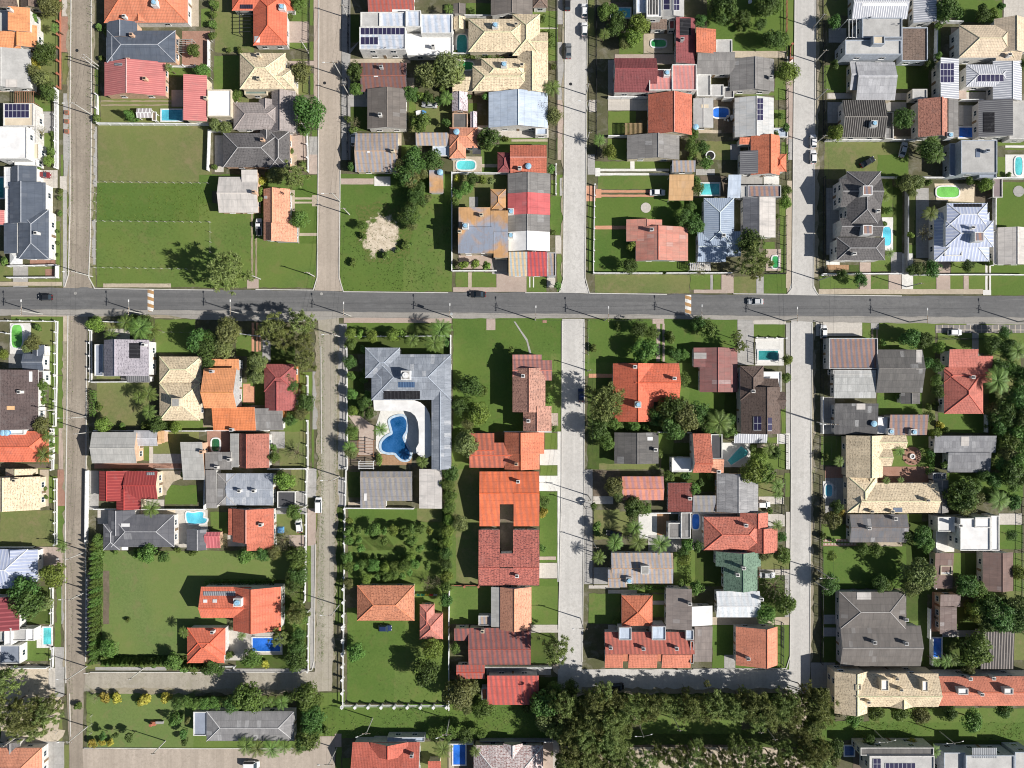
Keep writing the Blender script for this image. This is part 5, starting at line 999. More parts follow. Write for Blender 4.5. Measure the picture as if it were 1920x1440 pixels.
class Wing:
    def __init__(s, spec, idx):
        w = spec.split(); s.t = w[0]
        x0, y0, x1, y1 = [float(q) for q in w[1:5]]; s.mat = w[5]; s.he = float(w[6]) + idx * 0.011
        s.p = 0.5; s.rise = None; kk = None
        for o in w[7:]:
            if o[0] == 'p': s.p = float(o[1:])
            elif o[0] == 'k': kk = float(o[1:])
            elif o[0] == 'u': s.rise = float(o[1:])
        a = W(ox + x0 / 4.8, oy + y0 / 4.8, s.he); b = W(ox + x1 / 4.8, oy + y1 / 4.8, s.he)
        s.c = ((a.x + b.x) / 2, (a.y + b.y) / 2); s.hx = (b.x - a.x) / 2; s.hy = (a.y - b.y) / 2
        kind = ROOFS[s.mat][0]
        sl = kk if kk is not None else (0.42 if kind == 'tile' else 0.27)
        if s.t[0] == 'S' and kk is None: sl = 0.17
        s.flatp = s.t == 'F'
        if s.rise is None:
            if s.t in ('Gh',): s.rise = sl * s.hy
            elif s.t in ('Gv',): s.rise = sl * s.hx
            elif s.t[0] == 'H': s.rise = sl * min(s.hx, s.hy)
            elif s.t in ('Sn', 'Ss'): s.rise = sl * 2 * s.hy
            elif s.t in ('Se', 'Sw'): s.rise = sl * 2 * s.hx
            else: s.rise = 0.0
        s.ov = 0.0 if s.flatp else min(0.4, 0.12 * min(s.hx, s.hy) + 0.1)
        s.z0 = s.he - (0.0 if s.t in ('Sn', 'Ss', 'Se', 'Sw', 'Gh', 'Gv') or s.t[0] == 'H' else 0.0)
    def rz(s, x, y):
        x -= s.c[0]; y -= s.c[1]; hx, hy = s.hx, s.hy; t = s.t
        if t == 'F': return s.he - 0.3
        if t == 'Gv': r = -hx + 2 * hx * s.p; f = (x + hx) / (r + hx) if x < r else (hx - x) / (hx - r)
        elif t == 'Gh': r = hy - 2 * hy * s.p; f = (hy - y) / (hy - r) if y > r else (y + hy) / (r + hy)
        elif t == 'Sn': f = (y + hy) / (2 * hy)
        elif t == 'Ss': f = (hy - y) / (2 * hy)
        elif t == 'Se': f = (x + hx) / (2 * hx)
        elif t == 'Sw': f = (hx - x) / (2 * hx)
        else:
            m = min(hx, hy); f = min(hx - abs(x), hy - abs(y)) / m
        return s.he + s.rise * f
    def inside(s, x, y, e=0.0): return abs(x - s.c[0]) < s.hx - e and abs(y - s.c[1]) < s.hy - e
    def faces(s):
        cx, cy = s.c; hx, hy, z, r = s.hx, s.hy, s.he, s.rise
        A, B, C, D = (cx - hx, cy - hy), (cx + hx, cy - hy), (cx + hx, cy + hy), (cx - hx, cy + hy)
        def q(p, zz): return Vector((p[0], p[1], zz))
        t = s.t; F = []; E = []
        if t == 'Gv':
            xr = cx - hx + 2 * hx * s.p; a, b = (xr, cy - hy), (xr, cy + hy)
            F = [[q(A, z), q(a, z + r), q(b, z + r), q(D, z)], [q(a, z + r), q(B, z), q(C, z), q(b, z + r)]]; E = [(q(a, z + r), q(b, z + r))]
        elif t == 'Gh':
            yr = cy + hy - 2 * hy * s.p; a, b = (cx - hx, yr), (cx + hx, yr)
            F = [[q(A, z), q(B, z), q(b, z + r), q(a, z + r)], [q(a, z + r), q(b, z + r), q(C, z), q(D, z)]]; E = [(q(a, z + r), q(b, z + r))]
        elif t[0] == 'H':
            if hx >= hy: a, b = (cx - hx + hy, cy), (cx + hx - hy, cy)
            else: a, b = (cx, cy - hy + hx), (cx, cy + hy - hx)
            ra, rb = q(a, z + r), q(b, z + r)
            a_, b_, c_, d_ = q(A, z), q(B, z), q(C, z), q(D, z)
            if hx >= hy: F = [[a_, b_, rb, ra], [b_, c_, rb], [c_, d_, ra, rb], [d_, a_, ra]]; E = [(ra, rb), (a_, ra), (d_, ra), (b_, rb), (c_, rb)]
            else: F = [[a_, b_, ra], [b_, c_, rb, ra], [c_, d_, rb], [d_, a_, ra, rb]]; E = [(ra, rb), (a_, ra), (b_, ra), (c_, rb), (d_, rb)]
            if abs(hx - hy) < 0.05: E = E[1:]
        else:
            zz = {'Sn': (0, 0, r, r), 'Ss': (r, r, 0, 0), 'Se': (0, r, r, 0), 'Sw': (r, 0, 0, r)}[t]
            F = [[q(A, z + zz[0]), q(B, z + zz[1]), q(C, z + zz[2]), q(D, z + zz[3])]]
        return F, E
    def roofmesh(s, wallm):
        mb = MB(); cx, cy = s.c; hx, hy = s.hx, s.hy
        if s.flatp:
            z = s.he; w = min(0.22, hx * 0.25, hy * 0.25)
            mb.poly([(cx - hx + w, cy - hy + w, z - .3), (cx + hx - w, cy - hy + w, z - .3), (cx + hx - w, cy + hy - w, z - .3), (cx - hx + w, cy + hy - w, z - .3)])
            O = [(cx - hx, cy - hy), (cx + hx, cy - hy), (cx + hx, cy + hy), (cx - hx, cy + hy)]
            I = [(cx - hx + w, cy - hy + w), (cx + hx - w, cy - hy + w), (cx + hx - w, cy + hy - w), (cx - hx + w, cy + hy - w)]
            for i in range(4):
                j = (i + 1) % 4
                mb.poly([(*O[i], z), (*O[j], z), (*I[j], z), (*I[i], z)], 1)
                mb.poly([(*I[i], z), (*I[j], z), (*I[j], z - .3), (*I[i], z - .3)], 1)
                mb.poly([(*O[i], z - .34), (*O[j], z - .34), (*O[j], z), (*O[i], z)], 1)
            return mb.mesh("roof", [roof(s.mat), wallm])
        F, E = s.faces(); ed = {}; th = 0.16
        if s.t[0] == 'S' and s.he < 2.9: th = 0.1
        key = lambda p: (round(p.x, 3), round(p.y, 3), round(p.z, 3))
        for f in F:
            mb.poly(f, 0)
            mb.poly([p - Vector((0, 0, th)) for p in f[::-1]], 1)
            for i in range(len(f)):
                a, b = f[i], f[(i + 1) % len(f)]
                k = tuple(sorted((key(a), key(b))))
                ed.setdefault(k, []).append((a, b))
        for k, l in ed.items():
            if len(l) == 1:
                a, b = l[0]; dz = Vector((0, 0, th)); mb.poly([b, a, a - dz, b - dz], 1)
        for a, b in E:
            if (b - a).length > 0.3:
                up = Vector((0, 0, 0.02)); mb.bar(a + up, b + up, 0.12, 2, 5)
        base = lin(ROOFS[s.mat][1], KA)
        rk = "ridge_" + s.mat
        if rk not in MATS: flat(rk, [min(.8, q * (1.25 if s.mat not in RIDGE_LIGHT else 1.0) + (0.03 if s.mat not in RIDGE_LIGHT else 0.3)) for q in base[:3]], 0.85)
        return mb.mesh("roof", [roof(s.mat), wallm, MATS[rk]])
    def walls(s, mb):
        cx, cy = s.c; o = s.ov; hx, hy = s.hx - o, s.hy - o
        if s.flatp: hx -= 0.02; hy -= 0.02
        pts = [(cx - hx, cy - hy), (cx + hx, cy - hy), (cx + hx, cy + hy), (cx - hx, cy + hy)]
        for i in range(4):
            a, b = pts[i], pts[(i + 1) % 4]; top = [b, a]
            if s.t == 'Gv' and i in (0, 2): xr = cx - s.hx + 2 * s.hx * s.p; top = [b, (xr, a[1]), a]
            if s.t == 'Gh' and i in (1, 3): yr = cy + s.hy - 2 * s.hy * s.p; top = [b, (a[0], yr), a]
            d = 0.12 if not s.flatp else 0.0
            if s.flatp: up = [(p[0], p[1], s.he - 0.32) for p in top]
            else: up = [(p[0], p[1], s.rz(*p) - d) for p in top]
            mb.poly([(a[0], a[1], -.05), (b[0], b[1], -.05)] + up)
    def surf(s, tx, ty, up=0.0):
        z = s.he + s.rise * 0.5
        for _ in range(4):
            p = W(ox + tx / 4.8, oy + ty / 4.8, z + up); z = s.rz(p.x, p.y)
        return Vector((p.x, p.y, z))
def add_house(line, hi):
    parts = line.split("|"); label = parts[0]; rr = random.Random(hi * 31 + 5)
    wings = [Wing(sp, i) for i, sp in enumerate(parts[1].split(";"))]
    main = max(wings, key=lambda w: w.hx * w.hy)
    n0 = label.lower()
    cat = "house"
    for c_ in ("carport", "shed", "garage", "outhouse", "annex", "cabana", "barn", "shop", "hall", "lean-to", "walkway"):
        if c_ in n0.split(): cat = c_; break
    nm = {"lean-to": "lean_to", "walkway": "walkway_roof"}.get(cat, cat)
    root = empty(nm, (main.c[0], main.c[1], 0)); tag(root, label, cat)
    ANCH.append((label, main.c[0], main.c[1], max(main.hx, main.hy)))
    off = Vector((-main.c[0], -main.c[1], 0))
    kl = ROOFS[main.mat][0]
    if main.mat in ('white', 'mwhite', 'ribw', 'wblue') or n0.startswith("white"): wm = WALLS[0]
    elif main.mat == 'cream': wm = WALLS[1]
    elif 'bluegrey' in main.mat or main.mat in ('bluew', 'bluem'): wm = WALLS[0]
    elif 'orange walls' in n0: wm = flat("plaster_orange", (.6, .25, .1))
    elif main.mat in ('greyblue',) or 'grey modern' in n0: wm = WALLS[5]
    else: wm = rr.choice([WALLS[0], WALLS[0], WALLS[3], WALLS[3], WALLS[1], WALLS[2], WALLS[4]])
    open_ = cat in ("carport", "walkway", "cabana")
    mb = MB()
    for w in wings:
        FOOT.append((w.c[0], w.c[1], w.hx, w.hy))
        if open_:
            for sx in (-1, 1):
                for sy in (-1, 1):
                    x, y = w.c[0] + sx * (w.hx - .3), w.c[1] + sy * (w.hy - .3)
                    mb.box((x, y), .08, .08, -.05, w.rz(x, y) - .1)
        else: w.walls(mb)
    me = mb.mesh("wall", [wm])
    link("post" if open_ else "wall", me, root, off)
    robs = []
    for w in wings:
        robs.append(link("roof", w.roofmesh(wm), root, off))
    # openings on the sides seen from the camera
    if not open_:
        wd = window_mesh(); door_done = False
        for w in sorted(wings, key=lambda q: -q.hx * q.hy)[:3]:
            if w.he < 2.8: continue
            o = w.ov + (0.02 if w.flatp else 0)
            sides = []
            if abs(w.c[0]) > 8: sides.append(('x', -1 if w.c[0] > 0 else 1))
            if abs(w.c[1]) > 8: sides.append(('y', -1 if w.c[1] > 0 else 1))
            for ax, sg in sides:
                half = w.hy if ax == 'x' else w.hx
                ps = [0.0] if half < 3.2 else [-half * .45, half * .45]
                for lv in ([1.5] if w.he < 4.4 else [1.5, 4.1]):
                    if lv > w.he - 1.0: continue
                    for q in ps:
                        if ax == 'x': x, y, rz = w.c[0] + sg * (w.hx - o + .02), w.c[1] + q, (math.pi / 2 if sg > 0 else -math.pi / 2)
                        else: x, y, rz = w.c[0] + q, w.c[1] + sg * (w.hy - o + .02), (math.pi if sg > 0 else 0)
                        if any(v is not w and v.inside(x, y, -0.3) for v in wings): continue
                        link("window", wd['w'], root, Vector((x, y, lv)) + off, rz)
                    if lv == 1.5 and not door_done and half > 2.4:
                        if ax == 'x': x, y, rz = w.c[0] + sg * (w.hx - o + .02), w.c[1], (math.pi / 2 if sg > 0 else -math.pi / 2)
                        else: x, y, rz = w.c[0], w.c[1] + sg * (w.hy - o + .02), (math.pi if sg > 0 else 0)
                        if len(ps) == 2 and not any(v is not w and v.inside(x, y, -0.3) for v in wings):
                            link("door", wd['d'], root, Vector((x, y, 0.05)) + off, rz); door_done = True
    if len(parts) > 2 and parts[2]:
        for ex in parts[2].split(";"):
            e = ex.split(); k = e[0]; v = []
            for q in e[1:]:
                try: v.append(float(q))
                except ValueError: mname = q
            cxm = (v[0] + v[2]) / 2 if len(v) == 4 else v[0]; cym = (v[1] + v[3]) / 2 if len(v) == 4 else v[1]
            best = None
            for i, w in enumerate(wings):
                p = w.surf(cxm, cym)
                if w.inside(p.x, p.y, -0.4) and (best is None or p.z > best[1].z): best = (i, p)
            if best is None:
                i = min(range(len(wings)), key=lambda i: (Vector(wings[i].c) - wings[i].surf(cxm, cym).xy).length); best = (i, wings[i].surf(cxm, cym))
            i, p = best; w = wings[i]; par = robs[i]
            def put(name, mbx, mats): return link(name, mbx.mesh(name, mats), par)
            mbx = MB()
            if k == 'c':
                up = 1.3; p = w.surf(v[0], v[1], up); zt = max(p.z + up, w.he + 1.1)
                mbx.box(p, .42, .36, p.z - .8, zt, m=0); mbx.box(p, .5, .44, zt, zt + .1, m=0); mbx.box(p, .28, .22, zt + .1, zt + .25, m=1)
                put("chimney", mbx, [wm, M_DARKMETAL])
            elif k in ('t', 'T', 'L', 'T2', 'L2'):
                big = 1.0 if k[0] == 't' else 1.35
                if k[0] == 'L': big = 1.55
                up = 1.3 * big; p = w.surf(v[0], v[1], up); zt = p.z + up; r = .8 * big
                mbx.box(p, r, r, p.z - 1.0, zt, m=0)
                mbx.box(p, r * .84, r * .84, zt - .1, zt + .012, m=1)
                if k == 't' or k[-1] == '2':
                    mbx.cyl(p, r * .66, zt, zt + .35, 18, 2, 3); mbx.cyl(p, r * .2, zt + .35, zt + .42, 10, 3)
                put("water_tank" if k != 'L' else "roof_lantern", mbx, [M_WHITE if k != 'T' else wm, M_CONC if k != 'L' else roof('mrb'), M_LBLUE if k != 'L2' else M_WHITE, M_LBLUE if k != 'L2' else M_WHITE])
            elif k == 'b':
                p = w.surf(v[0], v[1], .9); mbx.cyl(p, .7, p.z - .2, p.z + .75, 20, 0, r2=.82); mbx.cyl(p, .82, p.z + .75, p.z + .95, 20, 1, r2=.35)
                put("water_tank", mbx, [M_BLUE, M_LBLUE])
            elif k == 'd':
                p = w.surf(v[0], v[1], .8); mbx.bar(p - Vector((0, 0, .2)), p + Vector((0, 0, .8)), .05)
                c0 = p + Vector((0, 0, .9)); n = Vector((-.3, .75, .6)).normalized(); u = n.orthogonal().normalized(); ww = n.cross(u)
                rim = [c0 + (u * math.cos(6.283 * j / 16) + ww * math.sin(6.283 * j / 16)) * .55 + n * .12 for j in range(16)]
                for j in range(16): mbx.poly([c0, rim[j], rim[(j + 1) % 16]], 0)
                mbx.bar(c0, c0 + n * .5, .02)
                put("satellite_dish", mbx, [flat("dish_grey", (.4, .4, .42))])
            elif k in ('s', 'k'):
                cs = [w.surf(v[0], v[1], .08), w.surf(v[2], v[1], .08), w.surf(v[2], v[3], .08), w.surf(v[0], v[3], .08)]
                hgt = 0.14 if k == 's' else 0.09
                tops = [c + Vector((0, 0, hgt)) for c in cs]; lo = [c - Vector((0, 0, .1)) for c in cs]
                wd_, hd_ = (cs[1] - cs[0]).length, (cs[3] - cs[0]).length
                nx, ny = max(1, round(wd_ / 1.2)), max(1, round(hd_ / 1.6))
                mbx.poly([tops[3], tops[2], tops[1], tops[0]], 0, [(0, 0), (nx, 0), (nx, ny), (0, ny)] if k == 's' else None)
                for j in range(4): mbx.poly([lo[j], tops[j], tops[(j + 1) % 4], lo[(j + 1) % 4]], 1 if k == 's' else 0)
                if k == 's': put("solar_panel", mbx, [M_SOLAR, M_WHITE])
                else: put({'glass': 'skylight', 'blueglass': 'solar_heater', 'black': 'solar_heater', 'panel': 'solar_panel', 'louvre': 'skylight'}.get(mname, 'roof_patch'), mbx, [roof(mname)])
    return root
def curved_canopy(root):
    O = [(1536, 818), (1905, 818), (1960, 838), (2008, 880), (2040, 940), (2052, 1020), (2056, 1120), (2060, 1235), (2078, 1262), (2066, 1310), (2020, 1338), (1965, 1330), (1925, 1296), (1920, 1250), (1945, 1205), (1946, 1090), (1936, 1010), (1912, 958), (1870, 924), (1820, 913), (1542, 913)]
    q = [W(380 + x / 4.8, 580 + y / 4.8, 3.0) for x, y in O]; mb = MB(); b = root.location
    up = [(p.x - b.x, p.y - b.y, 3.0) for p in q][::-1]; lo = [(p[0], p[1], 2.72) for p in up]
    mb.poly(up)
    for i in range(len(up)):
        j = (i + 1) % len(up); mb.poly([lo[i], lo[j], up[j], up[i]])
    mb.poly(lo[::-1])
    link("terrace_canopy", mb.mesh("terrace_canopy", [roof('white')]), root)
    for x, y in ((1560, 895), (1700, 895), (1830, 895), (1930, 1010), (1955, 1150), (1990, 1300)):
        p = W(380 + x / 4.8, 580 + y / 4.8, 2.5); m2 = MB(); m2.bar((p.x - b.x, p.y - b.y, -.02), (p.x - b.x, p.y - b.y, 2.72), .13, 0, 8); link("column", m2.mesh("column", [WALLS[0]]), root)
hi = 0
for ln in HOUSES.strip().split("\n"):
    if ln[0] == "@": ox, oy = map(float, ln[1:].split()); continue
    rt = add_house(ln, hi); hi += 1
    if "kidney" in ln: curved_canopy(rt)
# ---------------------------------------------------------------- automatic labels: kind + bearing from a house one can find
PENDING = []
DIRS = ["east", "northeast", "north", "northwest", "west", "southwest", "south", "southeast"]
def later(o, adj, noun, x, y): PENDING.append((o, adj, noun, x, y))
def resolve_labels():
    ORD = ["", "second closest", "third closest", "fourth closest", "fifth closest", "sixth closest", "seventh closest", "eighth closest", "ninth closest", "tenth closest"]
    byk = {}
    for i, (o, adj, noun, x, y) in enumerate(PENDING): byk.setdefault(adj + noun, []).append(i)
    used = set(o["label"] for o in COL.objects if "label" in o)
    for k, idx in byk.items():
        table = {}
        for ai, (lab, ax, ay, ar) in enumerate(ANCH):
            buckets = {}
            for i in idx:
                x, y = PENDING[i][3], PENDING[i][4]; d = math.hypot(x - ax, y - ay)
                if d > 75: continue
                b = DIRS[int(round(math.atan2(y - ay, x - ax) / (math.pi / 4))) % 8]
                buckets.setdefault(b, []).append((d, i))
            for b, l in buckets.items():
                l.sort()
                for r, (d, i) in enumerate(l[:10]): table.setdefault(i, []).append((r, d, b, lab))
        for i in idx:
            o, adj, noun, x, y = PENDING[i]
            for r, d, b, lab in sorted(table.get(i, []), key=lambda q: q[0] * 14 + q[1]):
                first = (ORD[r] + " ") if r else "closest " if noun in ("tree", "palm tree", "shrub") else ""
                L = "%s%s %s %s of the %s" % (first, adj, noun, b, lab)
                if len(L.split()) <= 16 and L not in used:
                    used.add(L); o["label"] = L; break
            else:
                o["label"] = "%s %s by itself near the photo edge" % (adj, noun)

# ---------------------------------------------------------------- trees and plants
def leafmat(name, col, var=0.35, trans=0.25):
    t = NT("leaf_" + name)
    g = t.n("ShaderNodeNewGeometry"); oi = t.n("ShaderNodeObjectInfo").outputs["Random"]
    a = list(col) + [1.0]
    c = t.mix(g.outputs["Random Per Island"], scl(a, 1 - var), scl(a, 1 + var * 1.3))
    tc = t.n("ShaderNodeTexCoord").outputs["Object"]
    c = t.mix(t.math('MULTIPLY', t.ramp(t.noise(tc, 2.2, 2), 0.4, 0.65), 0.5), c, [a[0] * 1.25, a[1] * 1.25, a[2] * 0.8, 1])
    hs = t.n("ShaderNodeHueSaturation"); t.l(c, hs.inputs["Color"])
    t.l(t.math('ADD', t.math('MULTIPLY', oi, 0.5), 0.78), hs.inputs["Value"])
    t.l(t.math('ADD', t.math('MULTIPLY', oi, 0.05), 0.475), hs.inputs["Hue"])
    t.l(hs.outputs[0], t.b.inputs["Base Color"]); t.b.inputs["Roughness"].default_value = 0.6
    t.b.inputs["Specular IOR Level"].default_value = 0.3
    tr = t.n("ShaderNodeBsdfTranslucent"); t.l(hs.outputs[0], tr.inputs[0])
    mx = t.n("ShaderNodeMixShader"); mx.inputs[0].default_value = trans
    t.l(t.b.outputs[0], mx.inputs[1]); t.l(tr.outputs[0], mx.inputs[2])
    t.l(mx.outputs[0], t.t.nodes["Material Output"].inputs[0])
    return t.mat
LM = {'r': leafmat('broad', (.125, .205, .05), .35, .3), 'd': leafmat('evergreen', (.082, .145, .038), .35, .3), 'y': leafmat('lime', (.16, .225, .045)),
      'o': leafmat('olive', (.165, .19, .07), .35, .3), 'a': leafmat('dry', (.2, .19, .11)), 'c': leafmat('casuarina', (.2, .24, .085), .35, .35),
      'p': leafmat('palm', (.13, .19, .05)), 'b': leafmat('shrub', (.11, .165, .04)), 'f': leafmat('blossom', (.36, .33, .06)),
      'u': leafmat('cypress', (.085, .14, .032)), 'h': leafmat('hedge', (.085, .15, .03))}
M_BARK = flat("bark", (.16, .12, .085), 0.95, 0, 0.25, 4)
def leaf(mb, c, n, s, asp, rr, up=None):
    n = n.normalized(); u = n.orthogonal().normalized() if up is None else (up - n * up.dot(n)).normalized()
    if up is None:
        a = rr.uniform(0, 6.283); w = n.cross(u); u = u * math.cos(a) + w * math.sin(a)
    w = n.cross(u); u = u * s; w = w * s * asp
    mb.poly([c - u, c + w * .9 - u * .1, c + u, c - w * .9 + u * .1])
def rdir(rr, zmin=-1.0):
    while True:
        v = Vector((rr.gauss(0, 1), rr.gauss(0, 1), rr.gauss(0, 1)))
        if v.length > 1e-3:
            v.normalize()
            if v.z >= zmin: return v
def crown_broad(seed, nb, per, ls, flatz=0.78, spread=0.66):
    rr = random.Random(seed); mb = MB()
    blobs = []
    for i in range(nb):
        d = rdir(rr, -0.45); r0 = spread * rr.uniform(0.35, 1.0)
        blobs.append((Vector((d.x * r0, d.y * r0, d.z * r0 * flatz)), rr.uniform(.24, .42)))
    for c, br in blobs:
        for _ in range(per):
            d = rdir(rr, -0.6); p = c + Vector((d.x, d.y, d.z * .85)) * br * rr.uniform(.72, 1.12)
            n = (d + rdir(rr) * .75 + Vector((0, 0, .25)))
            leaf(mb, p, n, ls * rr.uniform(.6, 1.35), rr.uniform(.5, .8), rr)
    return mb.mesh("crown", [None])
def crown_feather(seed, nb=85, per=46):
    rr = random.Random(seed); mb = MB(); ph = rr.uniform(0, 6)
    for i in range(nb):
        d = rdir(rr, -0.35); a = math.atan2(d.y, d.x)
        lobe = .82 + .18 * math.sin(a * 3 + ph) + .1 * math.sin(a * 7 + ph * 2)
        c = Vector((d.x * lobe, d.y * lobe, d.z * .95)) * rr.uniform(.35, .92); tr = rr.uniform(.13, .22)
        out = (d + Vector((0, 0, .35))).normalized()
        for k in range(per):
            dr = (out * .9 + rdir(rr) * .8).normalized(); p = c + dr * tr * rr.uniform(.25, 1.0)
            leaf(mb, p, rdir(rr) + Vector((0, 0, .5)), rr.uniform(.045, .085), .28, rr, dr)
    return mb.mesh("crown", [None])
def crown_cone(seed):
    rr = random.Random(seed); mb = MB()
    for _ in range(900):
        z = rr.uniform(0, 1); a = rr.uniform(0, 6.283); r = (1 - z) ** .7 * rr.uniform(.7, 1.05) * (1 + .16 * math.sin(a * 5 + z * 14))
        p = Vector((r * math.cos(a), r * math.sin(a), z * 2.6 - 1.3))
        leaf(mb, p, Vector((math.cos(a), math.sin(a), .5)) + rdir(rr) * .7, rr.uniform(.08, .17), .5, rr)
    return mb.mesh("crown", [None])
def crown_palm(seed, nf=15):
    rr = random.Random(seed); mb = MB()
    for i in range(nf):
        a = 6.283 * i / nf + rr.uniform(-.2, .2); L = rr.uniform(.8, 1.05); el = rr.uniform(.15, 1.0); d = Vector((math.cos(a), math.sin(a), 0)); sd = Vector((-d.y, d.x, 0))
        pts = []
        for k in range(9):
            f = k / 8; pts.append(d * L * f * math.cos(el * (1 - f) * .8) + Vector((0, 0, L * (math.sin(el) * f - (.35 + el * .45) * f * f))))
        for k in range(8):
            mb.poly([pts[k] + sd * .012, pts[k + 1] + sd * .01, pts[k + 1] - sd * .01, pts[k] - sd * .012])
            for sg in (-1, 1):
                for h in (0, .5):
                    b = pts[k].lerp(pts[k + 1], h); w = .26 * math.sin(math.pi * min(1, (k + h) / 8 * .85 + .15)) * rr.uniform(.8, 1.1)
                    t = b + sd * sg * w + d * w * .75 - Vector((0, 0, w * .35)); q = (pts[k + 1] - pts[k]) * .42
                    mb.poly([b, b + q, t] if sg < 0 else [b, t, b + q])
    return mb.mesh("crown", [None])
def crown_bare(seed):
    rr = random.Random(seed); mb = MB()
    for i in range(26):
        d = rdir(rr, 0.0); p = Vector((0, 0, -.5))
        for k in range(4):
            q = p + (d + rdir(rr) * .5).normalized() * rr.uniform(.2, .32); mb.bar(p, q, .022 / (k + 1) + .006, 0, 3); p = q
    for i in range(240): leaf(mb, rdir(rr, -.2) * rr.uniform(.4, .95), rdir(rr), .05, .5, rr)
    return mb.mesh("crown", [None])
CV = {'broad': [crown_broad(i, 20, 170, .062) for i in range(6)], 'bush': [crown_broad(40 + i, 11, 85, .12, .8, .52) for i in range(4)],
      'feather': [crown_feather(60 + i) for i in range(5)], 'cone': [crown_cone(80 + i) for i in range(2)], 'palm': [crown_palm(90 + i, 13 + 2 * i) for i in range(3)],
      'airy': [crown_bare(100 + i) for i in range(2)], 'oval': [crown_broad(120 + i, 26, 150, .058, .95, .62) for i in range(4)]}
VAR = {}
def crown_mesh(fam, i, k):
    key = (fam, i, k)
    if key not in VAR:
        me = CV[fam][i].copy(); me.materials.clear(); me.materials.append(LM[k]); VAR[key] = me
    return VAR[key]
def trunkmesh(seed, limbs=True):
    rr = random.Random(seed); mb = MB(); p = Vector((0, 0, -.02)); q = Vector((rr.uniform(-.05, .05), rr.uniform(-.05, .05), .62))
    mb.bar(p, q, .055, 0, 7, .036)
    if limbs:
        for i in range(6):
            a = i * 1.05 + rr.uniform(-.3, .3); s0 = q.lerp(p, rr.uniform(0, .35)); e = s0 + Vector((math.cos(a) * .26, math.sin(a) * .26, rr.uniform(.15, .3)))
            mb.bar(s0, e, .022, 0, 5, .008)
    return mb.mesh("trunk", [M_BARK])
TR = [trunkmesh(i) for i in range(3)] + [trunkmesh(9, False)]
KN = {'r': ("broadleaf_tree", "rounded green", "tree", "broad", "garden broadleaf trees"), 'd': ("evergreen_tree", "dark green", "tree", "broad", "dark evergreen trees"),
      'y': ("lime_green_tree", "yellowish green", "tree", "oval", "yellow green garden trees"), 'o': ("olive_green_tree", "olive brown", "tree", "oval", "olive toned trees"),
      'a': ("bare_tree", "thin pale bare", "tree", "airy", "sparse pale trees"), 'c': ("casuarina_tree", "feathery olive", "tree", "feather", "feathery casuarina trees"),
      'p': ("palm_tree", "star shaped", "palm tree", "palm", "garden palms"), 'b': ("shrub", "low green", "shrub", "bush", "low garden shrubs"),
      'f': ("flowering_shrub", "bright yellow", "shrub", "bush", "yellow flowering shrubs"), 'u': ("cypress", "narrow pointed", "tree", "cone", "narrow pointed cypresses")}
def add_tree(k, px, py, r, i):
    rr = random.Random(i * 17 + 3); nm, adj, noun, fam, grp = KN[k]
    rm = r / 4.8 * S
    big = k in 'rdyo' and rm > 1.7
    hgt = {'r': 1.5 * rm + 1.4, 'd': 1.6 * rm + 1.5, 'y': 1.5 * rm + 1.4, 'o': 1.5 * rm + 1.5, 'a': 1.4 * rm + 1.3, 'c': 2.1 * rm + 2.2, 'p': 1.3 * rm + 2.4, 'b': 1.35 * rm + .2, 'f': 1.35 * rm + .3, 'u': 2.7 * rm + .3}[k]
    if k in 'rdyo' and rm < 1.5: fam = 'bush'
    hc = hgt - rm * (.72 if k not in 'cpu' else (.9 if k == 'c' else (.2 if k == 'p' else 1.3)))
    p = W(px, py, max(.3, hc))
    root = empty(nm, (p.x, p.y, 0))
    tag(root, None, {"palm tree": "palm", "shrub": "shrub"}.get(noun, "tree"), grp)
    ci = rr.randrange(len(CV[fam])); me = crown_mesh(fam, ci, k)
    sz = rm * rr.uniform(1.02, 1.14) * (1.3 if k == 'f' else 1.12)
    vz = sz * rr.uniform(.9, 1.1) * (1.15 if k == 'c' else 1.0)
    link("crown", me, root, (0, 0, max(.3, hc)), rr.uniform(0, 6.28), (sz * rr.uniform(.93, 1.07), sz * rr.uniform(.93, 1.07), vz))
    th = max(.4, hc) / .62 if k != 'p' else hc / .6
    tw = max(.6, min(rm * 1.1, 3.2)) if k != 'p' else 2.6
    link("trunk", TR[3] if k in 'pbfu' else TR[i % 3], root, (0, 0, 0), rr.uniform(0, 6.28), (tw, tw, th * (1.0 if k in 'p' else .9)))
    sz_ = "large " if rm > 3.4 else ("" if rm > 1.9 or k in 'bf' else "small ")
    later(root, sz_ + adj, noun, p.x, p.y)
i = 0
for ln in TREES.strip().split("\n"):
    if ln[0] == "@": ox, oy = map(float, ln[1:].split()); continue
    for it in ln.split(","):
        k, x, y, r = it.split(); i += 1
        add_tree(k, ox + float(x) / 4.8, oy + float(y) / 4.8, float(r), i)
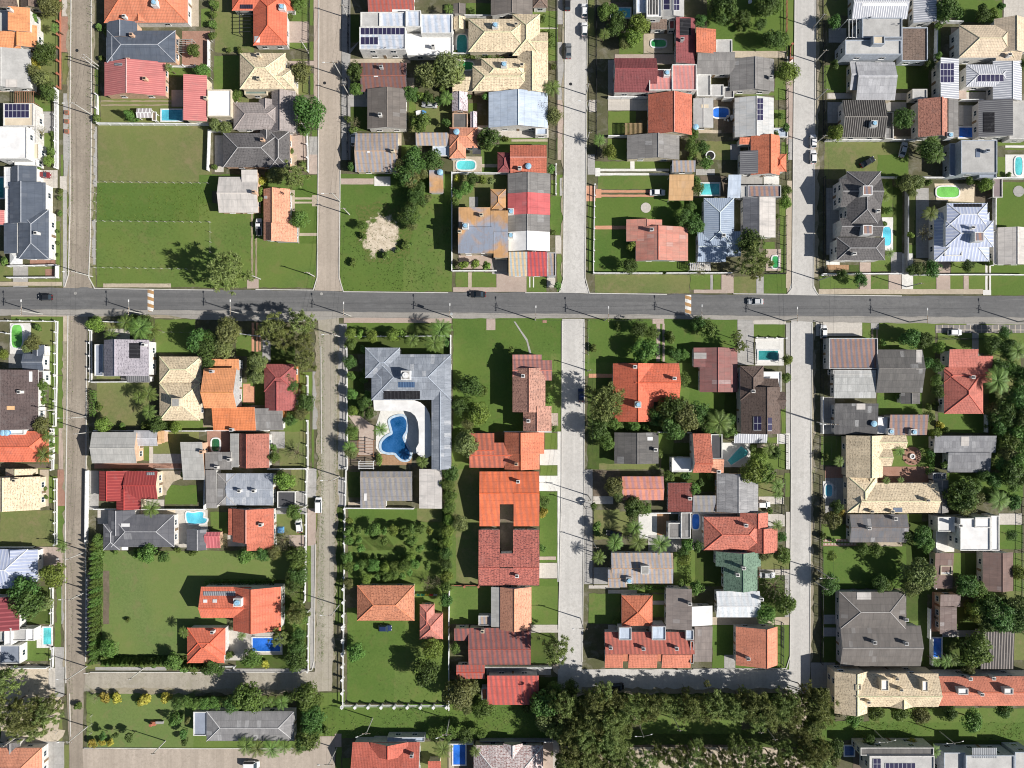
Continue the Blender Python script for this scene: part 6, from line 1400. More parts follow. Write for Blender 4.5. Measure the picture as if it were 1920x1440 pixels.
# clipped hedges and conifer screen
def hedge(label, l, wid, hgt, k='h', cones=False, n=None):
    p = [W(l[j], l[j + 1], hgt * .6) for j in range(0, len(l), 2)]; mb = MB(); rr = random.Random(len(label))
    for j in range(len(p) - 1):
        a, b = Vector(p[j].xy), Vector(p[j + 1].xy); L = (b - a).length; d = (b - a) / L; s = Vector((-d.y, d.x))
        for _ in range(int(L * hgt * 55)):
            f = rr.random(); e = rr.random(); side = rr.choice((-1, 1, 0))
            if side: q = a + d * L * f + s * side * wid / 2 * rr.uniform(.85, 1.15); z = rr.uniform(.05, hgt)
            else: q = a + d * L * f + s * rr.uniform(-.5, .5) * wid; z = hgt * rr.uniform(.9, 1.1)
            leaf(mb, Vector((q.x, q.y, z)), Vector((s.x * side, s.y * side, .6)) + rdir(rr) * .6, rr.uniform(.1, .24), .6, rr)
    c = p[len(p) // 2]
    o = link("hedge", mb.mesh("hedge", [LM[k]])); tag(o, label, "hedge")
hedge("clipped hedge along the fence below the mauve slate house", [174, 732, 174, 782], 1.1, 1.7)
hedge("long tall hedge between the orchard and the courtyard houses", [842, 880, 838, 1000, 836, 1110], 1.6, 2.2)
hedge("curved clipped hedge beside the kidney pool terrace", [708, 852, 714, 862, 709, 872], 1.0, 1.2, 'y')
hedge("low hedge behind the orange villa with round tank", [385, 1092, 440, 1092, 515, 1091], 1.0, 1.4)
hedge("narrow hedge beside the blue and orange striped house", [1178, 1101, 1250, 1102], 1.0, 1.4)
hedge("green hedge between upper and lower cream houses", [860, 106, 945, 106], .9, 1.3)
hedge("dark hedge beside the green roofed house", [1290, 1020, 1290, 1070, 1292, 1096], 1.2, 1.8)
hedge("dark garden hedge east of the long cream villa", [1744, 840, 1744, 890], 1.3, 2.0)
for j in range(26):
    f = j / 25; x = 177 - 3.5 * f; y = 1018 + 222 * f
    rr = random.Random(j + 900); hc = 2.3; p = W(x + rr.uniform(-1.5, 1.5), y, hc)
    root = empty("cypress", (p.x, p.y, 0)); tag(root, "pointed cypress in the dense screen row west of the big lawn", "tree", "cypress screen row")
    link("crown", crown_mesh('cone', j % 2, 'u'), root, (0, 0, hc), rr.uniform(0, 6), (1.3, 1.3, 1.8 * rr.uniform(.85, 1.1)))
    link("trunk", TR[3], root, (0, 0, 0), 0, (1.5, 1.5, 3.5))
for j in range(22):
    x = 196 + j * 9.0; y = 1243 + 0.8 * math.sin(j) + (5 if j > 16 else 0)
    rr = random.Random(j + 990); hc = 1.9; p = W(x, y, hc)
    root = empty("cypress", (p.x, p.y, 0)); tag(root, "pointed cypress in the dense screen row south of the big lawn", "tree", "cypress screen row along the cross street")
    link("crown", crown_mesh('cone', j % 2, 'u'), root, (0, 0, hc), rr.uniform(0, 6), (1.35, 1.35, 1.5 * rr.uniform(.85, 1.1)))
    link("trunk", TR[3], root, (0, 0, 0), 0, (1.5, 1.5, 3.0))
# weeds along the cobbled streets
mb = MB(); rr = random.Random(5)
for _ in range(5200):
    if rr.random() < .6: x, y = rr.choice((598, 604, 606, 629)) + rr.gauss(0, 2.2), rr.uniform(620, 1240)
    else: x, y = rr.choice((131, 136, 164, 169)) + rr.gauss(0, 1.5), rr.choice((rr.uniform(0, 520), rr.uniform(600, 1390)))
    p = W(x, y); leaf(mb, Vector((p.x, p.y, .2)), Vector((0, 0, 1)) + rdir(rr) * .8, rr.uniform(.06, .16), .5, rr)
tag(link("grass", mb.mesh("grass", [LM['b']])), "sparse weeds along the edges of the cobbled streets", "weeds", None, "stuff")

# rough tufts in the fields
def tufts(name, label, tl, n, s0, s1, zz, key):
    mb = MB(); rr = random.Random(n); q = [W(tl[0] + a / 4.8, tl[1] + c_ / 4.8) for a, c_ in ((tl[2], tl[3]), (tl[4], tl[5]))]
    for _ in range(n):
        x, y = rr.uniform(q[0].x, q[1].x), rr.uniform(q[1].y, q[0].y)
        if math.sin(x * .21 + 1.3) * math.sin(y * .27) + math.sin(x * .07 - y * .09) * .6 < rr.uniform(-1.1, 1.0): continue
        if any(abs(x - f[0]) < f[2] and abs(y - f[1]) < f[3] for f in FOOT): continue
        h = rr.uniform(s0, s1)
        for k in range(3): leaf(mb, Vector((x + rr.uniform(-.15, .15), y + rr.uniform(-.15, .15), zz + h * .6)), rdir(rr) + Vector((0, 0, .3)), h, .4, rr)
    tag(link(name, mb.mesh(name, [LM[key]])), label, "grass", None, "stuff")
tufts("meadow_grass", "taller rough grass tufts across the middle band of the empty lot", (0, 290, 880, 262, 1890, 595), 1500, .06, .16, .05, 'y')
tufts("lawn_weeds", "scattered weeds in the lower half of the empty lot", (0, 290, 880, 610, 2300, 1180), 1500, .06, .14, .05, 'b')
tufts("lawn_weeds", "scattered weeds in the lot around the bare sand patch", (380, 290, 1245, 280, 2230, 1220), 1600, .08, .2, .05, 'b')
tufts("lawn_weeds", "scattered weeds on the lawn beside the curved footpath", (760, 580, 435, 80, 1400, 1090), 900, .06, .14, .05, 'b')
tufts("lawn_weeds", "scattered weeds on the pillar fenced lawn", (380, 1140, 1305, 10, 2215, 845), 1400, .06, .15, .05, 'b')
tufts("park_weeds", "rough weeds along the grass corridor at the bottom", (380, 1140, 1085, 885, 3200, 1165), 2600, .08, .2, .05, 'o')
tufts("park_weeds", "rough weeds in the park strip below the terrace rows", (1520, 1140, 60, 1025, 1920, 1185), 1500, .08, .18, .05, 'y')
# ---------------------------------------------------------------- fences and walls
def postmesh(r, h, n=4, m=None, cap=False):
    mb = MB(); mb.bar((0, 0, -.05), (0, 0, h), r, 0, n)
    if cap: mb.box((0, 0), r * 1.25, r * 1.25, h, h + .08)
    return mb.mesh("post", [m])
PM = {'d': postmesh(.09, 1.8, 4, M_DARKMETAL), 'g': postmesh(.07, 1.5, 4, M_BRICK), 'o': postmesh(.16, 1.5, 4, M_WHITE, True), 'p': postmesh(.06, 1.4, 5, M_POLE), 's': postmesh(.3, 2.1, 4, M_WHITE, True), 'b': postmesh(.24, 1.7, 4, M_BRICK, True), 'W': postmesh(.2, 1.7, 4, M_WHITE, True)}
FN = {'w': ("boundary_wall", "low white", "boundary wall"), 'T': ("boundary_wall", "tall pale", "boundary wall"), 'd': ("railing", "dark metal", "railing"), 'g': ("railing", "red brown", "rail fence"),
      'o': ("white_fence", "white post", "fence"), 'p': ("wire_fence", "thin post and wire", "fence"), 's': ("pillar_fence", "white pillar and rail", "fence"), 'b': ("brick_fence", "red brick pillar", "fence"), 'W': ("arched_wall", "white open arched", "wall")}
def fence(k, x0, y0, x1, y1):
    h = {'w': 1.5, 'T': 1.7, 'd': 1.7, 'g': 1.4, 'o': 1.4, 'p': 1.4, 's': 2.0, 'b': 1.5, 'W': 1.6}[k]
    a, b = W(x0, y0, 0), W(x1, y1, 0); L = (b - a).length; d = (b - a).normalized(); nm, adj, noun = FN[k]; c = (a + b) / 2
    root = empty(nm, (c.x, c.y, 0), math.atan2(d.y, d.x)); tag(root, None, noun)
    mb = MB(); hl = L / 2
    if k in 'wT':
        th = .09 if k == 'w' else .13
        n = max(1, int(L / 3))
        mb.box((0, 0), hl, th, -.05, h); mb.box((0, 0), hl, th + .04, h, h + .06)
        if k == 'w':
            for j in range(n + 1): mb.box((-hl + L * j / n, 0), .14, th + .05, -.05, h + .03)
        me = mb.mesh("panel", [M_WHITE if k == 'w' else flat('wall_weathered_grey', (.3, .31, .33))])
        link("panel", me, root)
    else:
        sp = {'d': 2.6, 'g': 2.0, 'o': 3.2, 'p': 2.4, 's': 3.55, 'b': 3.4, 'W': 3.6}[k]; n = max(1, int(round(L / sp)))
        mat = {'d': M_DARKMETAL, 'g': M_BRICK, 'o': M_WHITE, 'p': M_POLE, 's': M_WHITE, 'b': M_DARKMETAL, 'W': M_WHITE}[k]
        if k == 'd':
            for z in (.15, h - .1): mb.box((0, 0), hl, .05, z, z + .08)
            for j in range(int(L / .6)): mb.box((-hl + j * .6, 0), .018, .018, .15, h)
        elif k == 'p':
            for z in (.6, 1.2): mb.box((0, 0), hl, .004, z, z + .008)
        elif k == 's':
            for z in (.6, 1.35): mb.box((0, 0), hl, .06, z, z + .14)
        elif k == 'b':
            mb.box((0, 0), hl, .12, -.05, .5, m=1)
            for z in (.8, 1.2): mb.box((0, 0), hl, .03, z, z + .05)
        elif k == 'W':
            mb.box((0, 0), hl, .16, -.05, .55)
            mb.box((0, 0), hl, .16, 1.45, 1.62)
            mb.box((0, .5), hl, .05, 1.5, 1.6)
            for j in range(int(L / 1.2)): mb.box((-hl + j * 1.2, .25), .06, .3, 1.5, 1.59)
        else:
            for z in (.5, 1.1): mb.box((0, 0), hl, .04, z, z + .1)
            if k == 'o': mb.box((0, 0), hl, .1, -.05, .35)
        link("rail", mb.mesh("rail", [mat, M_BRICK]), root)
        for j in range(n + 1): link("post", PM[k], root, (-hl + L * j / n, 0, 0), math.pi / 4 if k in 'osbW' else 0)
    later(root, ("long " if L > 25 else "short " if L < 9 else "") + adj, noun, c.x, c.y)

# ---------------------------------------------------------------- pools
WATER = {'cyan': (.1, .5, .68), 'teal': (.03, .25, .25), 'green': (.04, .3, .09), 'lime': (.14, .42, .08), 'blue': (.015, .13, .55), 'turq': (.1, .52, .54), 'navy': (.02, .1, .3), 'kidney': (.004, .075, .22), 'dgreen': (.02, .12, .05)}
PC = {'cyan': "cyan", 'teal': "teal", 'green': "green", 'lime': "bright green", 'blue': "deep blue", 'turq': "turquoise", 'navy': "dark blue", 'kidney': "kidney shaped dark blue", 'dgreen': "dark green"}
def watermat(k):
    n = "water_" + k
    if n not in MATS:
        t = NT(n); P = t.pos(); a = list(WATER[k]) + [1]
        c = t.mix(t.ramp(t.noise(P, .22, 2, .5, .3), .35, .65), scl(a, .72), [min(.9, q * 1.35 + .02) for q in a[:3]] + [1])
        vo = t.n('ShaderNodeTexVoronoi', feature='DISTANCE_TO_EDGE'); vo.inputs['Scale'].default_value = 1.5; t.l(P, vo.inputs['Vector'])
        c = t.mix(t.math('MULTIPLY', t.math('LESS_THAN', vo.outputs['Distance'], .05), .22), c, [min(.9, q * 1.8 + .06) for q in a[:3]] + [1])
        MATS[n] = t.out(c, .06, t.noise(P, 2.5, 2), .12, .05); t.b.inputs["Specular IOR Level"].default_value = .5
    return MATS[n]
def pool(shape, v, k, nm):
    if shape == 'R': pts = [(v[0], v[1]), (v[2], v[1]), (v[2], v[3]), (v[0], v[3])]
    elif shape == 'O':
        cx, cy, rx, ry = (v[0] + v[2]) / 2, (v[1] + v[3]) / 2, abs(v[2] - v[0]) / 2, abs(v[3] - v[1]) / 2
        pts = []
        for j in range(40):
            a = 6.2832 * j / 40; ca, sa = math.cos(a), math.sin(a); e = .55
            pts.append((cx + rx * math.copysign(abs(ca) ** e, ca), cy + ry * math.copysign(abs(sa) ** e, sa)))
    else:
        q = [Vector((v[j], v[j + 1])) for j in range(0, len(v), 2)]; pts = []; m = len(q)
        for j in range(m):
            for s in range(4 if nm != 'diag' else 1):
                f = s / 4; p0, p1, p2, p3 = q[j - 1], q[j], q[(j + 1) % m], q[(j + 2) % m]
                pts.append(tuple(.5 * ((2 * p1) + (p2 - p0) * f + (2 * p0 - 5 * p1 + 4 * p2 - p3) * f * f + (3 * p1 - p0 - 3 * p2 + p3) * f ** 3)))
    P = [Vector(W(ox + x / 4.8, oy + y / 4.8).xy) for x, y in pts]
    a = sum(P[i].x * P[(i + 1) % len(P)].y - P[(i + 1) % len(P)].x * P[i].y for i in range(len(P)))
    if a < 0: P = P[::-1]
    c = sum(P, Vector((0, 0))) / len(P)
    N = []
    for j in range(len(P)):
        e1 = (P[j] - P[j - 1]).normalized(); e2 = (P[(j + 1) % len(P)] - P[j]).normalized(); nn = Vector((e1.y + e2.y, -e1.x - e2.x)); N.append(nn.normalized() * (1.0 if shape != 'R' else 1.3))
    wd = .38 if k != 'kidney' else .65
    root = empty("swimming_pool", (c.x, c.y, 0)); tag(root, None, "swimming pool")
    mb = MB(); mw = MB()
    for j in range(len(P)):
        jj = (j + 1) % len(P); A, B = P[j] - c, P[jj] - c; OA, OB = A + N[j] * wd, B + N[jj] * wd; z = .26
        mb.poly([(*A, z), (*OA, z), (*OB, z), (*B, z)]); mb.poly([(*OA, -.02), (*OB, -.02), (*OB, z), (*OA, z)]); mb.poly([(*A, z), (*B, z), (*B, .1), (*A, .1)])
    mw.poly([(*(p - c), .2) for p in P])
    link("rim", mb.mesh("rim", [M_WHITE if k != 'kidney' else flat("pool_step_blue", (.5, .62, .74))]), root); link("water", mw.mesh("water", [watermat(k)]), root)
    if k == 'kidney': tag(root, "dark blue curved pool on the white terrace of the villa")
    else: later(root, {'R': "rectangular", 'O': "rounded", 'P': "odd shaped"}[shape] + " " + PC[k], "pool", c.x, c.y)

# ---------------------------------------------------------------- vehicles
CARC = {'white': (.75, .75, .75), 'black': (.02, .022, .026), 'grey': (.16, .17, .18), 'silver': (.5, .51, .52), 'wine': (.2, .03, .035), 'navy': (.02, .035, .1)}
def carpaint(k):
    n = "car_paint_" + k
    if n not in MATS:
        t = NT(n); t.b.inputs["Coat Weight"].default_value = .5; MATS[n] = t.out(list(CARC[k]) + [1], .35)
    return MATS[n]
CM = {}
M_LAMP = flat("lamp_glass", (.7, .7, .68), .15); M_TAIL = flat("tail_lamp", (.4, .02, .02), .2)
def car_meshes(typ, colr):
    key = (typ, colr)
    if key in CM: return CM[key]
    L = {'hatch': 3.8, 'sedan': 4.35, 'pickup': 4.8, 'van': 4.4}[typ] / 2; w = .84 if typ != 'van' else .92
    # side profile (x, z of belt), cabin
    st = [(-L, .55, .8), (-L + .12, .8, .93), (-L * .45, .92, 1), (L * .3, .95, 1), (L * .62, .9, .99), (L - .2, .78, .93), (L, .55, .8)]
    mb = MB(); rings = []
    for x, z, k in st:
        ww = w * k; rings.append([(x, -ww * .95, .28), (x, -ww, .5), (x, -ww * .93, z), (x, 0, z + .05), (x, ww * .93, z), (x, ww, .5), (x, ww * .95, .28)])
    for i in range(len(rings) - 1):
        for j in range(6): mb.poly([rings[i][j], rings[i][j + 1], rings[i + 1][j + 1], rings[i + 1][j]][::-1])
    mb.poly(rings[0][::-1]); mb.poly(rings[-1])
    for f in rings: pass
    cab = {'hatch': (-L * .93, -L * .72, L * .18, L * .52), 'sedan': (-L * .68, -L * .4, L * .2, L * .52), 'pickup': (-L * .12, -L * .02, L * .3, L * .56), 'van': (-L * .97, -L * .86, L * .42, L * .72)}[typ]
    top = {'hatch': 1.48, 'sedan': 1.43, 'pickup': 1.65, 'van': 1.78}[typ]
    g = MB(); wb, wt = w * .9, w * .74
    lo = [(cab[0], -wb, .9), (cab[3], -wb, .9), (cab[3], wb, .9), (cab[0], wb, .9)]; hi_ = [(cab[1], -wt, top), (cab[2], -wt, top), (cab[2], wt, top), (cab[1], wt, top)]
    for i in range(4):
        j = (i + 1) % 4; g.poly([lo[i], lo[j], hi_[j], hi_[i]])
    for i in range(4): mb.bar(lo[i], hi_[i], .05, 0, 4)
    rf = [(cab[1] - .03, -wt - .02, top), (cab[2] + .03, -wt - .02, top), (cab[2] + .03, wt + .02, top), (cab[1] - .03, wt + .02, top)]
    mb.poly([(p[0], p[1], p[2] + .02) for p in rf]); mb.poly([(p[0] * .9, p[1] * .9, p[2] + .06) for p in rf])
    for i in range(4):
        j = (i + 1) % 4; mb.poly([rf[i], rf[j], (rf[j][0] * .9, rf[j][1] * .9, top + .06), (rf[i][0] * .9, rf[i][1] * .9, top + .06)])
    if typ == 'pickup':
        mb.box((-L * .56, 0), L * .38, w * .78, .7, .99, m=1)
    for sy in (-1, 1): mb.box((L * .42, sy * (w + .08)), .08, .1, .9, 1.04)
    wh = MB(); n = 14
    for s0, s1, r, m in ((-.1, .1, .31, 0), (-.105, .105, .19, 1)):
        A = [(r * math.cos(6.283 * i / n), s0, r * math.sin(6.283 * i / n)) for i in range(n)]; B = [(p[0], s1, p[2]) for p in A]
        for i in range(n): wh.poly([A[i], A[(i + 1) % n], B[(i + 1) % n], B[i]], m)
        wh.poly(A[::-1], m); wh.poly(B, m)
    hl = MB(); hl.box((0, 0), .09, .17, -.07, .07)
    CM[key] = (mb.mesh("body", [carpaint(colr), M_DARKMETAL]), g.mesh("windows", [M_GLASS]), wh.mesh("wheel", [M_RUBBER, M_CONC]), hl.mesh("headlight", [M_LAMP]), hl.mesh("tail_light", [M_TAIL]), L, w)
    return CM[key]
def car(typ, px, py, ang, colr):
    p = W(px, py, .9); body, win, wh, h_, t_, L, w = car_meshes(typ, colr)
    nm = {'hatch': "parked_car", 'sedan': "sedan_car", 'pickup': "pickup_truck", 'van': "van"}[typ]
    z = .16 if 540 < py < 600 else .12
    root = empty(nm, (p.x, p.y, z), math.radians(ang)); tag(root, None, {'hatch': "car", 'sedan': "car", 'pickup': "pickup truck", 'van': "van"}[typ])
    link("body", body, root); link("windows", win, root)
    for sx in (-1, 1):
        for sy in (-1, 1): link("wheel", wh, root, (sx * L * .62, sy * (w - .1), .31))
    for sy in (-1, 1):
        link("headlight", h_, root, (L - .07, sy * w * .55, .62)); link("tail_light", t_, root, (-L + .06, sy * w * .55, .66))
    later(root, {'black': "dark", 'wine': "dark red", 'navy': "dark blue"}.get(colr, colr), {'hatch': "hatchback car", 'sedan': "sedan car", 'pickup': "pickup truck", 'van': "van"}[typ], p.x, p.y)

# ---------------------------------------------------------------- poles
mb = MB(); mb.bar((0, 0, -.05), (0, 0, 9.2), .17, 0, 8, .1); SHAFT = mb.mesh("shaft", [M_POLE])
mb = MB(); mb.box((0, 0), .06, 1.1, -.06, .06)
for y in (-1, -.4, .4, 1): mb.cyl((0, y), .05, .06, .25, 8, 1)
XARM = mb.mesh("crossarm", [M_WOOD, M_WHITE])
mb = MB(); mb.bar((0, 0, 0), (1.2, 0, .5), .04); mb.bar((1.2, 0, .5), (2.5, 0, .7), .04); LARM = mb.mesh("lamp_arm", [M_POLE])
mb = MB(); mb.box((0, 0), .35, .13, -.07, .07, taper=.7); LHEAD = mb.mesh("lamp_head", [M_WHITE])
mb = MB(); mb.cyl((0, 0), .3, -.5, .5, 14); mb.cyl((0, 0), .33, .5, .56, 14); mb.bar((-.3, 0, .3), (.3, 0, .3), .04); TRF = mb.mesh("transformer", [flat("transformer_grey", (.45, .47, .48))])
POLES = []; LINEP = {}
LINES = (("cobbled street", 155, 190), ("tan street", 627, 660), ("concrete street", 1092, 1108), ("dark street", 1524, 1540))
def pole(px, py, mode):
    p = W(px, py, 0)
    lamp2 = mode == 'X2'
    root = empty("street_lamp" if lamp2 else "utility_pole", (p.x, p.y, 0)); tag(root, None, "street lamp" if lamp2 else "utility pole", None)
    main_ = 570 < py < 620
    sc = 1.0 if mode != '-' else .8
    if lamp2: sc = .75
    link("shaft", SHAFT, root, None, 0, (1, 1, sc))
    ht = 9.0 * sc
    if not lamp2: link("crossarm", XARM, root, (0, 0, ht - .3), 0 if main_ else math.pi / 2, (1, 1 if mode != '-' else .6, 1))
    if mode not in ('-', 'X', 'X2'):
        a = math.radians(float(mode)); la = link("lamp_arm", LARM, root, (0, 0, ht - .9), a); link("lamp_head", LHEAD, la, (2.7, 0, .7))
    if mode == 'X':
        link("transformer", TRF, root, (.35, .3, ht - 1.6)); la = link("lamp_arm", LARM, root, (0, 0, ht - .9), math.pi / 2); link("lamp_head", LHEAD, la, (2.7, 0, .7))
    if lamp2:
        for a in (.35, math.pi - .1):
            la = link("lamp_arm", LARM, root, (0, 0, ht - .3), a, (.8, .8, .8)); link("lamp_head", LHEAD, la, (2.7, 0, .7))
    if main_: POLES.append((p.x, p.y, ht - .1))
    for nm_, x0, x1 in LINES:
        if x0 < px < x1 and not main_ and not lamp2: LINEP.setdefault(nm_, []).append((p.x, p.y, ht - .1))
    later(root, "grey concrete" if not lamp2 else "two armed", "street lamp" if lamp2 else "utility pole" if mode in ('-', 'X') else "pole with street lamp", p.x, p.y)
sec = None
for ln in MISC.strip().split("\n"):
    ln = ln.strip()
    if ln in ("pools", "poly", "fences", "cars", "poles"): sec = ln; continue
    if ln[0] == "@": ox, oy = map(float, ln[1:].split()); continue
    if sec == "poly":
        w = ln.split(); pool('P', list(map(float, w[2:])), w[1], 'diag' if len(w) == 12 else w[1]); continue
    for it in ln.split(","):
        w = it.split()
        if sec == "pools": pool(w[0], list(map(float, w[1:5])), w[5], '')
        elif sec == "fences":
            v = list(map(float, w[1:])); fence(w[0], ox + v[0] / 4.8, oy + v[1] / 4.8, ox + v[2] / 4.8, oy + v[3] / 4.8)
        elif sec == "cars": car(w[0], ox + float(w[1]) / 4.8, oy + float(w[2]) / 4.8, float(w[3]), w[4])
        elif sec == "poles": pole(ox + float(w[0]) / 4.8, oy + float(w[1]) / 4.8, w[2])
# wires between the poles: one cable set per span
POLES.sort()
SPANS = [(POLES[i], POLES[i + 1], "main road", 1) for i in range(len(POLES) - 1)]
for nm_, l in LINEP.items():
    l.sort(key=lambda q: q[1])
    SPANS += [(l[i], l[i + 1], nm_, 0) for i in range(len(l) - 1) if l[i + 1][1] - l[i][1] < 48]
for a, b, nm_, hz_ in SPANS:
    a, b = Vector(a), Vector(b); mb = MB()
    for dy in ((-.9, .4) if hz_ else (-.6, .6)):
        pr = None
        for k in range(9):
            f = k / 8; q = a.lerp(b, f) + Vector((0 if hz_ else dy, dy if hz_ else 0, -.8 * (1 - (2 * f - 1) ** 2)))
            if pr is not None: mb.bar(pr, q, .018, 0, 3)
            pr = q
    o = link("power_line", mb.mesh("power_line", [M_DARKMETAL])); tag(o, None, "power line", "power lines along the " + nm_)
    c = (a + b) / 2; later(o, "thin sagging", "power line", c.x, c.y)

# ---------------------------------------------------------------- pergolas and small yard things
def slatted(nm, label, t, n, axis, mat, h=2.5, rails=True):
    a, b = W(ox + t[0] / 4.8, oy + t[1] / 4.8, h), W(ox + t[2] / 4.8, oy + t[3] / 4.8, h); c = ((a.x + b.x) / 2, (a.y + b.y) / 2); hx, hy = abs(b.x - a.x) / 2, abs(a.y - b.y) / 2
    root = empty(nm, (c[0], c[1], 0)); tag(root, label, "pergola")
    mb = MB()
    for j in range(n):
        f = -1 + 2 * (j + .5) / n
        if axis == 'v': mb.box((f * hx, 0), .06, hy, h - .1, h + .04)
        else: mb.box((0, f * hy), hx, .06, h - .1, h + .04)
    link("slats", mb.mesh("slats", [mat]), root)
    mb = MB()
    for s in (-1, 1):
        if axis == 'v': mb.box((0, s * (hy - .15)), hx, .07, h - .26, h - .105)
        else: mb.box((s * (hx - .15), 0), .07, hy, h - .26, h - .105)
    link("beams", mb.mesh("beams", [mat]), root)
    for sx in (-1, 1):
        for sy in (-1, 1):
            m2 = MB(); m2.box((sx * (hx - .15), sy * (hy - .15)), .07, .07, -.05, h - .27); link("post", m2.mesh("post", [mat]), root)
M_TIMB = flat("timber_brown", (.28, .15, .09), .85); M_TAN = flat("timber_tan", (.5, .36, .2), .85)
ox, oy = 0, 0
slatted("pergola", "brown slatted pergola north of the solar roofed cream house", (125, 818, 310, 928), 9, 'v', M_TIMB)
slatted("pergola", "grey slatted pergola east of the slate blue house", (1600, 345, 1730, 480), 7, 'h', M_CONC)
ox = 380
slatted("pergola", "black frame shade over the court beside the vermilion house", (325, 98, 448, 300), 6, 'h', M_DARKMETAL)
ox = 1140
slatted("pergola", "tan timber pergola west of the red gabled house", (150, 1107, 310, 1212), 14, 'v', M_TAN)
ox = 1520
slatted("pergola", "white beam pergola on the grey modern house front", (328, 170, 462, 340), 4, 'v', M_WHITE, 5.6)
ox, oy = 1140, 290
slatted("pergola", "white slatted pergola below the blue metal house", (735, 972, 925, 1042), 11, 'v', M_WHITE)
ox, oy = 380, 580
slatted("pergola", "brown timber pergola on the kidney pool yard", (1390, 1180, 1540, 1330), 6, 'h', M_TIMB)
slatted("pergola", "white slatted pergola roof beside the wood deck", (1400, 1365, 1540, 1440), 5, 'h', M_WHITE)
def dinghy(tx, ty):
    p = W(ox + tx / 4.8, oy + ty / 4.8, .5); root = empty("rowing_boat", (p.x, p.y, .05), 0.1); tag(root, "small white boat under a blue cover behind the silver sedan", "boat")
    mb = MB(); st = [(-1.5, .55), (-.8, .72), (.2, .7), (.9, .45), (1.45, .05)]
    for i in range(4):
        (x0, w0), (x1, w1) = st[i], st[i + 1]
        for s in (-1, 1):
            q = [(x0, s * w0 * .55, .1), (x1, s * w1 * .55, .1), (x1, s * w1, .6), (x0, s * w0, .6)]; mb.poly(q if s < 0 else q[::-1])
        mb.poly([(x0, -w0 * .55, .1), (x0, w0 * .55, .1), (x1, w1 * .55, .1), (x1, -w1 * .55, .1)][::-1]); mb.poly([(x0, -w0 * .9, .42), (x1, -w1 * .9, .42), (x1, w1 * .9, .42), (x0, w0 * .9, .42)])
    mb.poly([(-1.5, -.3, .1), (-1.5, -.55, .6), (-1.5, .55, .6), (-1.5, .3, .1)]); link("hull", mb.mesh("hull", [M_WHITE]), root)
    mb = MB(); mb.poly([(.25, -.72, .62), (.9, -.47, .64), (.9, 0, .78), (.25, 0, .85)]); mb.poly([(.25, 0, .85), (.9, 0, .78), (.9, .47, .64), (.25, .72, .62)]); mb.poly([(.9, -.47, .64), (1.47, 0, .66), (.9, 0, .78)]); mb.poly([(.9, 0, .78), (1.47, 0, .66), (.9, .47, .64)])
    link("cover", mb.mesh("cover", [M_BLUE]), root)
ox, oy = 760, 0
dinghy(145, 1015)
def trampoline(tx, ty, r, label):
    p = W(ox + tx / 4.8, oy + ty / 4.8, .8); root = empty("trampoline", (p.x, p.y, 0)); tag(root, label, "trampoline")
    mb = MB(); n = 24
    for i in range(n):
        a, b = 6.2832 * i / n, 6.2832 * (i + 1) / n
        mb.poly([(r * math.cos(a), r * math.sin(a), .85), (r * math.cos(b), r * math.sin(b), .85), (r * .78 * math.cos(b), r * .78 * math.sin(b), .85), (r * .78 * math.cos(a), r * .78 * math.sin(a), .85)])
    link("pad", mb.mesh("pad", [M_WHITE]), root); mb = MB(); mb.cyl((0, 0), r * .79, .8, .83, 24); link("mat", mb.mesh("mat", [M_RUBBER]), root)
    for i in range(4):
        a = i * math.pi / 2 + .4; mb = MB(); mb.bar((r * .9 * math.cos(a), r * .9 * math.sin(a), 0), (r * .9 * math.cos(a), r * .9 * math.sin(a), .83), .04); link("leg", mb.mesh("leg", [M_CONC]), root)
ox, oy = 1140, 0
trampoline(922, 1400, 1.35, "round trampoline south of the grey flat pool house yard")
# garden furniture
mb = MB(); mb.cyl((0, 0), .55, .7, .75, 18); TTOP = mb.mesh("table_top", [M_WHITE])
mb = MB(); mb.bar((0, 0, 0), (0, 0, .7), .05, 0, 6); mb.cyl((0, 0), .3, 0, .05, 12); TLEG = mb.mesh("leg", [M_WHITE])
mb = MB(); mb.box((0, 0), .24, .24, .4, .45)
for sx in (-1, 1):
    for sy in (-1, 1): mb.box((sx * .2, sy * .2), .025, .025, 0, .4)
CSEAT = mb.mesh("seat", [M_WHITE]); mb = MB(); mb.box((-.23, 0), .03, .24, .45, .9); CBACK = mb.mesh("backrest", [M_WHITE])
CW1, CW2 = CSEAT.copy(), CBACK.copy()
for m_ in (CW1, CW2): m_.materials[0] = M_WOOD
mb = MB(); mb.box((0, 0), .95, .32, .25, .33); LSEAT = mb.mesh("seat", [M_WHITE])
mb = MB(); mb.poly([(.3, -.32, .34), (.95, -.32, .72), (.95, .32, .72), (.3, .32, .34)]); mb.poly([(.3, .32, .3), (.95, .32, .68), (.95, -.32, .68), (.3, -.32, .3)]); LBACK = mb.mesh("backrest", [M_WHITE])
mb = MB()
mb.box((0, 0), .05, .05, 0, .25); LLEG = mb.mesh("leg", [M_WHITE])
def table(tx, ty, label):
    p = W(ox + tx / 4.8, oy + ty / 4.8); r = empty("garden_table", (p.x, p.y, .1)); tag(r, label, "table"); link("table_top", TTOP, r); link("leg", TLEG, r)
def chair(x, y, a, label, grp, wood=False):
    r = empty("garden_chair", (x, y, .1), a); tag(r, label, "chair", grp); link("seat", CW1 if wood else CSEAT, r); link("backrest", CW2 if wood else CBACK, r)
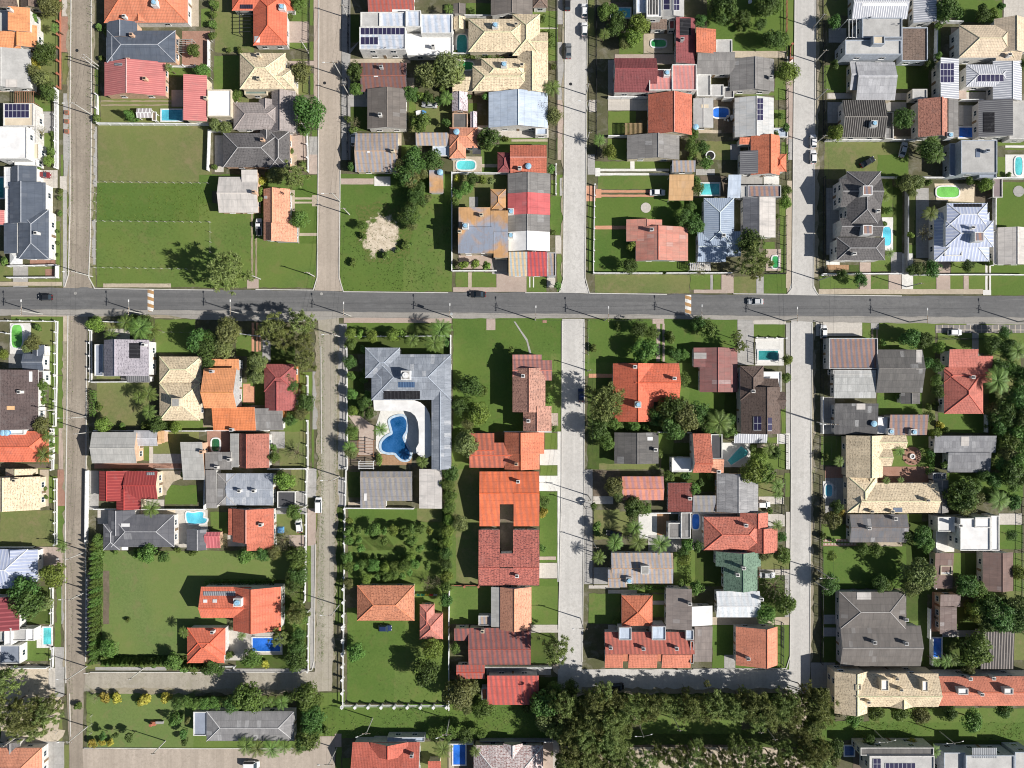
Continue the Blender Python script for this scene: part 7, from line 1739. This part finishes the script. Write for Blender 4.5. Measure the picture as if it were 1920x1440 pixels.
def lounger(tx, ty, a, label, grp):
    p = W(ox + tx / 4.8, oy + ty / 4.8); r = empty("sun_lounger", (p.x, p.y, .1), math.radians(a)); tag(r, label, "sun lounger", grp); link("seat", LSEAT, r); link("backrest", LBACK, r)
    for sx in (-1, 1):
        for sy in (-1, 1): link("leg", LLEG, r, (sx * .8, sy * .25, 0))
ox, oy = 1520, 580
p = W(ox + 908 / 4.8, oy + 1322 / 4.8); root = empty("fire_pit", (p.x, p.y, .1)); tag(root, "round pale fire pit on the brick circle", "fire pit")
mb = MB(); n = 20
for i in range(n):
    a, b = 6.2832 * i / n, 6.2832 * (i + 1) / n; f = lambda r, t, z: (r * math.cos(t), r * math.sin(t), z)
    mb.poly([f(.75, a, 0), f(.75, b, 0), f(.75, b, .45), f(.75, a, .45)]); mb.poly([f(.75, a, .45), f(.75, b, .45), f(.48, b, .45), f(.48, a, .45)]); mb.poly([f(.48, a, .45), f(.48, b, .45), f(.48, b, .05), f(.48, a, .05)])
link("ring", mb.mesh("ring", [M_WHITE]), root); mb = MB(); mb.cyl((0, 0), .47, 0, .2, 16); link("ash_bed", mb.mesh("ash_bed", [M_CONC]), root)
for i in range(7):
    a = 6.2832 * i / 7 + .3; chair(p.x + 1.75 * math.cos(a), p.y + 1.75 * math.sin(a), a + math.pi, "wooden garden chair facing the round fire pit", "chairs around the fire pit", True)
ox, oy = 1140, 0
table(1108, 1060, "small round white table below the blue oval pool")
q = W(ox + 1075 / 4.8, oy + 1090 / 4.8)
for i, (dx, dy) in enumerate(((0, 0), (-.9, .2), (.9, .3), (-.2, 1.0))): chair(q.x + dx, q.y + dy, i * 1.5, "white garden chair clustered below the blue oval pool", "white chairs by the blue pool")
table(1270, 28, "round white table on the big lawn at photo top")
ox, oy = 0, 1140
for y in (205, 235, 265): lounger(352, y, 200, "white sun lounger west of the turquoise corner pool", "loungers by the corner pool")
ox, oy = 1520, 0
ox, oy = 760, 0
for x in (305, 330, 350): lounger(x, 370, 70, "white sun lounger on the roof terrace patio by the cyan pool", "loungers on the white patio")
ox, oy = 380, 870
p = W(ox + 695 / 4.8, oy + 598 / 4.8, .8); mb = MB(); rr = random.Random(3)
hz = [[(.25 + .95 * math.exp(-((i - 3.5) ** 2 + (j - 3.5) ** 2) / 9)) * rr.uniform(.85, 1.1) for j in range(8)] for i in range(8)]
for i in range(8):
    for j in (0, 7): hz[i][j] = hz[j][i] = .02
for i in range(7):
    for j in range(7):
        P4 = [((a - 3.5) * .27 * (1 + .08 * rr.random()), (b - 3.5) * .27, hz[a][b]) for a, b in ((i, j), (i + 1, j), (i + 1, j + 1), (i, j + 1))]; mb.poly(P4)
o = link("tarpaulin", mb.mesh("tarpaulin", [M_BLUE]), None, (p.x, p.y, 0)); tag(o, "crumpled blue tarpaulin heap beside the red tiled house", "tarpaulin")
ox, oy = 0, 0
for i, y in enumerate((1015, 1095, 1185)):
    p = W(ox + 605 / 4.8, oy + y / 4.8, .3); root = empty("planter_box", (p.x, p.y, .09)); tag(root, ("northern", "middle", "southern")[i] + " brick planter box on the grey pavement by the cobbled street", "planter", "planter boxes by the cobbled street")
    mb = MB(); mb.box((0, 0), .5, .5, 0, .5); mb.box((0, 0), .56, .56, .5, .58); link("box", mb.mesh("box", [M_BRICK]), root); mb = MB(); mb.box((0, 0), .4, .4, .581, .62); link("soil", mb.mesh("soil", [G['soil']]), root)
ox, oy = 760, 870
CLO = [("green", (.05, .4, .25)), ("green", (.06, .42, .27)), ("yellow", (.75, .6, .06)), ("red", (.6, .06, .05)), ("grey", (.4, .4, .42))]
a, b = W(ox + 85 / 4.8, oy + 1170 / 4.8), W(ox + 330 / 4.8, oy + 1172 / 4.8)
root = empty("clothes_line", ((a.x + b.x) / 2, a.y, 0)); tag(root, "clothes line stretched north of the small salmon cottage", "clothes line")
mb = MB(); mb.bar((a.x - (a.x + b.x) / 2, 0, 1.8), (b.x - (a.x + b.x) / 2, 0, 1.8), .015, 0, 3); link("line", mb.mesh("line", [M_DARKMETAL]), root)
for s in (a, b): mb = MB(); mb.bar((s.x - (a.x + b.x) / 2, 0, 0), (s.x - (a.x + b.x) / 2, 0, 1.85), .05); link("post", mb.mesh("post", [M_WOOD]), root)
for i, (cn, cc) in enumerate(CLO):
    x = ox + (118 + i * 38) / 4.8; q = W(x, oy + 1170 / 4.8, 1.4); mb = MB()
    for k in range(4):
        x0, x1 = -.5 + k * .25, -.25 + k * .25; y0, y1 = .12 * math.sin(k * 1.9), .12 * math.sin((k + 1) * 1.9)
        mb.poly([(x0, y0 - .25, .9), (x1, y1 - .25, .9), (x1, y1 * .3, 1.8), (x0, y0 * .3, 1.8)]); mb.poly([(x0, y0 * .3 + .02, 1.8), (x1, y1 * .3 + .02, 1.8), (x1, y1 + .3, 1.0), (x0, y0 + .3, 1.0)])
    o = link("laundry_towel", mb.mesh("laundry_towel", [flat("cloth_" + cn, cc)]), None, (q.x, a.y, 0))
    tag(o, ("left " if i == 0 else "second " if i == 1 else "") + cn + " towel hanging on the clothes line", "towel")
ox, oy = 0, 290
p = W(ox + 138 / 4.8, oy + 928 / 4.8, 2.6); root = empty("garden_canopy", (p.x, p.y, 0)); tag(root, "square white canopy below the long slate house", "canopy")
mb = MB(); e = 1.75
for i in range(4):
    c4 = [(-e, -e), (e, -e), (e, e), (-e, e)]; mb.poly([(*c4[i], 2.3), (*c4[(i + 1) % 4], 2.3), (0, 0, 3.0)]); mb.poly([(*c4[(i + 1) % 4], 2.28), (*c4[i], 2.28), (0, 0, 2.95)])
link("canopy_cloth", mb.mesh("canopy_cloth", [M_WHITE]), root)
for sx in (-1, 1):
    for sy in (-1, 1): mb = MB(); mb.bar((sx * 1.7, sy * 1.7, 0), (sx * 1.7, sy * 1.7, 2.28), .04); link("leg", mb.mesh("leg", [M_CONC]), root)
ox, oy = 0, 1140
p = W(ox + 1400 / 4.8, oy + 1030 / 4.8); root = empty("park_grill", (p.x, p.y, .04)); tag(root, "small brick barbecue with slab table on the south garden lawn", "barbecue")
mb = MB(); mb.box((-.4, 0), .7, .55, 0, .9); mb.box((-.6, 0), .35, .35, .9, 1.8); link("hearth", mb.mesh("hearth", [M_BRICK]), root); mb = MB(); mb.box((1.5, .3), 1.1, .35, .7, .8); mb.box((.8, .3), .1, .3, 0, .7); mb.box((2.3, .3), .1, .3, 0, .7); link("slab_table", mb.mesh("slab_table", [M_CONC]), root)
resolve_labels()
